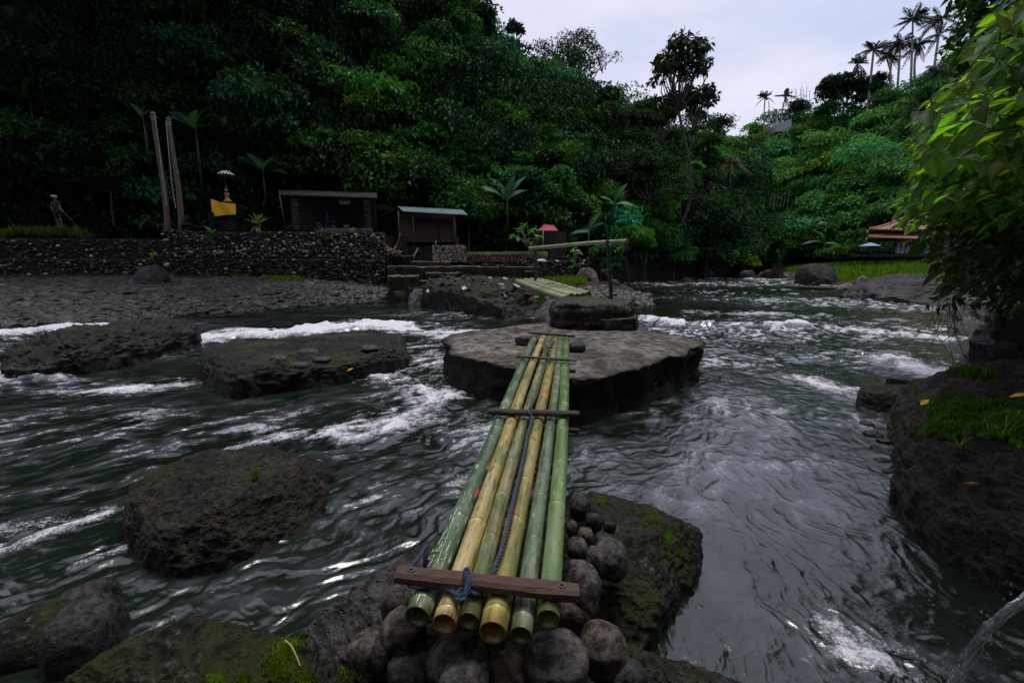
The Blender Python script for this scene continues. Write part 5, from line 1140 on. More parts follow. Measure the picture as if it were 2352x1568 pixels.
V, Q = wbox(724, 523.5, 852, 534, 27.75, 28.15); o = mk('low_wall', V + np.random.default_rng(1).normal(size=V.shape) * .02, Q, M_pale, sl, smooth=False)
sg = thing('lifeguard_sign', 'small dark green sign reading LIFEGUARD hung under the shelter roof', 'sign', W(792, 469, Y=28.0))
V, Q = wbox(781, 454, 803.5, 468.5, 28.0, 28.04); mk('board', V, Q, plain('dark_green_paint', (.012, .03, .024), rough=.5), sg, smooth=False)
M_paint = plain('pale_green_paint', (.13, .26, .22), (.10, .20, .17), rough=.6, bump=0)
mb = MB()
for (a, b) in (((781, 454), (803.5, 454)), ((803.5, 454), (803.5, 468.5)), ((803.5, 468.5), (781, 468.5)), ((781, 468.5), (781, 454))):
    addt(mb, [W(*a, Y=27.99), W(*b, Y=27.99)], .012, 4)
mb.build('border', M_paint, sg)
def text(s, size, loc, rot, mat, parent, name='lettering', ext=.004, align='CENTER'):
    cu = bpy.data.curves.new(name, 'FONT'); cu.body = s; cu.size = size; cu.extrude = ext; cu.offset = size * .018; cu.align_x = align
    ob = bpy.data.objects.new('tmp', cu); C.objects.link(ob); bpy.context.view_layer.update()
    me = bpy.data.meshes.new_from_object(ob); bpy.data.objects.remove(ob)
    o = bpy.data.objects.new(name, me); me.materials.clear(); me.materials.append(mat); me.attributes.new('col', 'FLOAT_COLOR', 'POINT').data.foreach_set('color', np.ones(len(me.vertices) * 4, np.float32)); C.objects.link(o); o.parent = parent
    o.location = Vector(loc) - (Vector(ORG[parent.name]) if parent is not None else Vector((0, 0, 0))); o.rotation_euler = rot; return o
text('LIFEGUARD', .115, W(792.2, 465.8, Y=27.985), (R(90), 0, 0), M_paint, sg)
# things under the shelter
ch = thing('plastic_chair', 'blue plastic chair in the dark of the shelter', 'chair', W(760, 524, Y=28.9)); cz = W(760, 524, Y=28.9); M_blue = plain('blue_plastic', (.02, .10, .18), rough=.4)
V, Q = beam(cz + [-.2, 0, .43], cz + [.22, 0, .43], .4, .03); mk('seat', V, clean(Q), M_blue, ch)
V, Q = beam(cz + [-.22, .2, .45], cz + [-.28, .2, .95], .03, .4, up=(0, 1, 0)); mk('backrest', V, clean(Q), M_blue, ch)
for sx, sy in ((-.2, -.18), (.2, -.18), (-.2, .18), (.2, .18)):
    mb = MB(); addt(mb, [cz + [sx, sy, 0], cz + [sx * .9, sy * .9, .43]], .018, 6); mb.build('leg', M_blue, ch)
V, Q = wbox(789, 515.5, 799.5, 524.5, 28.3, 28.6); tag(mk('cardboard_box', V, Q, plain('cardboard', (.12, .075, .035)), smooth=False), 'brown cardboard box on the low wall of the shelter', 'box')
c = W(765, 521, Y=28.0); V, Q = cobble_mesh(c, (.085, .085, .10), 5, 20, 14, .02); tag(mk('pot', V, Q, M_pale), 'small round grey pot on the low wall of the shelter', 'pot')
V, Q = beam(W(648, 531, Y=27.9), W(674, 514, Y=28.3), .16, .03); tag(mk('plank', V, clean(Q), plain('yellow_plank', (.16, .12, .04)), smooth=False), 'yellowish plank leaning between post and stone column', 'plank')
V, Q = beam(W(737, 524, Y=28.2), W(729, 509, Y=28.5), .3, .02); tag(mk('board', V, clean(Q), M_plaster, smooth=False), 'grey board leaning inside the shelter', 'board')

# two tall poles
M_pole = plain('palm_pole', (.15, .12, .085), (.085, .066, .048), rough=.85, scale=3, stretch=(6, 6, 1.2), bump=.5)
M_cloth = plain('white_rag', (.5, .5, .46), (.3, .3, .27), rough=.9)
for lab, b_, t_, rb_, rt_ in (('taller left one of two leaning wooden poles standing on the wall', (386, 528), (353, 257), 6.2, 4.2), ('right one of two leaning wooden poles, wound with pale cord at its top', (418, 530), (389, 270), 6.4, 4.0)):
    Y = 26.9; A, B = W(*b_, Y=Y), W(*t_, Y=Y); p = thing('wooden_pole', lab, 'pole', A)
    t = np.linspace(0, 1, 90)[:, None]; P = A + (B - A) * t + np.array([.06, 0, 0]) * np.sin(t * 5); r = (px(A, rb_) + (px(B, rt_) - px(A, rb_)) * t[:, 0]) * (1 + .05 * (np.sin(t[:, 0] * 47) > .93)) * (1 + .02 * np.random.default_rng(int(Y * 10)).normal(size=90))
    mb = MB(); addt(mb, P, r, 14); mb.build('shaft', M_pole, p, smooth=True)
    mb = MB()
    for z_ in (.985, .955, .935):
        c = A + (B - A) * z_ + np.array([.06, 0, 0]) * np.sin(z_ * 5); addt(mb, [c + np.array([math.cos(a), math.sin(a), .12 * math.sin(a + z_ * 40)]) * r[-5] * 1.12 for a in np.linspace(0, 6.4, 18)], .022, 5)
    mb.build('cord_wrapping', M_cloth, p)
    mb = MB(); off = np.array([.16, -.14, 0]) if b_[0] < 400 else np.array([-.16, -.14, 0])
    addt(mb, spline([B + off * .8 - [0, 0, .2], A + (B - A) * .6 + off, A + (B - A) * .35 + off, A + (B - A) * .2 + off * (1.5 if b_[0] < 400 else .8)], 30), .022, 5); mb.build('cord', M_cloth, p)
    brickwall('stone_plinth', 'stacked stone plinth at the foot of the ' + ('taller left' if b_[0] < 400 else 'right') + ' wooden pole', b_[0] - 12, b_[0] + 12, b_[1] - 2, b_[1] + 16, 26.5, 6, b_[0], .15)

# shrine with a yellow cloth, gilded statue and checked parasol
def lathe(c, prof, seg=24):
    P = np.array([[0, 0, z] for r, z in prof]); a = np.linspace(0, 2 * np.pi, seg, endpoint=False)
    V = np.array([[c[0] + r * math.cos(t), c[1] + r * math.sin(t), c[2] + z] for r, z in prof for t in a]); n = len(prof)
    i = np.arange(n - 1)[:, None] * seg; j = np.arange(seg)[None]; k = (j + 1) % seg
    return V, np.stack([i + j, i + k, i + seg + k, i + seg + j], -1).reshape(-1, 4)
shr = thing('shrine', 'dark stone shrine wrapped with a bright yellow cloth', 'shrine', W(515, 527, Y=27.4)); YS = 27.4
V, Q = wbox(490, 466, 541, 500, YS, YS + .9); mk('altar_block', V, Q, M_dark, shr, smooth=False)
V, Q = wbox(506, 500, 540, 528, YS + .05, YS + .9); mk('altar_base', V, Q, M_dark, shr, smooth=False)
na_, nb_ = 34, 22; G = []
for j in range(nb_):
    s = j / (nb_ - 1)
    for i in range(na_):
        t = i / (na_ - 1); ut = 485.5 + t * (541 - 485.5); vt_ = 457 + 9 * math.sin(math.pi * min(t * .62 + .0, 1)) + t * 2; ub = 490 + t * (542.5 - 490); vb_ = 499 - 6 * t - 2 * math.sin(t * 3.1)
        p = W(ut + (ub - ut) * s, vt_ + (vb_ - vt_) * s, Y=YS - .16); fold_ = math.sin(9 * (t - .35 * s)) * .045 * (1 - .3 * t); p[1] += fold_ - .03; G.append(p)
i = np.arange(nb_ - 1)[:, None] * na_; j = np.arange(na_ - 1)[None]; Q = np.stack([i + j, i + na_ + j, i + na_ + j + 1, i + j + 1], -1).reshape(-1, 4)
cm = np.ones((len(G), 3)); cm[-na_ * 2:] = [.7, 1.2, 9.0]
M_ycl = plain('yellow_cloth', (.85, .50, .02), (.80, .42, .015), rough=.8, bump=.05, scale=2)
tag(mk('yellow_cloth', np.array(G), Q, M_ycl, col=cm), 'bright yellow cloth with a white hem draped round the shrine', 'cloth')
mb = MB()
for k in range(10): z0_ = W(488, 525, Y=YS - .3)[2] + k * .09; c = W(488, 525, Y=YS - .3); V, Q = lathe((c[0], c[1], z0_), [(0, 0), (.15, .01), (.17, .045), (.14, .085), (0, .086)], 12); mb.add(V, Q, (1 + .5 * (k % 2),) * 3)
tag(mb.build('stone_stack', M_layer, None, smooth=True), 'small pillar of stacked discs left of the yellow cloth', 'pillar')
mb = MB(); c = W(433, 527, Y=26.8)
V, Q = lathe(c, [(0, 0), (.16, 0), (.16, .18), (.36, .24), (.34, .30), (.2, .36), (.21, .42), (.17, .44), (.19, .5), (.15, .52), (.16, .58), (.12, .6), (.13, .66), (.08, .7), (.05, .8), (0, .84)], 20); mb.add(V, Q)
tag(mb.build('stone_finial', M_layer, None), 'tiered dark stone finial lantern right of the wooden poles', 'lantern')
mb = MB(); addt(mb, spline([W(440, 518, Y=26.8), W(450, 521, Y=26.8), W(462, 522, Y=26.8), W(472, 521, Y=26.8), W(480, 530, Y=26.7)], 20), np.linspace(.05, .10, 20), 8)
tag(mb.build('serpent_carving', M_layer, None, smooth=True), 'grey carved stone serpent tail lying on the wall beside the finial', 'carving')
sta = thing('statue', 'small gilded seated statue above the yellow cloth', 'statue', W(523, 466, Y=YS + .3)); c = W(523, 466, Y=YS + .3); M_gold = plain('gilding', (.55, .36, .08), (.05, .04, .03), rough=.4, scale=9, metal=.4); M_dks = plain('statue_stone', (.03, .028, .025), rough=.8)
mb = MB(); V, Q = lathe(c, [(0, 0), (.24, .02), (.26, .10), (.16, .16), (.13, .24), (.10, .34), (.16, .46), (.17, .52), (.06, .56), (.055, .60)], 18); V[:, 1] = c[1] + (V[:, 1] - c[1]) * .7; mb.add(V, Q); mb.build('body', M_gold, sta, smooth=True)
V, Q = cobble_mesh(c + [0, -.02, .69], (.085, .09, .11), 3, 18, 14, .02); mk('head', V, Q, M_gold, sta)
V, Q = lathe(c + [0, .01, .76], [(.10, 0), (.11, .05), (.07, .09), (.075, .13), (.03, .2), (0, .26)], 14); mk('crown', V, Q, M_dks, sta)
pa_ = thing('parasol', 'black and white checked ceremonial parasol over the statue', 'parasol', W(520, 466, Y=YS + .5)); c = W(519, 402, Y=YS + .5)
M_chk, nt, N, L, out = newmat('checked_cloth'); ck = N('ShaderNodeAttribute', attribute_name='col'); p_ = N('ShaderNodeBsdfPrincipled'); L(ck.outputs['Color'], p_.inputs['Base Color']); p_.inputs['Roughness'].default_value = .9; L(p_.outputs[0], out.inputs['Surface'])
sg_, rg_ = 36, 5; V = []; Q = []; col = []
for i_ in range(sg_):
    for j_ in range(rg_):
        qs = []
        for (di, dj) in ((0, 0), (1, 0), (1, 1), (0, 1)):
            a = (i_ + di) / sg_ * 2 * math.pi; s = (j_ + dj) / rg_; r_ = .47 * s; zz = .24 * (1 - s ** 2.2); V.append([c[0] + r_ * math.cos(a), c[1] + r_ * math.sin(a), c[2] + zz]); qs.append(len(V) - 1)
        Q.append(qs); col += [(.85, .85, .82) if (i_ + j_) % 2 else (.01, .01, .01)] * 4
mk('canopy', np.array(V), np.array(Q), M_chk, pa_, col=np.array(col), smooth=False)
mb = MB(); addt(mb, [W(521, 466, Y=YS + .5), c + [0, 0, .34]], .018, 6); mb.build('pole', M_dks, pa_)
V = []; Q = []
# person fishing on the wall terrace
def skin_body(name, verts, edges, radii, mat, parent=None, sub=2, root=0):
    me = bpy.data.meshes.new(name); o0 = ORG[parent.name] if parent is not None else np.zeros(3)
    me.from_pydata([tuple(np.array(v) - o0) for v in verts], edges, []); me.materials.append(mat); o = bpy.data.objects.new(name, me); C.objects.link(o)
    if parent is not None: o.parent = parent
    bpy.context.view_layer.objects.active = o
    md = o.modifiers.new('skin', 'SKIN'); md.use_smooth_shade = True
    for k, r in enumerate(radii): me.skin_vertices[0].data[k].radius = (r, r) if np.ndim(r) == 0 else r; me.skin_vertices[0].data[k].use_root = (k == root)
    s = o.modifiers.new('sub', 'SUBSURF'); s.levels = sub; s.render_levels = sub; return o
M_skin = plain('skin', (.16, .08, .05), (.13, .065, .04), rough=.55, bump=.05, attr=False); M_blk = plain('black_clothes', (.012, .012, .014), rough=.85, bump=.1, attr=False); M_cap = plain('pale_cap', (.5, .52, .55), (.4, .42, .45), rough=.8)
pf = W(139, 524, Y=25.9); X = np.array([1., 0, 0]); Z = np.array([0, 0, 1.]); Yv = np.array([0, 1., 0])
def q_(x, y, z): return pf + X * x + Yv * y + Z * z
per = tag(skin_body('person', [q_(.0, 0, .92), q_(0, 0, 1.12), q_(-.01, 0, 1.36), q_(-.02, 0, 1.46), q_(-.03, -.02, 1.53), q_(-.03, -.03, 1.62), q_(-.03, -.02, 1.68),
      q_(-.10, 0, .88), q_(-.13, -.02, .48), q_(-.07, .03, .09), q_(-.05, -.12, .03), q_(.10, 0, .88), q_(.13, -.06, .48), q_(.13, .0, .09), q_(.18, -.13, .03),
      q_(-.18, 0, 1.38), q_(-.24, -.06, 1.12), q_(-.08, -.24, 1.02), q_(.0, -.26, 1.00), q_(.15, 0, 1.38), q_(.22, -.08, 1.15), q_(.44, -.22, .96), q_(.52, -.25, .92)],
      [(0, 1), (1, 2), (2, 3), (3, 4), (4, 5), (5, 6), (0, 7), (7, 8), (8, 9), (9, 10), (0, 11), (11, 12), (12, 13), (13, 14), (2, 15), (15, 16), (16, 17), (17, 18), (2, 19), (19, 20), (20, 21), (21, 22)],
      [.14, .12, .14, .06, .07, .095, .07, .09, .062, .042, .035, .09, .062, .042, .035, .065, .045, .032, .03, .065, .045, .032, .03], M_skin), 'person in dark clothes and a pale cap fishing from the left terrace', 'person')
ORG[per.name] = np.zeros(3)
skin_body('shirt', [q_(.0, 0, .88), q_(0, 0, 1.12), q_(-.01, 0, 1.34), q_(-.02, 0, 1.43), q_(-.18, 0, 1.38), q_(-.235, -.055, 1.16), q_(.15, 0, 1.38), q_(.215, -.075, 1.18)], [(0, 1), (1, 2), (2, 3), (2, 4), (4, 5), (2, 6), (6, 7)], [.17, .15, .17, .08, .09, .075, .09, .075], M_blk, per)
skin_body('shorts', [q_(0, 0, .95), q_(-.10, 0, .86), q_(-.13, -.02, .50), q_(.10, 0, .86), q_(.13, -.055, .50)], [(0, 1), (1, 2), (0, 3), (3, 4)], [.16, .115, .095, .115, .095], M_blk, per)
V, Q = cobble_mesh(q_(-.03, -.04, 1.68), (.115, .14, .075), 4, 20, 14, .02); mk('cap', V, Q, M_cap, per)
for hx, hy, hz in ((.52, -.25, .92), (.0, -.26, 1.0)):
    mb = MB()
    for k in range(5):
        b_ = q_(hx - .01, hy - .01 + .014 * (k - 2), hz - .005); addt(mb, spline([b_, b_ + [.03, -.005, -.012], b_ + [.045, -.005, -.04], b_ + [.03, 0, -.055]], 8), .009, 5)
    mb.build('fingers', M_skin, per, smooth=True)
mb = MB(); addt(mb, spline([q_(.46, -.26, .93), q_(1.2, -.6, .45), q_(2.1, -1.0, -.4)], 20), np.linspace(.014, .004, 20), 5); tag(mb.build('fishing_rod', M_steel, None), 'thin fishing rod held out over the wall by the person', 'rod')

# hedge, letter boards, red roofed hut, frangipani, benches
M_hedge = leafmat('hedge_leaf', (.20, .30, .16), .2)
def hedge(label, u0, u1, vt, vb, Y, n, seed):
    rg = np.random.default_rng(seed); a, b = W(u0, vb, Y=Y), W(u1, vt, Y=Y); h = b[2] - a[2]
    P = np.column_stack([rg.uniform(a[0], b[0], n), Y + rg.uniform(-.2, .35, n), a[2] + h * (.15 + .8 * rg.random(n) ** .6)]); up = (P[:, 2] - a[2]) / h
    D = norm(np.column_stack([rg.normal(size=n) * .5, -.35 + rg.normal(size=n) * .4, .5 + rg.random(n)])); Nn = norm(np.column_stack([rg.normal(size=n) * .4, -.6 + 0 * up, .7 + 0 * up]))
    c = tint(rg, n, (1, 1, 1), .3, .12); V, Q, col = leaf_quads(P, D, Nn, .13 * np.ones(n), .05 * np.ones(n), c)
    return tag(mk('hedge', V, Q, M_hedge, col=col, smooth=False), label, 'hedge')
hedge('low clipped pale green hedge, the left one behind the letter boards', 1072, 1150, 581, 599, 30.0, 2600, 1)
hedge('low clipped grey green hedge, the right one ending by the red roofed hut', 1154, 1256, 580, 600, 30.2, 3600, 2)
M_tomb = plain('dark_board', (.022, .016, .012), rough=.8); M_orange = plain('faded_orange_paint', (.42, .10, .045), (.30, .075, .035), rough=.7, bump=0)
M_pot = M_tomb
LET = ['D', 'O', 'N', 'T', 'W', 'O', 'R', 'R', 'Y', '&', 'S', 'E', 'X', 'Y']
LX = [236, 360, 505, 620, 765, 885, 985, 1068, 1190, 1300, 1395, 1490, 1590, 1665]
seen = {}
for k, (ch_, xx) in enumerate(zip(LET, LX)):
    u = (1860 + xx / 6.918) * .57422; v0_, v1_ = 585, 600.5; Y = 29.66
    seen[ch_] = seen.get(ch_, 0) + 1
    a, b = W(u - 5, v1_, Y=Y), W(u + 5, v0_, Y=Y)
    bd = thing('letter_board', 'dark round topped board with orange %s before the hedge%s' % ({'&': 'squiggle'}.get(ch_, 'letter ' + ch_), {('O', 1): ', the left O', ('O', 2): ', the right O', ('R', 1): ', first one', ('R', 2): ', second one', ('Y', 1): ', mid row', ('Y', 2): ', last of the row'}.get((ch_, seen[ch_]), '')), 'letter board', (a + [0, 0, 0]), 'painted letter boards in front of the hedge')
    pr = [(a[0], a[2]), (b[0], a[2])] + [((a[0] + b[0]) / 2 + (b[0] - a[0]) / 2 * math.cos(t), b[2] - .12 + .12 * math.sin(t)) for t in np.linspace(0, math.pi, 9)]
    n = len(pr); V = [(x, Y, z) for x, z in pr] + [(x, Y + .04, z) for x, z in pr]
    mk('board', V, [list(range(n)), [n + i for i in range(n)][::-1]] + [[i, n + i, n + (i + 1) % n, (i + 1) % n] for i in range(n)], M_tomb, bd, smooth=False)
    text(ch_, .33 if ch_ != '&' else .28, ((a[0] + b[0]) / 2, Y - .008, a[2] + .08 + .04 * ((k * 7) % 3 == 0)), (R(90), 0, 0), M_orange, bd, 'painted_letter')
rh = thing('hut', 'small dark hut with a red corrugated roof behind the hedge', 'hut', W(1262, 600, Y=31.5))
corrugated('roof', W(1236, 529, Y=31.2), W(1282, 529.5, Y=31.2), W(1272, 517, Y=32.2), W(1250, 515.5, Y=32.2), M_red, rh, 9, .035)
mb = MB(); addt(mb, [W(1248, 600, Y=31.2), W(1247.5, 529, Y=31.2)], .035, 8, None); mb.build('post', M_pale, rh, smooth=True)
V, Q = wbox(1228, 532, 1300, 600, 32.6, 34.5); mk('wall', V, Q, M_dkwood, rh, smooth=False)
V, Q = wbox(1262, 555, 1276, 597, 32.4, 32.6); mk('door', V, Q, plain('dull_green_door', (.022, .034, .028), rough=.7), rh, smooth=False)
for lab, u0, u1, vt in (('dark stone bench with a pale top right of the red roofed hut', 1274, 1301, 590), ('second dark stone bench with a pale top under the potted plant', 1309, 1331, 592)):
    bn = thing('stone_bench', lab, 'bench', W(u0, 602, Y=30.6)); V, Q = wbox(u0, vt + 1.5, u1, 603, 30.6, 31.1); mk('base', V, Q, M_layer, bn, smooth=False); V, Q = wbox(u0 - 1, vt, u1 + 1, vt + 1.5, 30.5, 31.2); mk('top', V, Q, M_pale, bn, smooth=False)
c = W(1232, 601, Y=29.9) + [0, 0, .02]; rg = np.random.default_rng(2)
c = W(1243, 602, Y=29.7); 
V, Q = cobble_mesh(c + [0, 0, .07], (.32, .16, .10), 33, 36, 24, .3); tag(mk('laundry', V, Q, plain('white_laundry', (.72, .68, .76), (.6, .5, .62), rough=.9)), 'crumpled white cloths lying on the terrace edge by the red roofed hut', 'cloth')
for u, lab in ((1277.5, 'white upright pipe stub at the terrace edge, left one'), (1341, 'white upright pipe stub at the terrace edge, right one')):
    mb = MB(); p_ = W(u, 602, Y=29.9 if u < 1300 else 30.4); addt(mb, [p_, p_ + [0, 0, .16]], .045, 10); tag(mb.build('pipe_stub', plain('white_pipe', (.7, .7, .7), rough=.5), None, smooth=True), lab, 'pipe')
bro = thing('broom', 'twig broom leaning against the dark wall right of the benches', 'broom', W(1335, 603, Y=30.8)); mb = MB(); addt(mb, [W(1330, 590, Y=30.8), W(1324, 572, Y=31.0)], .015, 6); mb.build('handle', M_wood2, bro)
mb = MB(); rg = np.random.default_rng(6)
for k in range(30): addt(mb, [W(1330, 591, Y=30.8), W(1334 + rg.normal() * 3, 602, Y=30.75 + rg.normal() * .05)], .006, 4)
mb.build('bristles', plain('broom_twigs', (.16, .09, .04)), bro)

# ================================================================== TREES AND PLANTS
M_bark = plain('bark', (.075, .065, .055), (.04, .034, .03), rough=.9, scale=3, stretch=(3, 3, 1), bump=.5)
M_barkpale = plain('pale_bark', (.26, .25, .24), (.15, .14, .13), rough=.9, scale=2, stretch=(3, 3, 1), bump=.3)
M_tall = leafmat('leaf_tall_tree', (.018, .036, .018), .18, rough=.35)
M_olive = leafmat('leaf_olive', (.026, .066, .022), .22)
FORK = [.72]
def limbs(mb, base, tops, r0, rg, wig=.12):
    top0 = np.mean(tops, 0); H = np.linalg.norm(top0 - base); fork = base + (top0 - base) * FORK[0]
    addt(mb, spline([base, base + (fork - base) * .5 + rg.normal(size=3) * H * wig * .3, fork], 10), np.linspace(r0, r0 * .7, 10), 8)
    for t in tops:
        m = fork + (t - fork) * .5 + rg.normal(size=3) * H * wig * .35; P = spline([fork, m, t], 9); addt(mb, P, np.linspace(r0 * .5, r0 * .08, 9), 6)
def tree(name, label, cat, uc, vc, ru, rv, Y, leaf, mat, nb=16, npb=420, seed=0, base=None, drop=6.0, br=.42, tr=.16, bark=M_bark, group=None, twigs=0, aspect=.5, full=False, yr=.8, **k):
    rg = np.random.default_rng(seed + 1000); c = W(uc, vc, Y=Y); rx, rz = px(c, ru), px(c, rv); R3 = np.array([rx, min(rx, rz * 1.4) * yr, rz])
    d = norm(rg.normal(size=(nb, 3))); d[:, 2] = np.where(d[:, 2] < -.5, -d[:, 2], d[:, 2]); s = (.35 + .5 * rg.random((nb, 1)))
    Cb = c + d * s * R3 * 1.1; rb = min(R3) * br * (.7 + .6 * rg.random((nb, 1))) * np.array([[1.2, 1.1, .75]])
    b = W(*base, Y=Y) if base is not None else c - [0, 0, drop]
    th_ = thing(name, label, cat, b, group)
    k.setdefault('up', .75); k.setdefault('droop', .6)
    P, D, Nn, Ln, Wd, col = dome_leaves(rg, Cb, rb, npb, leaf, aspect=aspect, **k)
    if full: V, Fc, col = leaf_full(P, D, Nn, Ln, Wd, col, curl=.3, nseg=3)
    else: V, Fc, col = leaf_quads(P, D, Nn, Ln, Wd, col)
    mk('crown', V, Fc, mat, th_, col=col, smooth=False)
    mb = MB(); limbs(mb, b, Cb[:max(5, nb // 2)] if not twigs else Cb, tr, rg)
    if twigs:
        for i in range(nb):
            for _ in range(twigs):
                e = Cb[i] + norm(rg.normal(size=3) + [0, 0, .5]) * rb[i] * 1.0; addt(mb, spline([Cb[i], (Cb[i] + e) / 2 + rg.normal(size=3) * .1, e], 5), np.linspace(tr * .1, .008, 5), 4)
    mb.build('trunk', bark, th_, smooth=True); return th_
T = [('shrub', 'pale teal big leaved shrub arching out high on the dark left cliff', 590, 130, 75, 60, 38, .50, M_leaf_teal, 14, 330, 1), ('shrub', 'lower right arm of the pale leaved shrub on the left cliff', 660, 215, 34, 55, 38, .46, M_leaf_teal, 7, 260, 2),
     ('tree', 'bright feathery green tree high on the left slope', 838, 120, 55, 72, 45, .40, M_leaf_mid, 12, 480, 3), ('tree', 'dark round tree right of the feathery one at the top of the slope', 935, 60, 75, 60, 48, .34, M_leaf_dark, 12, 420, 4),
     ('tree', 'grey green tree with fine leaves near the top of the left slope', 1010, 110, 70, 75, 50, .36, M_leaf_teal, 14, 420, 5), ('tree', 'vine hung tree standing against the sky at the upper left', 1105, 55, 42, 70, 52, .40, M_leaf_dark, 11, 260, 6),
     ('tree', 'small tuft topped tree against the sky right of the vine hung tree', 1183, 75, 20, 22, 54, .42, M_leaf_dark, 5, 120, 7), ('tree', 'bushy tree below the skyline with hanging creepers', 1150, 190, 65, 60, 52, .36, M_leaf_mid, 12, 430, 8),
     ('tree', 'dark leafy tree on the skyline left of the open branched tree', 1205, 180, 36, 36, 60, .42, M_leaf_dark, 9, 330, 9), ('tree', 'yellow green topped tree beneath the open branched tree', 1180, 255, 55, 60, 50, .34, M_leaf_bright, 10, 400, 10),
     ('shrub', 'broad leafy mound in the middle of the left slope', 870, 250, 75, 45, 42, .36, M_leaf_mid, 12, 460, 11), ('shrub', 'big rounded bush mound, brightest of the middle slope', 965, 310, 72, 50, 40, .36, M_leaf_mid, 13, 520, 12),
     ('shrub', 'wide leafy mound above the shelter roof', 790, 320, 85, 45, 37, .36, M_leaf_mid, 13, 460, 13), ('shrub', 'leafy mound left of the shelter with broad dark leaves', 690, 330, 60, 40, 36, .40, M_leaf_dark, 10, 300, 14),
     ('shrub', 'bright green bush hanging over the shelter roof', 850, 385, 60, 42, 34.5, .30, M_leaf_bright, 11, 460, 15), ('shrub', 'bush with large pointed leaves above the teal roofed hut', 960, 400, 75, 45, 35, .34, M_leaf_mid, 12, 480, 16),
     ('shrub', 'rounded bush over the right end of the teal roof', 1060, 370, 62, 55, 37, .32, M_leaf_mid, 12, 480, 17), ('shrub', 'bright bush mound in the centre of the slope foot', 1110, 320, 50, 40, 40, .30, M_leaf_bright, 10, 440, 18),
     ('shrub', 'dark green bush with pointed leaves right of the teal roof', 1075, 500, 50, 42, 32.5, .30, M_leaf_mid, 11, 360, 19), ('shrub', 'large glossy leaved bush above the red roof', 1235, 440, 82, 62, 36, .34, M_leaf_mid, 16, 560, 20),
     ('shrub', 'lighter green bush top behind the glossy leaved one', 1210, 385, 60, 35, 39, .32, M_leaf_bright, 10, 420, 21), ('shrub', 'leafy bush draping beside the red roof', 1310, 490, 50, 52, 36, .32, M_leaf_mid, 11, 430, 22),
     ('tree', 'creeper covered dark tree column left of the dark grove', 1340, 330, 48, 65, 48, .32, M_leaf_dark, 11, 430, 23), ('tree', 'creeper draped tree below the pale palm leaves', 1285, 300, 42, 60, 50, .34, M_leaf_mid, 10, 380, 24),
     ('tree', 'tall dark fine leaved tree at the left of the riverside grove', 1440, 300, 72, 90, 50, .30, M_olive, 17, 560, 25), ('tree', 'tall dark fine leaved tree in the middle of the riverside grove', 1530, 290, 66, 85, 50, .30, M_olive, 16, 560, 26),
     ('tree', 'broad dark tree filling the lower part of the riverside grove', 1490, 440, 105, 95, 46, .28, M_olive, 22, 620, 27), ('tree', 'right most dark tree of the riverside grove', 1615, 400, 58, 90, 56, .32, M_olive, 15, 560, 28),
     ('bamboo_thicket', 'dark bamboo like thicket overhanging the far river bend', 1630, 530, 78, 75, 52, .40, M_leaf_dark, 18, 560, 29), ('shrub', 'bright bush at the foot of the riverside grove', 1450, 560, 62, 42, 40, .24, M_leaf_bright, 12, 460, 30),
     ('shrub', 'green bush behind the right post of the bamboo rail', 1400, 596, 44, 40, 30.8, .26, M_leaf_mid, 10, 420, 31), ('shrub', 'dim bush hanging over the far left water edge', 1550, 585, 60, 35, 46, .26, M_leaf_mid, 11, 420, 32),
     ('shrub', 'dark broad leaved shrub behind the two wooden poles', 255, 300, 95, 40, 33, .42, M_leaf_mid, 9, 150, 33), ('shrub', 'broad leaved shrub left of the wooden poles at mid height', 300, 370, 75, 35, 32, .40, M_leaf_mid, 8, 130, 34),
     ('shrub', 'low broad leaved shrub at the left behind the wall', 250, 430, 75, 38, 31, .36, M_leaf_dark, 8, 180, 35), ('shrub', 'leafy shrub at the far left edge below the banana leaves', 40, 300, 70, 45, 31, .38, M_leaf_mid, 9, 160, 36),
     ('tree', 'round dark tree on the right ridge beneath the coconut palms', 1925, 212, 50, 40, 112, .75, M_leaf_dark, 14, 330, 37), ('tree', 'dark tree filling the ridge between the palm trunks', 2000, 215, 42, 36, 110, .75, M_leaf_dark, 12, 300, 38),
     ('tree', 'flat topped tree behind the scaffolding', 1835, 248, 30, 18, 118, .6, M_leaf_dark, 9, 170, 39), ('tree', 'distant hazy tree left of the lone palm', 1640, 305, 24, 30, 125, .7, M_leaf_teal, 8, 220, 40),
     ('shrub', 'large rounded bush before the house with the tiled roof', 1990, 585, 42, 24, 56, .36, M_leaf_mid, 10, 380, 41), ('shrub', 'bush at the foot of the right hill beside the tall boulder', 1930, 585, 48, 28, 58, .36, M_leaf_mid, 10, 380, 42),
     ('shrub', 'leafy bush on the slope left of the umbrella', 1975, 545, 36, 22, 60, .36, M_leaf_mid, 8, 300, 43), ('shrub', 'dark bush at the bend of the far river', 1800, 560, 60, 42, 80, .5, M_leaf_mid, 12, 360, 44)]
for (nm, lab, uc, vc, ru, rv, Y, lf, m, nb, npb, sd_) in T:
    tree(nm, lab, 'tree' if nm == 'tree' else ('bamboo' if 'bamboo' in nm else 'shrub'), uc, vc, ru, rv, Y, lf * .9, m, nb, npb if m is not M_olive else int(npb * .75), sd_, br=.42 if m is not M_olive else .30, drop=px(W(uc, vc, Y=Y), rv) + (5 if nm == 'tree' else 1.5), tr=.22 if nm == 'tree' else .07)
tree('tree', 'tall slender tree with big dark leaves rising above the grove against the sky', 'tree', 1568, 150, 72, 66, 50, .55, M_tall, 34, 44, 60, base=(1545, 560), br=.24, tr=.2, twigs=3, full=True, lower=-1)
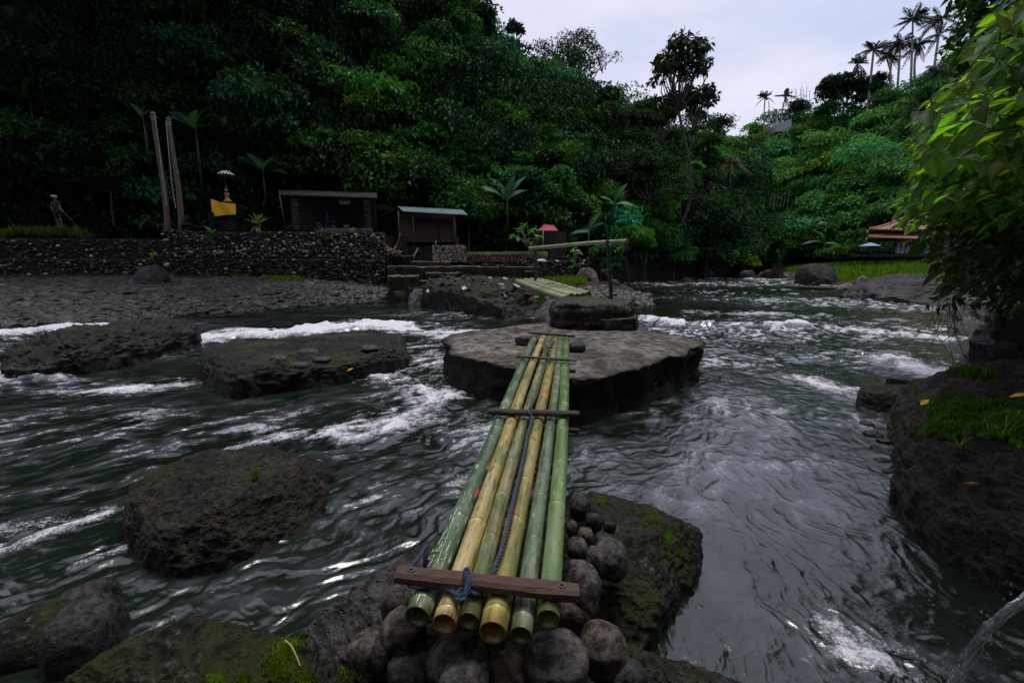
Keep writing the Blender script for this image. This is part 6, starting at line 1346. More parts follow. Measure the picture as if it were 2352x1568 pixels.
tree('tree', 'lower side crown of big dark leaves hanging right of the tall slender tree', 'tree', 1605, 235, 38, 52, 50, .52, M_tall, 15, 44, 61, base=(1560, 520), br=.3, tr=.12, twigs=3, full=True, lower=-1)
tree('tree', 'open airy tree with a fan of bare branches and thin foliage on the skyline', 'tree', 1308, 150, 112, 72, 66, .30, M_tall, 62, 60, 62, base=(1330, 330), br=.24, tr=.26, twigs=5, lower=-.6)
# drooping feather fronds
def frond(rg, c, az, Ln, el, sag, n=16, lw=.5, comb=1.0):
    """rachis points and leaflet arrays of one palm frond"""
    t = np.linspace(0, 1, n); h = np.array([math.cos(az), math.sin(az), 0])
    P = c + h * (Ln * t * math.cos(el))[:, None] + np.array([0, 0, 1.]) * (Ln * (t * math.sin(el) - sag * t ** 2))[:, None]
    T = norm(np.gradient(P, axis=0)); S = norm(np.cross(T, [0, 0, 1.])); U = np.cross(S, T); LP_, LD, LN_, LL = [], [], [], []
    for i in range(1, n):
        for j in range(2):
            f = (i - .5 * j) / (n - 1); p = P[i] - T[i] * (j * .5 * Ln / n)
            for sgn in (-1, 1):
                LP_.append(p); LD.append(norm(S[i] * sgn + T[i] * .7 + np.array([0, 0, -.45 - .3 * rg.random()]) * comb)); LN_.append(U[i] + rg.normal(size=3) * .15)
                LL.append(lw * Ln * .42 * math.sin(math.pi * min(f * .9 + .12, 1)) ** .6 * (.8 + .4 * rg.random()))
    return P, np.array(LP_), np.array(LD), np.array(LN_), np.array(LL)
M_palm = leafmat('palm_leaf', (.022, .045, .025), .2, rough=.4)
M_drypalm = leafmat('dry_palm_leaf', (.16, .12, .07), .2, rough=.8)
def palm(label, b, t, Y, rp, seed, nf=17, tr=.20, lower=None, bark=M_barkpale, group=None, sparse=1.0):
    rg = np.random.default_rng(seed); A, B = W(*b, Y=Y), W(*t, Y=Y); L_ = px(B, rp) * 1.15
    th_ = thing('coconut_palm', label, 'palm', A, group)
    tt = np.linspace(0, 1, 20)[:, None]; bend = np.array([rg.normal() * .4, rg.normal() * .3, 0]); mb = MB()
    P = A - [0, 0, 1.0] + (B - A + [0, 0, 1.0]) * tt + bend * np.sin(tt * np.pi); addt(mb, P, np.linspace(tr * 1.2, tr * .75, 20), 8); mb.build('trunk', bark, th_, smooth=True)
    VS = []; mb = MB(); pp, dd, nn_, ll = [], [], [], []
    cs = [(B, nf, 1.0)] + ([(W(*lower, Y=Y), nf // 2, .8)] if lower else [])
    for cc_, nf_, sc in cs:
        for k in range(nf_):
            el = rg.uniform(-.5, 1.35); az = rg.random() * 6.28; P, a, d, n, l = frond(rg, cc_, az, L_ * sc * (.8 + .3 * rg.random()), el, .25 + .35 * rg.random() * (1.2 - el * .5), n=14, lw=.55)
            addt(mb, P, np.linspace(.045, .012, len(P)), 4, (1, 1, 1)); pp.append(a); dd.append(d); nn_.append(n); ll.append(l)
    pp, dd, nn_, ll = map(np.concatenate, (pp, dd, nn_, ll)); kp = rg.random(len(pp)) < sparse; pp, dd, nn_, ll = pp[kp], dd[kp], nn_[kp], ll[kp]
    V, Q, c = leaf_quads(pp, dd, nn_, ll, ll * .13 + .05, tint(rg, len(pp), (1, 1, 1), .25, .15)); n0 = mb.n
    mb.add(V, Q[:, :3] if Q.shape[1] == 3 else Q, c); mb.build('crown', M_palm, th_)
    if seed % 2 == 0:
        m2 = MB()
        for k in range(5): P, a, d, n, l = frond(rg, B, rg.random() * 6.28, L_ * .8, -1.2, .1, n=10, lw=.3); V, Q, c = leaf_quads(a, d, n, l, l * .15 + .03, tint(rg, len(a))); m2.add(V, Q, c)
        m2.build('dead_fronds', M_drypalm, th_)
palm('coconut palm with the long pale trunk, left most of the ridge group', (1991.6, 268), (2007, 114), 108, 36, 1, tr=.26)
palm('short trunk palm peeking above the round dark tree on the ridge', (1972, 215), (1969, 147), 112, 30, 2, 14)
palm('palm with a thin pale trunk right of the long trunked one', (2030, 240), (2034, 128), 107, 27, 3, 13)
palm('small crowned palm crowded between two others on the ridge', (2045, 215), (2050, 130), 112, 24, 4, 12)
palm('palm with a drooping brownish crown in the middle of the ridge group', (2062, 206), (2069, 98), 106, 36, 6)
palm('tallest palm of the ridge group', (2093, 194), (2097, 45), 105, 42, 5)
palm('palm with hanging fronds right below the tallest one', (2103, 176), (2108, 102), 106, 38, 8)
palm('double crowned leaning palm at the right end of the ridge group', (2147, 150), (2163, 42), 102, 42, 7, lower=(2158, 78))
palm('thin left palm of the distant pair beside the scaffolding', (1760, 318), (1757.5, 224), 116, 22, 9, 13, .16)
palm('thin right palm of the distant pair beside the scaffolding', (1795, 285), (1804, 221), 115, 22, 11, 13, .16)
palm('lone hazy palm above the far river bend', (1662, 352), (1660, 284), 122, 20, 10, 13, .16)
for lab, b, t in (('bare broken trunk close to the thin left palm', (1766, 317), (1765, 232)), ('bare leaning trunk between the distant palm pair', (1774, 315), (1784, 250))):
    mb = MB(); A, B = W(*b, Y=116), W(*t, Y=116); addt(mb, spline([A - [0, 0, 1], (A + B) / 2 + [.3, 0, 0], B], 12), np.linspace(.16, .07, 12), 6); tag(mb.build('dead_trunk', M_barkpale, None, smooth=True), lab, 'dead tree')
# pale drooping palm leaves among the left slope trees and on the right slope
M_palepalm = leafmat('pale_palm_leaf', (.11, .14, .075), .3)
for nm, lab, u, v, Y, rp, nf, m in (('palm', 'palm with pale yellowish drooping leaves below the open airy tree', 1240, 205, 52, 30, 12, M_palepalm), ('palm', 'second pale drooping palm lower on the slope', 1322, 250, 50, 26, 10, M_palepalm), ('palm', 'grassy palm with curved leaves where the right hill begins', 1680, 375, 70, 42, 34, M_palepalm),
                             ('palm', 'wide palm with feathery leaves on the right slope behind the near leaves', 2105, 260, 60, 55, 16, M_palm), ('palm', 'dark palm like shrub under the double crowned palm', 2150, 165, 90, 42, 22, M_palm), ('palm', 'spiky palm shrub at the left end of the right ridge', 1720, 322, 118, 26, 16, M_palm)):
    rg = np.random.default_rng(u); c = W(u, v, Y=Y); th_ = thing('palm', lab, 'palm', c - [0, 0, 4]); mb = MB(); L_ = px(c, rp) * 1.2; pp = []
    for k in range(nf): P, a, d, n, l = frond(rg, c, rg.random() * 6.28, L_ * (.7 + .4 * rg.random()), rg.uniform(-.1, 1.3), .5 + .4 * rg.random(), n=14, lw=.5, comb=1.6); V, Q, cc_ = leaf_quads(a, d, n, l, l * .1 + .03, tint(rg, len(a), (1, 1, 1), .3, .15)); mb.add(V, Q, cc_); addt(mb, P, np.linspace(.05, .012, len(P)), 4)
    mb.build('fronds', m, th_); mb = MB(); addt(mb, [c - [0, 0, 4], c - [0, 0, 2], c], .14, 8); mb.build('trunk', M_bark, th_, smooth=True)
# banana plants
M_ban = leafmat('banana_leaf', (.028, .090, .038), .3, rough=.45)
def banana(label, u, v, Y, rp, seed, nf=7, els=None, mat=M_ban, stem=1.6):
    rg = np.random.default_rng(seed); c = W(u, v, Y=Y); L_ = px(c, rp); th_ = thing('banana_plant', label, 'banana plant', c - [0, 0, stem]); n = nf
    az = rg.random(n) * 6.28; el = rg.uniform(.2, 1.35, n); D = np.column_stack([np.cos(az) * np.cos(el), np.sin(az) * np.cos(el) * .6 - .2, np.sin(el)]); Nn = np.column_stack([-np.cos(az) * np.sin(el), -.7 * np.ones(n), np.cos(el) + .3])
    Ln = L_ * (.75 + .5 * rg.random(n)); V, Q, col = leaf_full(np.repeat(c[None], n, 0), D, Nn, Ln, Ln * .36, tint(rg, n, (1, 1, 1), .25, .08), curl=.7, nseg=12, fold=.16, prof=np.interp(np.linspace(0, 1, 13), [0, .12, .2, .5, .8, 1], [.03, .05, .7, 1, .85, .1]))
    mk('leaves', V, Q, mat, th_, col=col); mb = MB(); addt(mb, [c - [0, 0, stem], c - [0, 0, stem * .4], c + [0, 0, .2]], [.09, .08, .05], 10); mb.build('stem', plain('banana_stem', (.015, .022, .008)) if 'banana_stem' not in bpy.data.materials else bpy.data.materials['banana_stem'], th_, smooth=True)
banana('banana plant with a tall upright leaf left of the shelter', 605, 395, 32, 62, 1, 8, stem=2.4)
banana('dark banana plant with broad leaves at the upper left edge', 70, 235, 32, 70, 2, 8, stem=3)
banana('banana leaves spreading behind the tops of the wooden poles', 450, 300, 31, 62, 3, 8, stem=4)
banana('banana plant drooping above the teal roof right end', 1165, 462, 33, 52, 4, 8, stem=2.6)
banana('banana plant with one bright upright leaf right of the red roof', 1352, 535, 34, 42, 5, 5, stem=1.8)
banana('banana plant on the slope above the bright river grass', 1893, 560, 66, 34, 6, 8, stem=1.6)
banana('small banana plant at mid height of the right hill', 1860, 520, 72, 26, 7, 7, stem=1.6)
banana('banana plant near the top of the right hill by the scaffolding', 1868, 258, 112, 20, 8, 6, stem=2)
banana('dim banana plant in the grove right of the red roof', 1410, 470, 40, 40, 9, 7, stem=3)
banana('broad leaved plant hanging before the shrine cliff', 330, 275, 30, 34, 10, 5, stem=3)
# small plants
def tuft(name, label, c, h, n, seed, mat, w=.03, spread=.5, cat='plant', curl=.8):
    rg = np.random.default_rng(seed); az = rg.random(n) * 6.28; el = np.pi / 2 - np.abs(rg.normal(size=n)) * spread; D = np.column_stack([np.cos(az) * np.cos(el), np.sin(az) * np.cos(el), np.sin(el)]); Nn = np.column_stack([-np.cos(az) * np.sin(el), -np.sin(az) * np.sin(el), np.cos(el)])
    Ln = h * (.6 + .6 * rg.random(n)); V, Q, col = leaf_full(np.array(c)[None] + rg.normal(size=(n, 3)) * [h * .06, h * .06, 0], D, Nn, Ln, np.full(n, w), tint(rg, n, (1, 1, 1), .2, .1), curl=curl, nseg=5, fold=.15)
    return tag(mk(name, V, Q, mat, col=col), label, cat)
M_varieg = leafmat('variegated_leaf', (.16, .24, .10), .3)
tuft('dieffenbachia', 'pale variegated broad leaved plant between shrine and shelter', W(592, 520, Y=27.3), .85, 18, 1, M_varieg, .22, .8)
tuft('yellow_plant', 'yellow green spiky plant on the low wall of the shelter', W(812, 533, Y=27.6), .32, 16, 2, leafmat('yellow_green', (.30, .36, .03), .3), .05, .6)
tuft('wall_plant', 'leafy plant sprouting from the top of the cobble wall', W(486, 542, Y=26.0), .55, 14, 3, M_leaf_bright, .16, .9)
tuft('wall_plant', 'tiny yellow leaved seedling growing from the cobble wall', W(350, 592, Y=25.7), .35, 7, 4, leafmat('seedling', (.25, .33, .03), .3), .14, .9)
tuft('fern', 'pale green fern at the wall left of the grey boulders', W(1222, 620, Y=29.4), .7, 9, 5, M_leaf_bright, .09, 1.0)
tuft('fern', 'fern growing on the dark wall above the pinkish boulder', W(1322, 612, Y=30.2), .8, 12, 6, M_leaf_bright, .1, 1.0)
tuft('fern', 'fern growing on the dark wall right of the pinkish boulder', W(1382, 615, Y=31), .8, 12, 7, M_leaf_bright, .1, 1.0)
pp_ = thing('potted_plant', 'plant in a pale pot standing on the second stone bench', 'potted plant', W(1322, 592, Y=30.8)); c = W(1322, 592, Y=30.8)
V, Q = lathe(c, [(0, 0), (.14, 0), (.2, .36), (.17, .36), (.12, .3)], 16); mk('pot', V, Q, plain('pale_green_pot', (.18, .24, .17)), pp_)
rg = np.random.default_rng(1); n = 40; az = rg.random(n) * 6.28; D = np.column_stack([np.cos(az), np.sin(az), rg.normal(size=n) * .6]); V, Q, col = leaf_full(c + np.array([0, 0, .4]) + rg.normal(size=(n, 3)) * [.16, .1, .12], D, np.tile([0, -.5, 1.], (n, 1)), np.full(n, .28), np.full(n, .12), tint(rg, n)); mk('leaves', V, Q, M_varieg, pp_, col=col)
# frangipani with knobbly pale limbs
fg = thing('frangipani_tree', 'small frangipani tree with pale crooked limbs and leaf rosettes behind the hedge', 'tree', W(1218, 600, Y=30.6)); mb = MB(); rg = np.random.default_rng(12)
tips = [(1180, 545), (1192, 528), (1205, 520), (1215, 535), (1228, 528), (1238, 545), (1222, 558), (1210, 552)]
b0, f1, f2 = W(1228, 600, Y=30.6), W(1218, 572, Y=30.6), W(1208, 555, Y=30.6); addt(mb, spline([b0, W(1225, 585, Y=30.6), f1, f2], 14), np.linspace(.06, .04, 14), 7); addt(mb, spline([W(1202, 600, Y=30.7), W(1206, 585, Y=30.6), f1], 10), np.linspace(.05, .035, 10), 7)
PP, DD, NN, LL = [], [], [], []
for k, (u, v) in enumerate(tips):
    e = W(u, v, Y=30.6 + .5 * math.sin(k * 2)); addt(mb, spline([f2 if k % 2 else f1, (f2 + e) / 2 + rg.normal(size=3) * .08, e], 8), np.linspace(.035, .018, 8), 6)
    for j in range(22): az = rg.random() * 6.28; PP.append(e + rg.normal(size=3) * .05); DD.append([math.cos(az), math.sin(az), rg.uniform(-.3, .8)]); NN.append([0, -.3, 1]); LL.append(.34)
mb.build('trunk', M_barkpale, fg, smooth=True); PP, DD, NN, LL = map(lambda a: np.array(a, float), (PP, DD, NN, LL)); V, Q, col = leaf_full(PP, DD, NN, LL, LL * .28, tint(rg, len(PP))); mk('crown', V, Q, M_leaf_bright, fg, col=col)
V, Q = beam(W(1188, 553, Y=30.0), W(1193, 546, Y=30.0), .2, .01, up=(0, 1, 0)); tag(mk('paper_sheet', V, clean(Q), M_cloth, smooth=False), 'small white sheet hanging in the frangipani tree', 'sheet')

# grass: strips and tufts of blades
M_grass = leafmat('grass', (.085, .19, .015), .4); M_grassd = leafmat('dark_grass', (.05, .12, .015), .35)
def grass(label, pts, h, w, seed, mat, lean=.5, base=(1, 1, 1)):
    rg = np.random.default_rng(seed); n = len(pts); az = rg.random(n) * 6.28; D = np.column_stack([np.cos(az) * lean, np.sin(az) * lean, np.ones(n)]); Nn = np.column_stack([np.cos(az), np.sin(az), .2 * np.ones(n)])
    pt = .7 + .6 * vn2(pts[:, 0] * 1.7, pts[:, 1] * 1.7, seed)[:, None] * np.array([1.2, 1, .8])
    Ln = h * (.5 + .8 * rg.random(n)); V, Q, col = leaf_quads(pts, D, Nn, Ln, np.full(n, w) * (.6 + .8 * rg.random(n)), tint(rg, n, base, .25, .15) * pt)
    return tag(mk('grass', V, Q, mat, col=col, smooth=False), label, 'grass', kind='stuff')
rg = np.random.default_rng(91)
yy = rg.uniform(24.6, 29.3, 14000); uu = rg.uniform(1100, 1345, 14000); xx = (uu - 1176) / F * yy * 1.0; pts = np.column_stack([xx, yy, gz(xx, yy)]); pts = pts[(yy > 24.9 + .55 * np.maximum(xx, 0)) | (xx < 1.5)]; grass('bright green grass strip behind the second bamboo bridge', pts, .34, .05, 1, M_grass)
pts = scatter_img(rg, 3000, [(600, 645), (680, 646), (718, 636), (660, 632), (610, 633)]); grass('small bright grass patch on the stony beach', pts, .22, .04, 2, M_grass)
pts = scatter_img(rg, 900, [(530, 636), (570, 640), (590, 632), (550, 629)]); grass('dim grass patch at the wall foot on the stony beach', pts, .22, .04, 3, M_grassd)
pts = scatter_img(rg, 16000, [(1755, 618), (1850, 630), (1940, 652), (2000, 666), (2160, 676), (2170, 610), (1940, 608), (1800, 606)]); grass('bright green grass flat along the right bank of the far river', pts, .75, .12, 4, M_grass)
pts = np.column_stack([rg.uniform(-34, -25.5, 2500), rg.uniform(26.0, 28.5, 2500), np.full(2500, 3.15)]); pts[:, 2] += .35 * fbm2(pts[:, 0], pts[:, 1], 2, 3) + .2; grass('leafy dark green weeds on the left terrace beside the person', pts, .5, .10, 5, M_grassd)
ys_ = rg.uniform(1770, 1815, 700); pts = np.array([onground(u, v) for u, v in zip(ys_, rg.uniform(608, 618, 700))]); grass('taller grass clump behind the moss topped rock', pts, 1.6, .12, 6, M_grass, .3)

# ------------------------------------------------------------------ near right plant with large backlit leaves
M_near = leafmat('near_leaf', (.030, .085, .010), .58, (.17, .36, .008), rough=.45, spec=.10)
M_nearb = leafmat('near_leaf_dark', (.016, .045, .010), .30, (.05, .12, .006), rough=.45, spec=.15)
EDGE = [(-60, 2270), (0, 2262), (60, 2245), (120, 2205), (170, 2185), (220, 2140), (260, 2100), (300, 2075), (350, 2095), (420, 2085), (450, 2050), (500, 2045), (560, 2070), (620, 2085), (670, 2120), (700, 2190)]
ev, eu = np.array([e[0] for e in EDGE]), np.array([e[1] for e in EDGE])
def near_plant(name, label, n_sh, seed, vr, dfun, leaf, mat, per=9, ext=330, push=0.0):
    rg = np.random.default_rng(seed); v = rg.uniform(*vr, n_sh); e = np.interp(v, ev, eu); f = rg.random(n_sh) ** 1.25; u = e + push + f * ext
    PP, DD, NN, LL, CC = [], [], [], [], []; mb = MB()
    for i in range(n_sh):
        d = dfun(v[i]) * (1 + .55 * rg.random()) ; tip = W(u[i], v[i], d=d)
        ln = leaf * (4.5 + 3 * rg.random()); dirn = norm(np.array([-.8 - abs(rg.normal()) * .3, -.1 + rg.normal() * .35, -.28 + rg.normal() * .25])); root = tip - dirn * ln + np.array([0, 0, -.10 * ln])
        S_ = spline([root, (root + tip) / 2 + np.array([0, 0, .12 * ln]), tip], 12); addt(mb, S_, np.linspace(.0055, .0015, 12) * leaf / .15, 5)
        T_ = norm(np.gradient(S_, axis=0)); side = norm(np.cross(T_, [0, 0, 1.]))
        for k in range(per):
            a = S_[int(2 + 9.5 * k / per)]; t_ = T_[int(2 + 9.5 * k / per)]; sd_ = side[0] * (1 if k % 2 else -1)
            PP.append(a); DD.append(t_ * .7 + sd_ * .75 + rg.normal(size=3) * .22 + [0, 0, -.35]); NN.append(np.array([-.15, -.30, 1.]) + rg.normal(size=3) * .38); LL.append(leaf * (.55 + .75 * rg.random()) * (1.1 if k == per - 1 else .95))
    PP, DD, NN, LL = map(lambda a: np.array(a, float), (PP, DD, NN, LL)); c = tint(rg, len(PP), (1, 1, 1), .35, .18); ye = rg.random(len(PP)) < .05; c[ye] *= [2.4, 1.7, .8]
    V, Q, col = leaf_full(PP, DD, NN, LL, LL * .50, c, curl=.32, nseg=6, fold=.20)
    th_ = thing(name, label, 'plant', W(2360, 700, Y=5)); mk('leaves', V, Q, mat, th_, col=col); mb.build('twigs', M_bark, th_, smooth=True)
near_plant('overhanging_branch', 'large backlit yellow green leaves hanging in from the upper right corner, nearest', 150, 5, (-60, 400), lambda v: 1.75, .12, M_near, 7, ext=300)
near_plant('overhanging_branch', 'dense mid size green leaves over the right edge at mid height', 300, 6, (170, 520), lambda v: 2.9, .115, M_near, 8, ext=330, push=8)
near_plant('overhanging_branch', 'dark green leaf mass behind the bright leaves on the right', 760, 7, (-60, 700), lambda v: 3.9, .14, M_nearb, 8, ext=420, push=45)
near_plant('overhanging_branch', 'small yellowish leaf sprays at the outer left fringe of the right foliage', 60, 8, (250, 560), lambda v: 3.2, .085, M_near, 9, ext=70, push=-6)
rg = np.random.default_rng(17); k = 520
Cc = np.array([W(u, v, d=d) for u, v, d in zip(rg.uniform(2240, 2800, k), rg.uniform(-200, 700, k), rg.uniform(6, 8.5, k))]); Cc[:, 0] += .3
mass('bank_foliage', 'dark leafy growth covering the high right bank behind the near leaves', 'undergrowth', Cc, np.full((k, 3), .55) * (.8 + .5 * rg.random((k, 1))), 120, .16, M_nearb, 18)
# dangling twigs over the river
mb = MB(); rg = np.random.default_rng(8)
for k in range(14):
    a = W(rg.uniform(2140, 2220), rg.uniform(680, 705), d=rg.uniform(5, 6)); addt(mb, spline([a, a + [rg.normal() * .1, 0, -.3], a + [rg.normal() * .15, 0, -.35 - .5 * rg.random()]], 8), .004, 4)
tag(mb.build('hanging_twigs', M_bark, None), 'thin bare twigs dangling from the right foliage over the river', 'twigs')

# grass and plants of the right bank and the foreground
def near_grass(label, uv, z, n, h, seed, mat, w=.012, zf=None):
    rg = np.random.default_rng(seed); P = []
    for k in range(n):
        (u0, v0, ru, rv) = uv[rg.integers(len(uv))]; a = rg.random() * 6.28; s = math.sqrt(rg.random()); P.append(W(u0 + ru * s * math.cos(a), v0 + rv * s * math.sin(a), z=z + rg.normal() * .02))
    P = np.array(P)
    az = rg.random(n) * 6.28; D = np.column_stack([np.cos(az) * .55, np.sin(az) * .55, np.ones(n)]); Nn = np.column_stack([np.cos(az), np.sin(az), .3 * np.ones(n)]); L_ = h * (.5 + .9 * rg.random(n))
    V, Q, col = leaf_full(P, D, Nn, L_, np.full(n, w) * (.7 + .6 * rg.random(n)), tint(rg, n, (1, 1, 1), .35, .2), curl=.8, nseg=3, fold=.15); return tag(mk('grass', V, Q, mat, col=col), label, 'grass', kind='stuff')
# height of existing stones under a point: rays against the scene meshes
bpy.context.view_layer.update()
dg = bpy.context.evaluated_depsgraph_get()
def hit(u, v, skip=('river',)):
    o0 = Vector((0, 0, 2.05)); d = Vector(W(u, v, d=1.0)) - o0; d.normalize()
    for _ in range(6):
        ok, loc, nrm, idx, ob, _m = SC.ray_cast(dg, o0, d, distance=200)
        if not ok: return None
        if ob.name.split('.')[0] in ('twigs', 'leaves', 'crown', 'grass', 'hanging_twigs', 'bank_foliage', 'river'): o0 = loc + d * .01; continue
        return np.array(loc), np.array(nrm)
    return None
def moss_tufts(label, boxes, n, h, w, seed, mat, lean=.7, name='grass'):
    rg = np.random.default_rng(seed); P = []
    for k in range(n):
        (u0, v0, ru, rv) = boxes[rg.integers(len(boxes))]; a = rg.random() * 6.28; s = rg.random() ** .7 * (.7 + .6 * vn2(np.array([a * 1.5]), np.array([u0 * .1]), 3)[0]); r_ = hit(u0 + ru * s * math.cos(a), v0 + rv * s * math.sin(a))
        if r_ is not None and abs(r_[1][2]) > .15: P.append(r_[0] - [0, 0, .004])
    if not P: print('NO HITS', label); return None
    P = np.array(P); n = len(P); az = rg.random(n) * 6.28; D = np.column_stack([np.cos(az) * lean, np.sin(az) * lean, np.ones(n)]); Nn = np.column_stack([np.cos(az), np.sin(az), .3 * np.ones(n)]); L_ = h * (.4 + .9 * rg.random(n))
    cl = (.55 + .9 * vn2(P[:, 0] * 9, P[:, 1] * 9, seed))[:, None]
    V, Q, col = leaf_full(P, D, Nn, L_, np.full(n, w) * (.7 + .6 * rg.random(n)), tint(rg, n, (1, 1, 1), .35, .2) * cl, curl=.8, nseg=3, fold=.15); return tag(mk(name, V, Q, mat, col=col), label, 'grass' if name == 'grass' else 'moss', kind='stuff')
moss_tufts('lush bright grass cushion on top of the right bank rock', [(2190, 945, 85, 38), (2270, 955, 85, 45), (2330, 980, 60, 50), (2160, 985, 50, 25)], 9000, .040, .011, 1, M_grassd, 1.3)
moss_tufts('thin grass on the ledge below the black rock wall', [(2215, 855, 40, 10), (2250, 862, 40, 10)], 500, .08, .012, 2, M_grassd)
moss_tufts('bright feathery moss on the foreground rock at the bottom', [(680, 1470, 35, 20), (650, 1500, 45, 25), (640, 1540, 40, 25), (700, 1555, 30, 20), (810, 1545, 35, 22), (500, 1560, 22, 10), (560, 1562, 15, 8)], 4200, .018, .005, 3, leafmat('moss_sprigs', (.075, .14, .010), .4), 1.2, 'moss')
moss_tufts('small grass tuft sprouting on top of the big rounded boulder', [(588, 1098, 12, 4)], 60, .07, .006, 4, M_grass)
moss_tufts('thin green growth on the outer edge of the mossy boulder right of the bridge', [(1500, 1190, 14, 10), (1535, 1235, 12, 14), (1385, 1152, 12, 4), (1565, 1270, 8, 12)], 380, .03, .005, 5, M_grass)
r_ = hit(2206, 1030); tuft('grass_tuft', 'single long bladed grass tuft below the grass cushion on the right bank', r_[0] if r_ else W(2206, 1030, z=.7), .16, 12, 5, M_grass, .008, .7, 'grass')
r_ = hit(2300, 1010); tuft('grass_tuft', 'upright long blades at the right end of the grass cushion', r_[0] if r_ else W(2300, 1010, z=.8), .20, 16, 6, M_grass, .009, .45, 'grass')
r_ = hit(870, 1568); c = r_[0] if r_ else W(870, 1568, z=.3)
sd_p = thing('seedling', 'thin green seedling with narrow leaves at the bottom edge beside the cobbles', 'plant', c); mb = MB(); S_ = spline([c, c + [.02, 0, .06], c + [.045, .0, .13]], 8); addt(mb, S_, .0022, 5); mb.build('stem', M_leaf_bright, sd_p)
n = 9; rg = np.random.default_rng(4); t = rg.integers(2, 8, n); az = rg.random(n) * 6.28; V, Q, col = leaf_full(S_[t], np.column_stack([np.cos(az), np.sin(az) * .5, rg.uniform(.0, .5, n)]), np.tile([0, -.4, 1.], (n, 1)), np.full(n, .06), np.full(n, .013), np.ones((n, 3)) * 1.6, curl=.6); mk('leaves', V, Q, M_grass, sd_p, col=col)
r_ = hit(690, 1532); c = r_[0] if r_ else W(690, 1532, z=.6); q_2 = hit(656, 1478); c2 = q_2[0] + [0, 0, .015] if q_2 else c + [-.05, .05, .05]
mb = MB(); addt(mb, spline([c + [0, 0, .008], (c + c2) / 2 + [0, 0, .03], c2], 10), .003, 5); tag(mb.build('straw', plain('dry_straw', (.45, .30, .10)), None), 'single dry yellow straw on the mossy foreground rock', 'straw')

# ------------------------------------------------------------------ house on the right bank
M_tile = plain('terracotta_tiles', (.30, .14, .085), (.18, .085, .055), rough=.8, scale=2.5, stretch=(1, 6, 6), bump=.6)
M_white = plain('white_plaster', (.70, .70, .76), (.55, .55, .60), rough=.8, scale=1, bump=.05); M_green = plain('green_railing', (.02, .075, .045), rough=.5)
YH = 52; hs = thing('house', 'white walled house with curved two tiered orange tile roof across the river', 'house', W(1997, 582, Y=YH)); hs.rotation_euler[2] = -R(36)
def hip(name, eave_l, eave_r, top_l, top_r, Y0, dpt, parent, mat):
    a = W(*eave_l, Y=Y0); b = W(*eave_r, Y=Y0); tl, tr_ = W(*top_l, Y=Y0 + dpt / 2), W(*top_r, Y=Y0 + dpt / 2); mb = MB(); n = 14
    def ring(s):   # s 0 at the eave, 1 at the ridge; the roof sags like a pagoda
        k = s ** 1.25 ; x0 = a[0] + (tl[0] - a[0]) * s; x1 = b[0] + (tr_[0] - b[0]) * s; y0 = Y0 + dpt / 2 * s * .96; y1 = Y0 + dpt - dpt / 2 * s * .96; z = a[2] + (tl[2] - a[2]) * k
        up = .30 * (1 - s) ** 3; return np.array([[x0, y0, z + up], [(x0 + x1) / 2, y0, z], [x1, y0, z + up], [x1, (y0 + y1) / 2, z], [x1, y1, z + up], [(x0 + x1) / 2, y1, z], [x0, y1, z + up], [x0, (y0 + y1) / 2, z]])
    Rg = [ring(s) for s in np.linspace(0, 1, n)]; V = np.vstack(Rg + [Rg[0] - [0, 0, .12]]); Q = [[i * 8 + j, i * 8 + (j + 1) % 8, (i + 1) * 8 + (j + 1) % 8, (i + 1) * 8 + j] for i in range(n - 1) for j in range(8)]; m = n * 8
    Q += [[m + j, m + (j + 1) % 8, (j + 1) % 8, j] for j in range(8)]; o = mk(name, V, Q + [[m + 7 - j for j in range(8)]], mat, parent, smooth=False)
    mb = MB()
    for c_ in (0, 2, 4, 6): addt(mb, [r_[c_] + [0, 0, .05] for r_ in Rg], .10, 6)
    addt(mb, [Rg[-1][0] + [0, 0, .1], Rg[-1][2] + [0, 0, .1]], .13, 6); rd = mb.build('ridge', plain('ridge_tiles', (.45, .27, .2)) if 'ridge_tiles' not in bpy.data.materials else bpy.data.materials['ridge_tiles'], o); return o
hip('roof', (1997, 531), (2160, 531), (2043, 487), (2112, 487), YH, 6.5, hs, M_tile)
hip('roof', (2004, 549), (2180, 549), (2040, 518), (2140, 518), YH - .6, 7.5, hs, M_tile)
V, Q = wbox(2028, 553, 2150, 582, YH + 1, YH + 5); mk('wall', V, Q, M_white, hs, smooth=False)
for u0, u1, v0, v1, m in ((2037, 2041, 557, 579, M_dkwood), (2046, 2050, 562, 567, M_dkwood), (2053, 2056, 556, 580, M_dkwood)):
    V, Q = wbox(u0, v0, u1, v1, YH + .93, YH + 1.02); mk('door' if v1 > 570 else 'window', V, Q, m, hs, smooth=False)
for u in (2010, 2022, 2060, 2090):
    V, Q = wbox(u, 548, u + 3, 583, YH + .0, YH + .2); mk('pillar', V, Q, M_dkwood, hs, smooth=False)
V, Q = wbox(1985, 583, 2170, 590, YH - 1.6, YH + 5); mk('floor_slab', V, Q, M_plaster, hs, smooth=False)
rl = thing('railing', 'dark green metal railing in front of the white walled house', 'railing', W(2020, 583, Y=YH - 1.4)); mb = MB()
for v in (569.5, 574.5): addt(mb, [W(1986, v, Y=YH - 1.5), W(2060, v, Y=YH - 1.5)], .035, 6)
mb.build('rail', M_green, rl)
for u in range(1988, 2062, 12): mb = MB(); addt(mb, [W(u, 583, Y=YH - 1.5), W(u, 568, Y=YH - 1.5)], .04, 6); mb.build('post', M_green, rl)
um = thing('umbrella', 'pale blue garden umbrella standing left of the white walled house', 'umbrella', W(1998, 583, Y=YH - .8)); c = W(1998, 565, Y=YH - .8); cz_ = W(1998, 557, Y=YH - .8)[2] - c[2]; n = 8; r_ = px(c, 21)
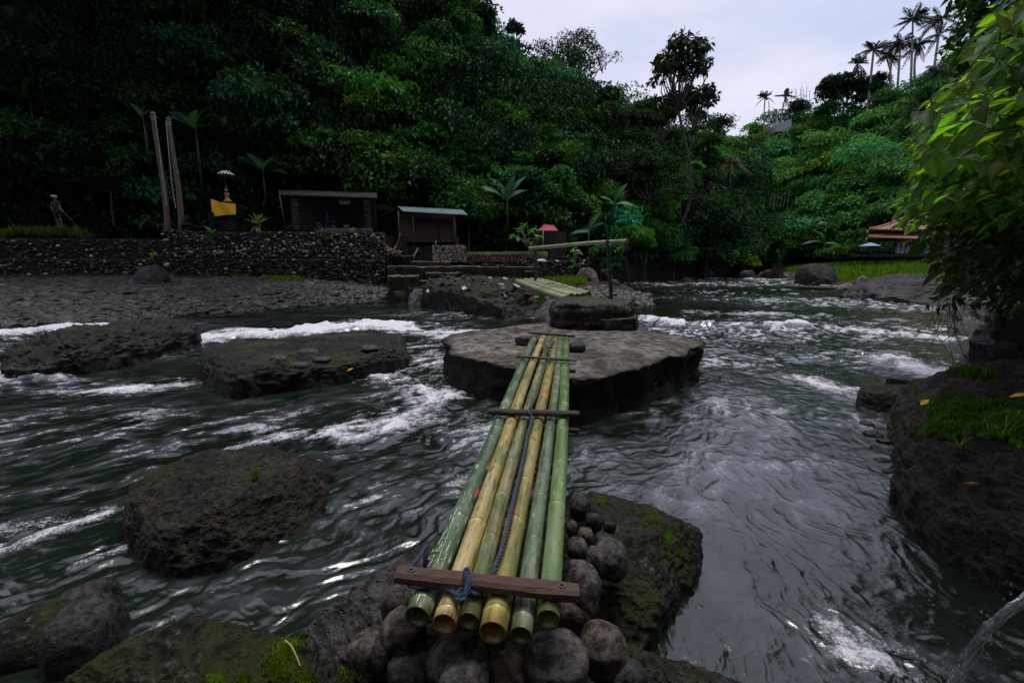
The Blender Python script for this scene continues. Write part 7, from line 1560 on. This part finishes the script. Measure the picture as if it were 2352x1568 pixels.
V = [[c[0] + r_ * s * math.cos(a), c[1] + r_ * s * math.sin(a), c[2] + cz_ * (1 - s) ** .85 + 0] for s in (1, .5, .02) for a in np.linspace(0, 2 * np.pi, n, endpoint=False)]; Q = [[i * n + j, i * n + (j + 1) % n, (i + 1) * n + (j + 1) % n, (i + 1) * n + j] for i in range(2) for j in range(n)]
mk('canopy', V, Q, plain('pale_blue_canvas', (.20, .32, .42), (.17, .28, .38), rough=.8), um, smooth=False); mb = MB(); addt(mb, [W(1998, 583, Y=YH - .8), c + [0, 0, cz_]], .03, 6); mb.build('pole', M_steel, um)
# scaffolding on the ridge
YS2 = 117; sc_ = thing('scaffolding', 'thin pole scaffolding on the ridge between the palm pair and the dark tree', 'scaffolding', W(1820, 300, Y=YS2)); mb = MB()
def zz4(x, y): return ((x / 5.88 + 3000) * .57422, (y / 5.88 + 300) * .57422)
for x, y0, y1, dy in ((985, 340, 1000, 0), (1062, 318, 950, 2), (1095, 362, 950, 4), (1188, 332, 900, 0), (1222, 262, 900, 2), (1268, 340, 900, 4), (1335, 285, 880, 0), (1405, 360, 860, 2), (900, 560, 1040, 0), (830, 600, 1080, 2), (770, 640, 1100, 4), (1030, 600, 980, 3)):
    addt(mb, [W(*zz4(x - 15, y1 + 150), Y=YS2 + dy), W(*zz4(x, y0), Y=YS2 + dy)], .055, 5)
mb.build('uprights', M_barkpale, sc_); mb = MB()
for a, b in (((820, 610), (1205, 472)), ((1205, 472), (1335, 500)), ((985, 545), (1180, 560)), ((1045, 530), (1095, 590)), ((820, 720), (1100, 640)), ((850, 820), (1300, 640)), ((1180, 555), (1335, 505)), ((820, 715), (960, 740)), ((880, 900), (1400, 700)), ((890, 1020), (1350, 850))):
    addt(mb, [W(*zz4(*a), Y=YS2), W(*zz4(*b), Y=YS2 + 2)], .05, 5)
mb.build('ledgers', M_barkpale, sc_); mb = MB()
for a, b in (((700, 808), (960, 845)), ((700, 915), (900, 940)), ((680, 1042), (900, 1065))): V, Q = beam(W(*zz4(*a), Y=YS2 - 1), W(*zz4(*b), Y=YS2 + 1), .5, .12); mb.V.append(V); mb.F += [np.array([f + [f[-1]] * 0]) + mb.n for f in clean(Q)]; mb.c.append(np.ones((len(V), 3))); mb.n += len(V)
mb.build('planks', M_bark, sc_)
A = [W(*zz4(x, y), Y=YS2 - 3) for x, y in ((640, 1330), (640, 1140), (980, 1035), (980, 1330))]; V = A + [p + np.array([0, 3, 0]) for p in A]
tag(mk('concrete_wall', V, [[0, 1, 2, 3], [7, 6, 5, 4], [0, 4, 5, 1], [1, 5, 6, 2], [2, 6, 7, 3], [3, 7, 4, 0]], plain('grey_concrete', (.32, .32, .35)), smooth=False), 'pale concrete wall on the ridge below the scaffolding', 'wall')
# small stacks of stones on the mossy far rock
for k, (u, v) in enumerate([(1775, 620), (1780, 621), (1787, 617), (1793, 621)]):
    b = W(u, 627, Y=48.5); z0_ = b[2]; b = W(u, v, Y=48.5); mb = MB(); z = b[2] - .25; r_ = .24
    for j in range(6):
        V, Q = lathe((b[0], b[1], z), [(0, 0), (r_ * .8, .01), (r_, .08), (r_ * .8, .15), (0, .155)], 10); mb.add(V, Q); z += .15; r_ *= .82
    tag(mb.build('stone_stack', M_dark, None, smooth=True), ['left most', 'second', 'third and farthest', 'right most'][k] + ' little cairn of stacked stones on the moss topped river rock', 'cairn', 'cairns on the moss topped rock')
# logs and branches in the far river
for lab, pts_, r_ in (('long dark log lying in the water before the tall rounded boulder', [(1803, 659), (1850, 660), (1900, 662), (1960, 663)], .16), ('pale split log resting against the layered rock', [(1885, 657), (1930, 660), (1960, 664), (1990, 664)], .13), ('bleached branch lying along the far left water edge', [(1500, 638), (1560, 637), (1610, 635)], .09),
                    ('thin forked branch stuck in the far rapids', [(1650, 656), (1668, 657), (1680, 661)], .06), ('pale log on the ground before the pointed rock', [(1990, 661), (2040, 660), (2080, 658)], .1)):
    P = [W(u, v, z=.12) for u, v in pts_]; mb = MB(); addt(mb, spline(P, 14), np.linspace(r_, r_ * .5, 14) * (1 + .1 * np.sin(np.arange(14))), 8)
    for t in (.4, .7): a = spline(P, 14)[int(t * 13)]; addt(mb, [a, a + [.4, .1, .35], a + [.9, .1, .5]], [r_ * .4, r_ * .25, .02], 5)
    tag(mb.build('log', M_barkpale if 'pale' in lab or 'bleach' in lab else M_bark, None, smooth=True), lab, 'log')
mb = MB()
for k in range(6): u = 1770 + 8 * k; a = W(u, 455 + (k % 2) * 3 - k, Y=75); addt(mb, [a - [0, 0, 1.5], a + [.1, 0, .6]], .03, 5)
tag(mb.build('pole_fence', M_barkpale, None), 'row of thin pale poles half way up the right hill', 'fence')

# ------------------------------------------------------------------ arc of water pouring in at the bottom right
jm, nt, N, L, out = newmat('falling_water'); p_ = N('ShaderNodeBsdfGlossy'); p_.inputs['Color'].default_value = (.95, .97, 1, 1); p_.inputs['Roughness'].default_value = .08; tr_ = N('ShaderNodeBsdfTransparent'); lw = N('ShaderNodeLayerWeight'); lw.inputs['Blend'].default_value = .28; mxj = N('ShaderNodeMixShader'); L(lw.outputs['Facing'], mxj.inputs[0]); L(tr_.outputs[0], mxj.inputs[1]); L(p_.outputs[0], mxj.inputs[2])
tc = N('ShaderNodeTexCoord'); b_ = N('ShaderNodeBump'); b_.inputs['Strength'].default_value = .6; b_.inputs['Distance'].default_value = .01; L(noise(N, L, tc.outputs['Object'], 40, 3), b_.inputs['Height']); L(b_.outputs[0], p_.inputs['Normal']); L(mxj.outputs[0], out.inputs['Surface'])
J = spline([W(2420, 1335, z=.62), W(2352, 1372, z=.56), W(2300, 1415, z=.47), W(2255, 1465, z=.36), W(2215, 1520, z=.22), W(2185, 1570, z=.08), W(2170, 1600, z=-.05)], 90)
rg = np.random.default_rng(3); mb = MB()
for k in range(9):
    a = k * .7; off = np.array([math.cos(a), math.sin(a) * .6, math.sin(a)]) * .011; tt = np.linspace(0, 1, 90)
    P = J + off * (1 + .5 * np.sin(tt * 9 + k))[:, None] * (1 + .5 * tt)[:, None] + np.column_stack([.004 * np.sin(tt * 40 + k * 2), 0 * tt, .004 * np.cos(tt * 33 + k)]); addt(mb, P, (.0085 + .003 * np.sin(tt * 26 + k * 3)) * (1 - .15 * tt), 7)
for k in range(46):
    t = rg.random(); a = J[int(t * 89)] + rg.normal(size=3) * .02 * (1 + t); V, Q = cobble_mesh(a, np.array([.004, .004, .005]) * (.5 + rg.random()), k, 8, 6, .1); mb.add(V, Q)
tag(mb.build('water_jet', jm, None, smooth=True), 'clear arc of water pouring into the river at the bottom right corner', 'water jet')
# droplets thrown up in the rapids
rg = np.random.default_rng(44); mb = MB()
for a, b, w, s in FO:
    if s < .7: continue
    p, q = W(*a, z=0), W(*b, z=0); L_ = np.linalg.norm(q - p)
    if p[1] > 20: continue
    for k in range(int(70 * s)):
        c = p + (q - p) * rg.random() + [rg.normal() * w * .6, rg.normal() * w * .6, 0]; r_ = (.003 + .006 * rg.random()) * (1 if p[1] > 4 else .3); c[2] = (.05 + abs(rg.normal()) * .10) * (1 if p[1] > 4 else .4)
        V, Q = cobble_mesh(c, (r_, r_, r_), k, 6, 5, .1); mb.add(V, Q)
tag(mb.build('spray', plain('spray_white', (.75, .75, .8), rough=.3), None, smooth=True), 'white droplets thrown up over the rapids', 'spray', kind='stuff')
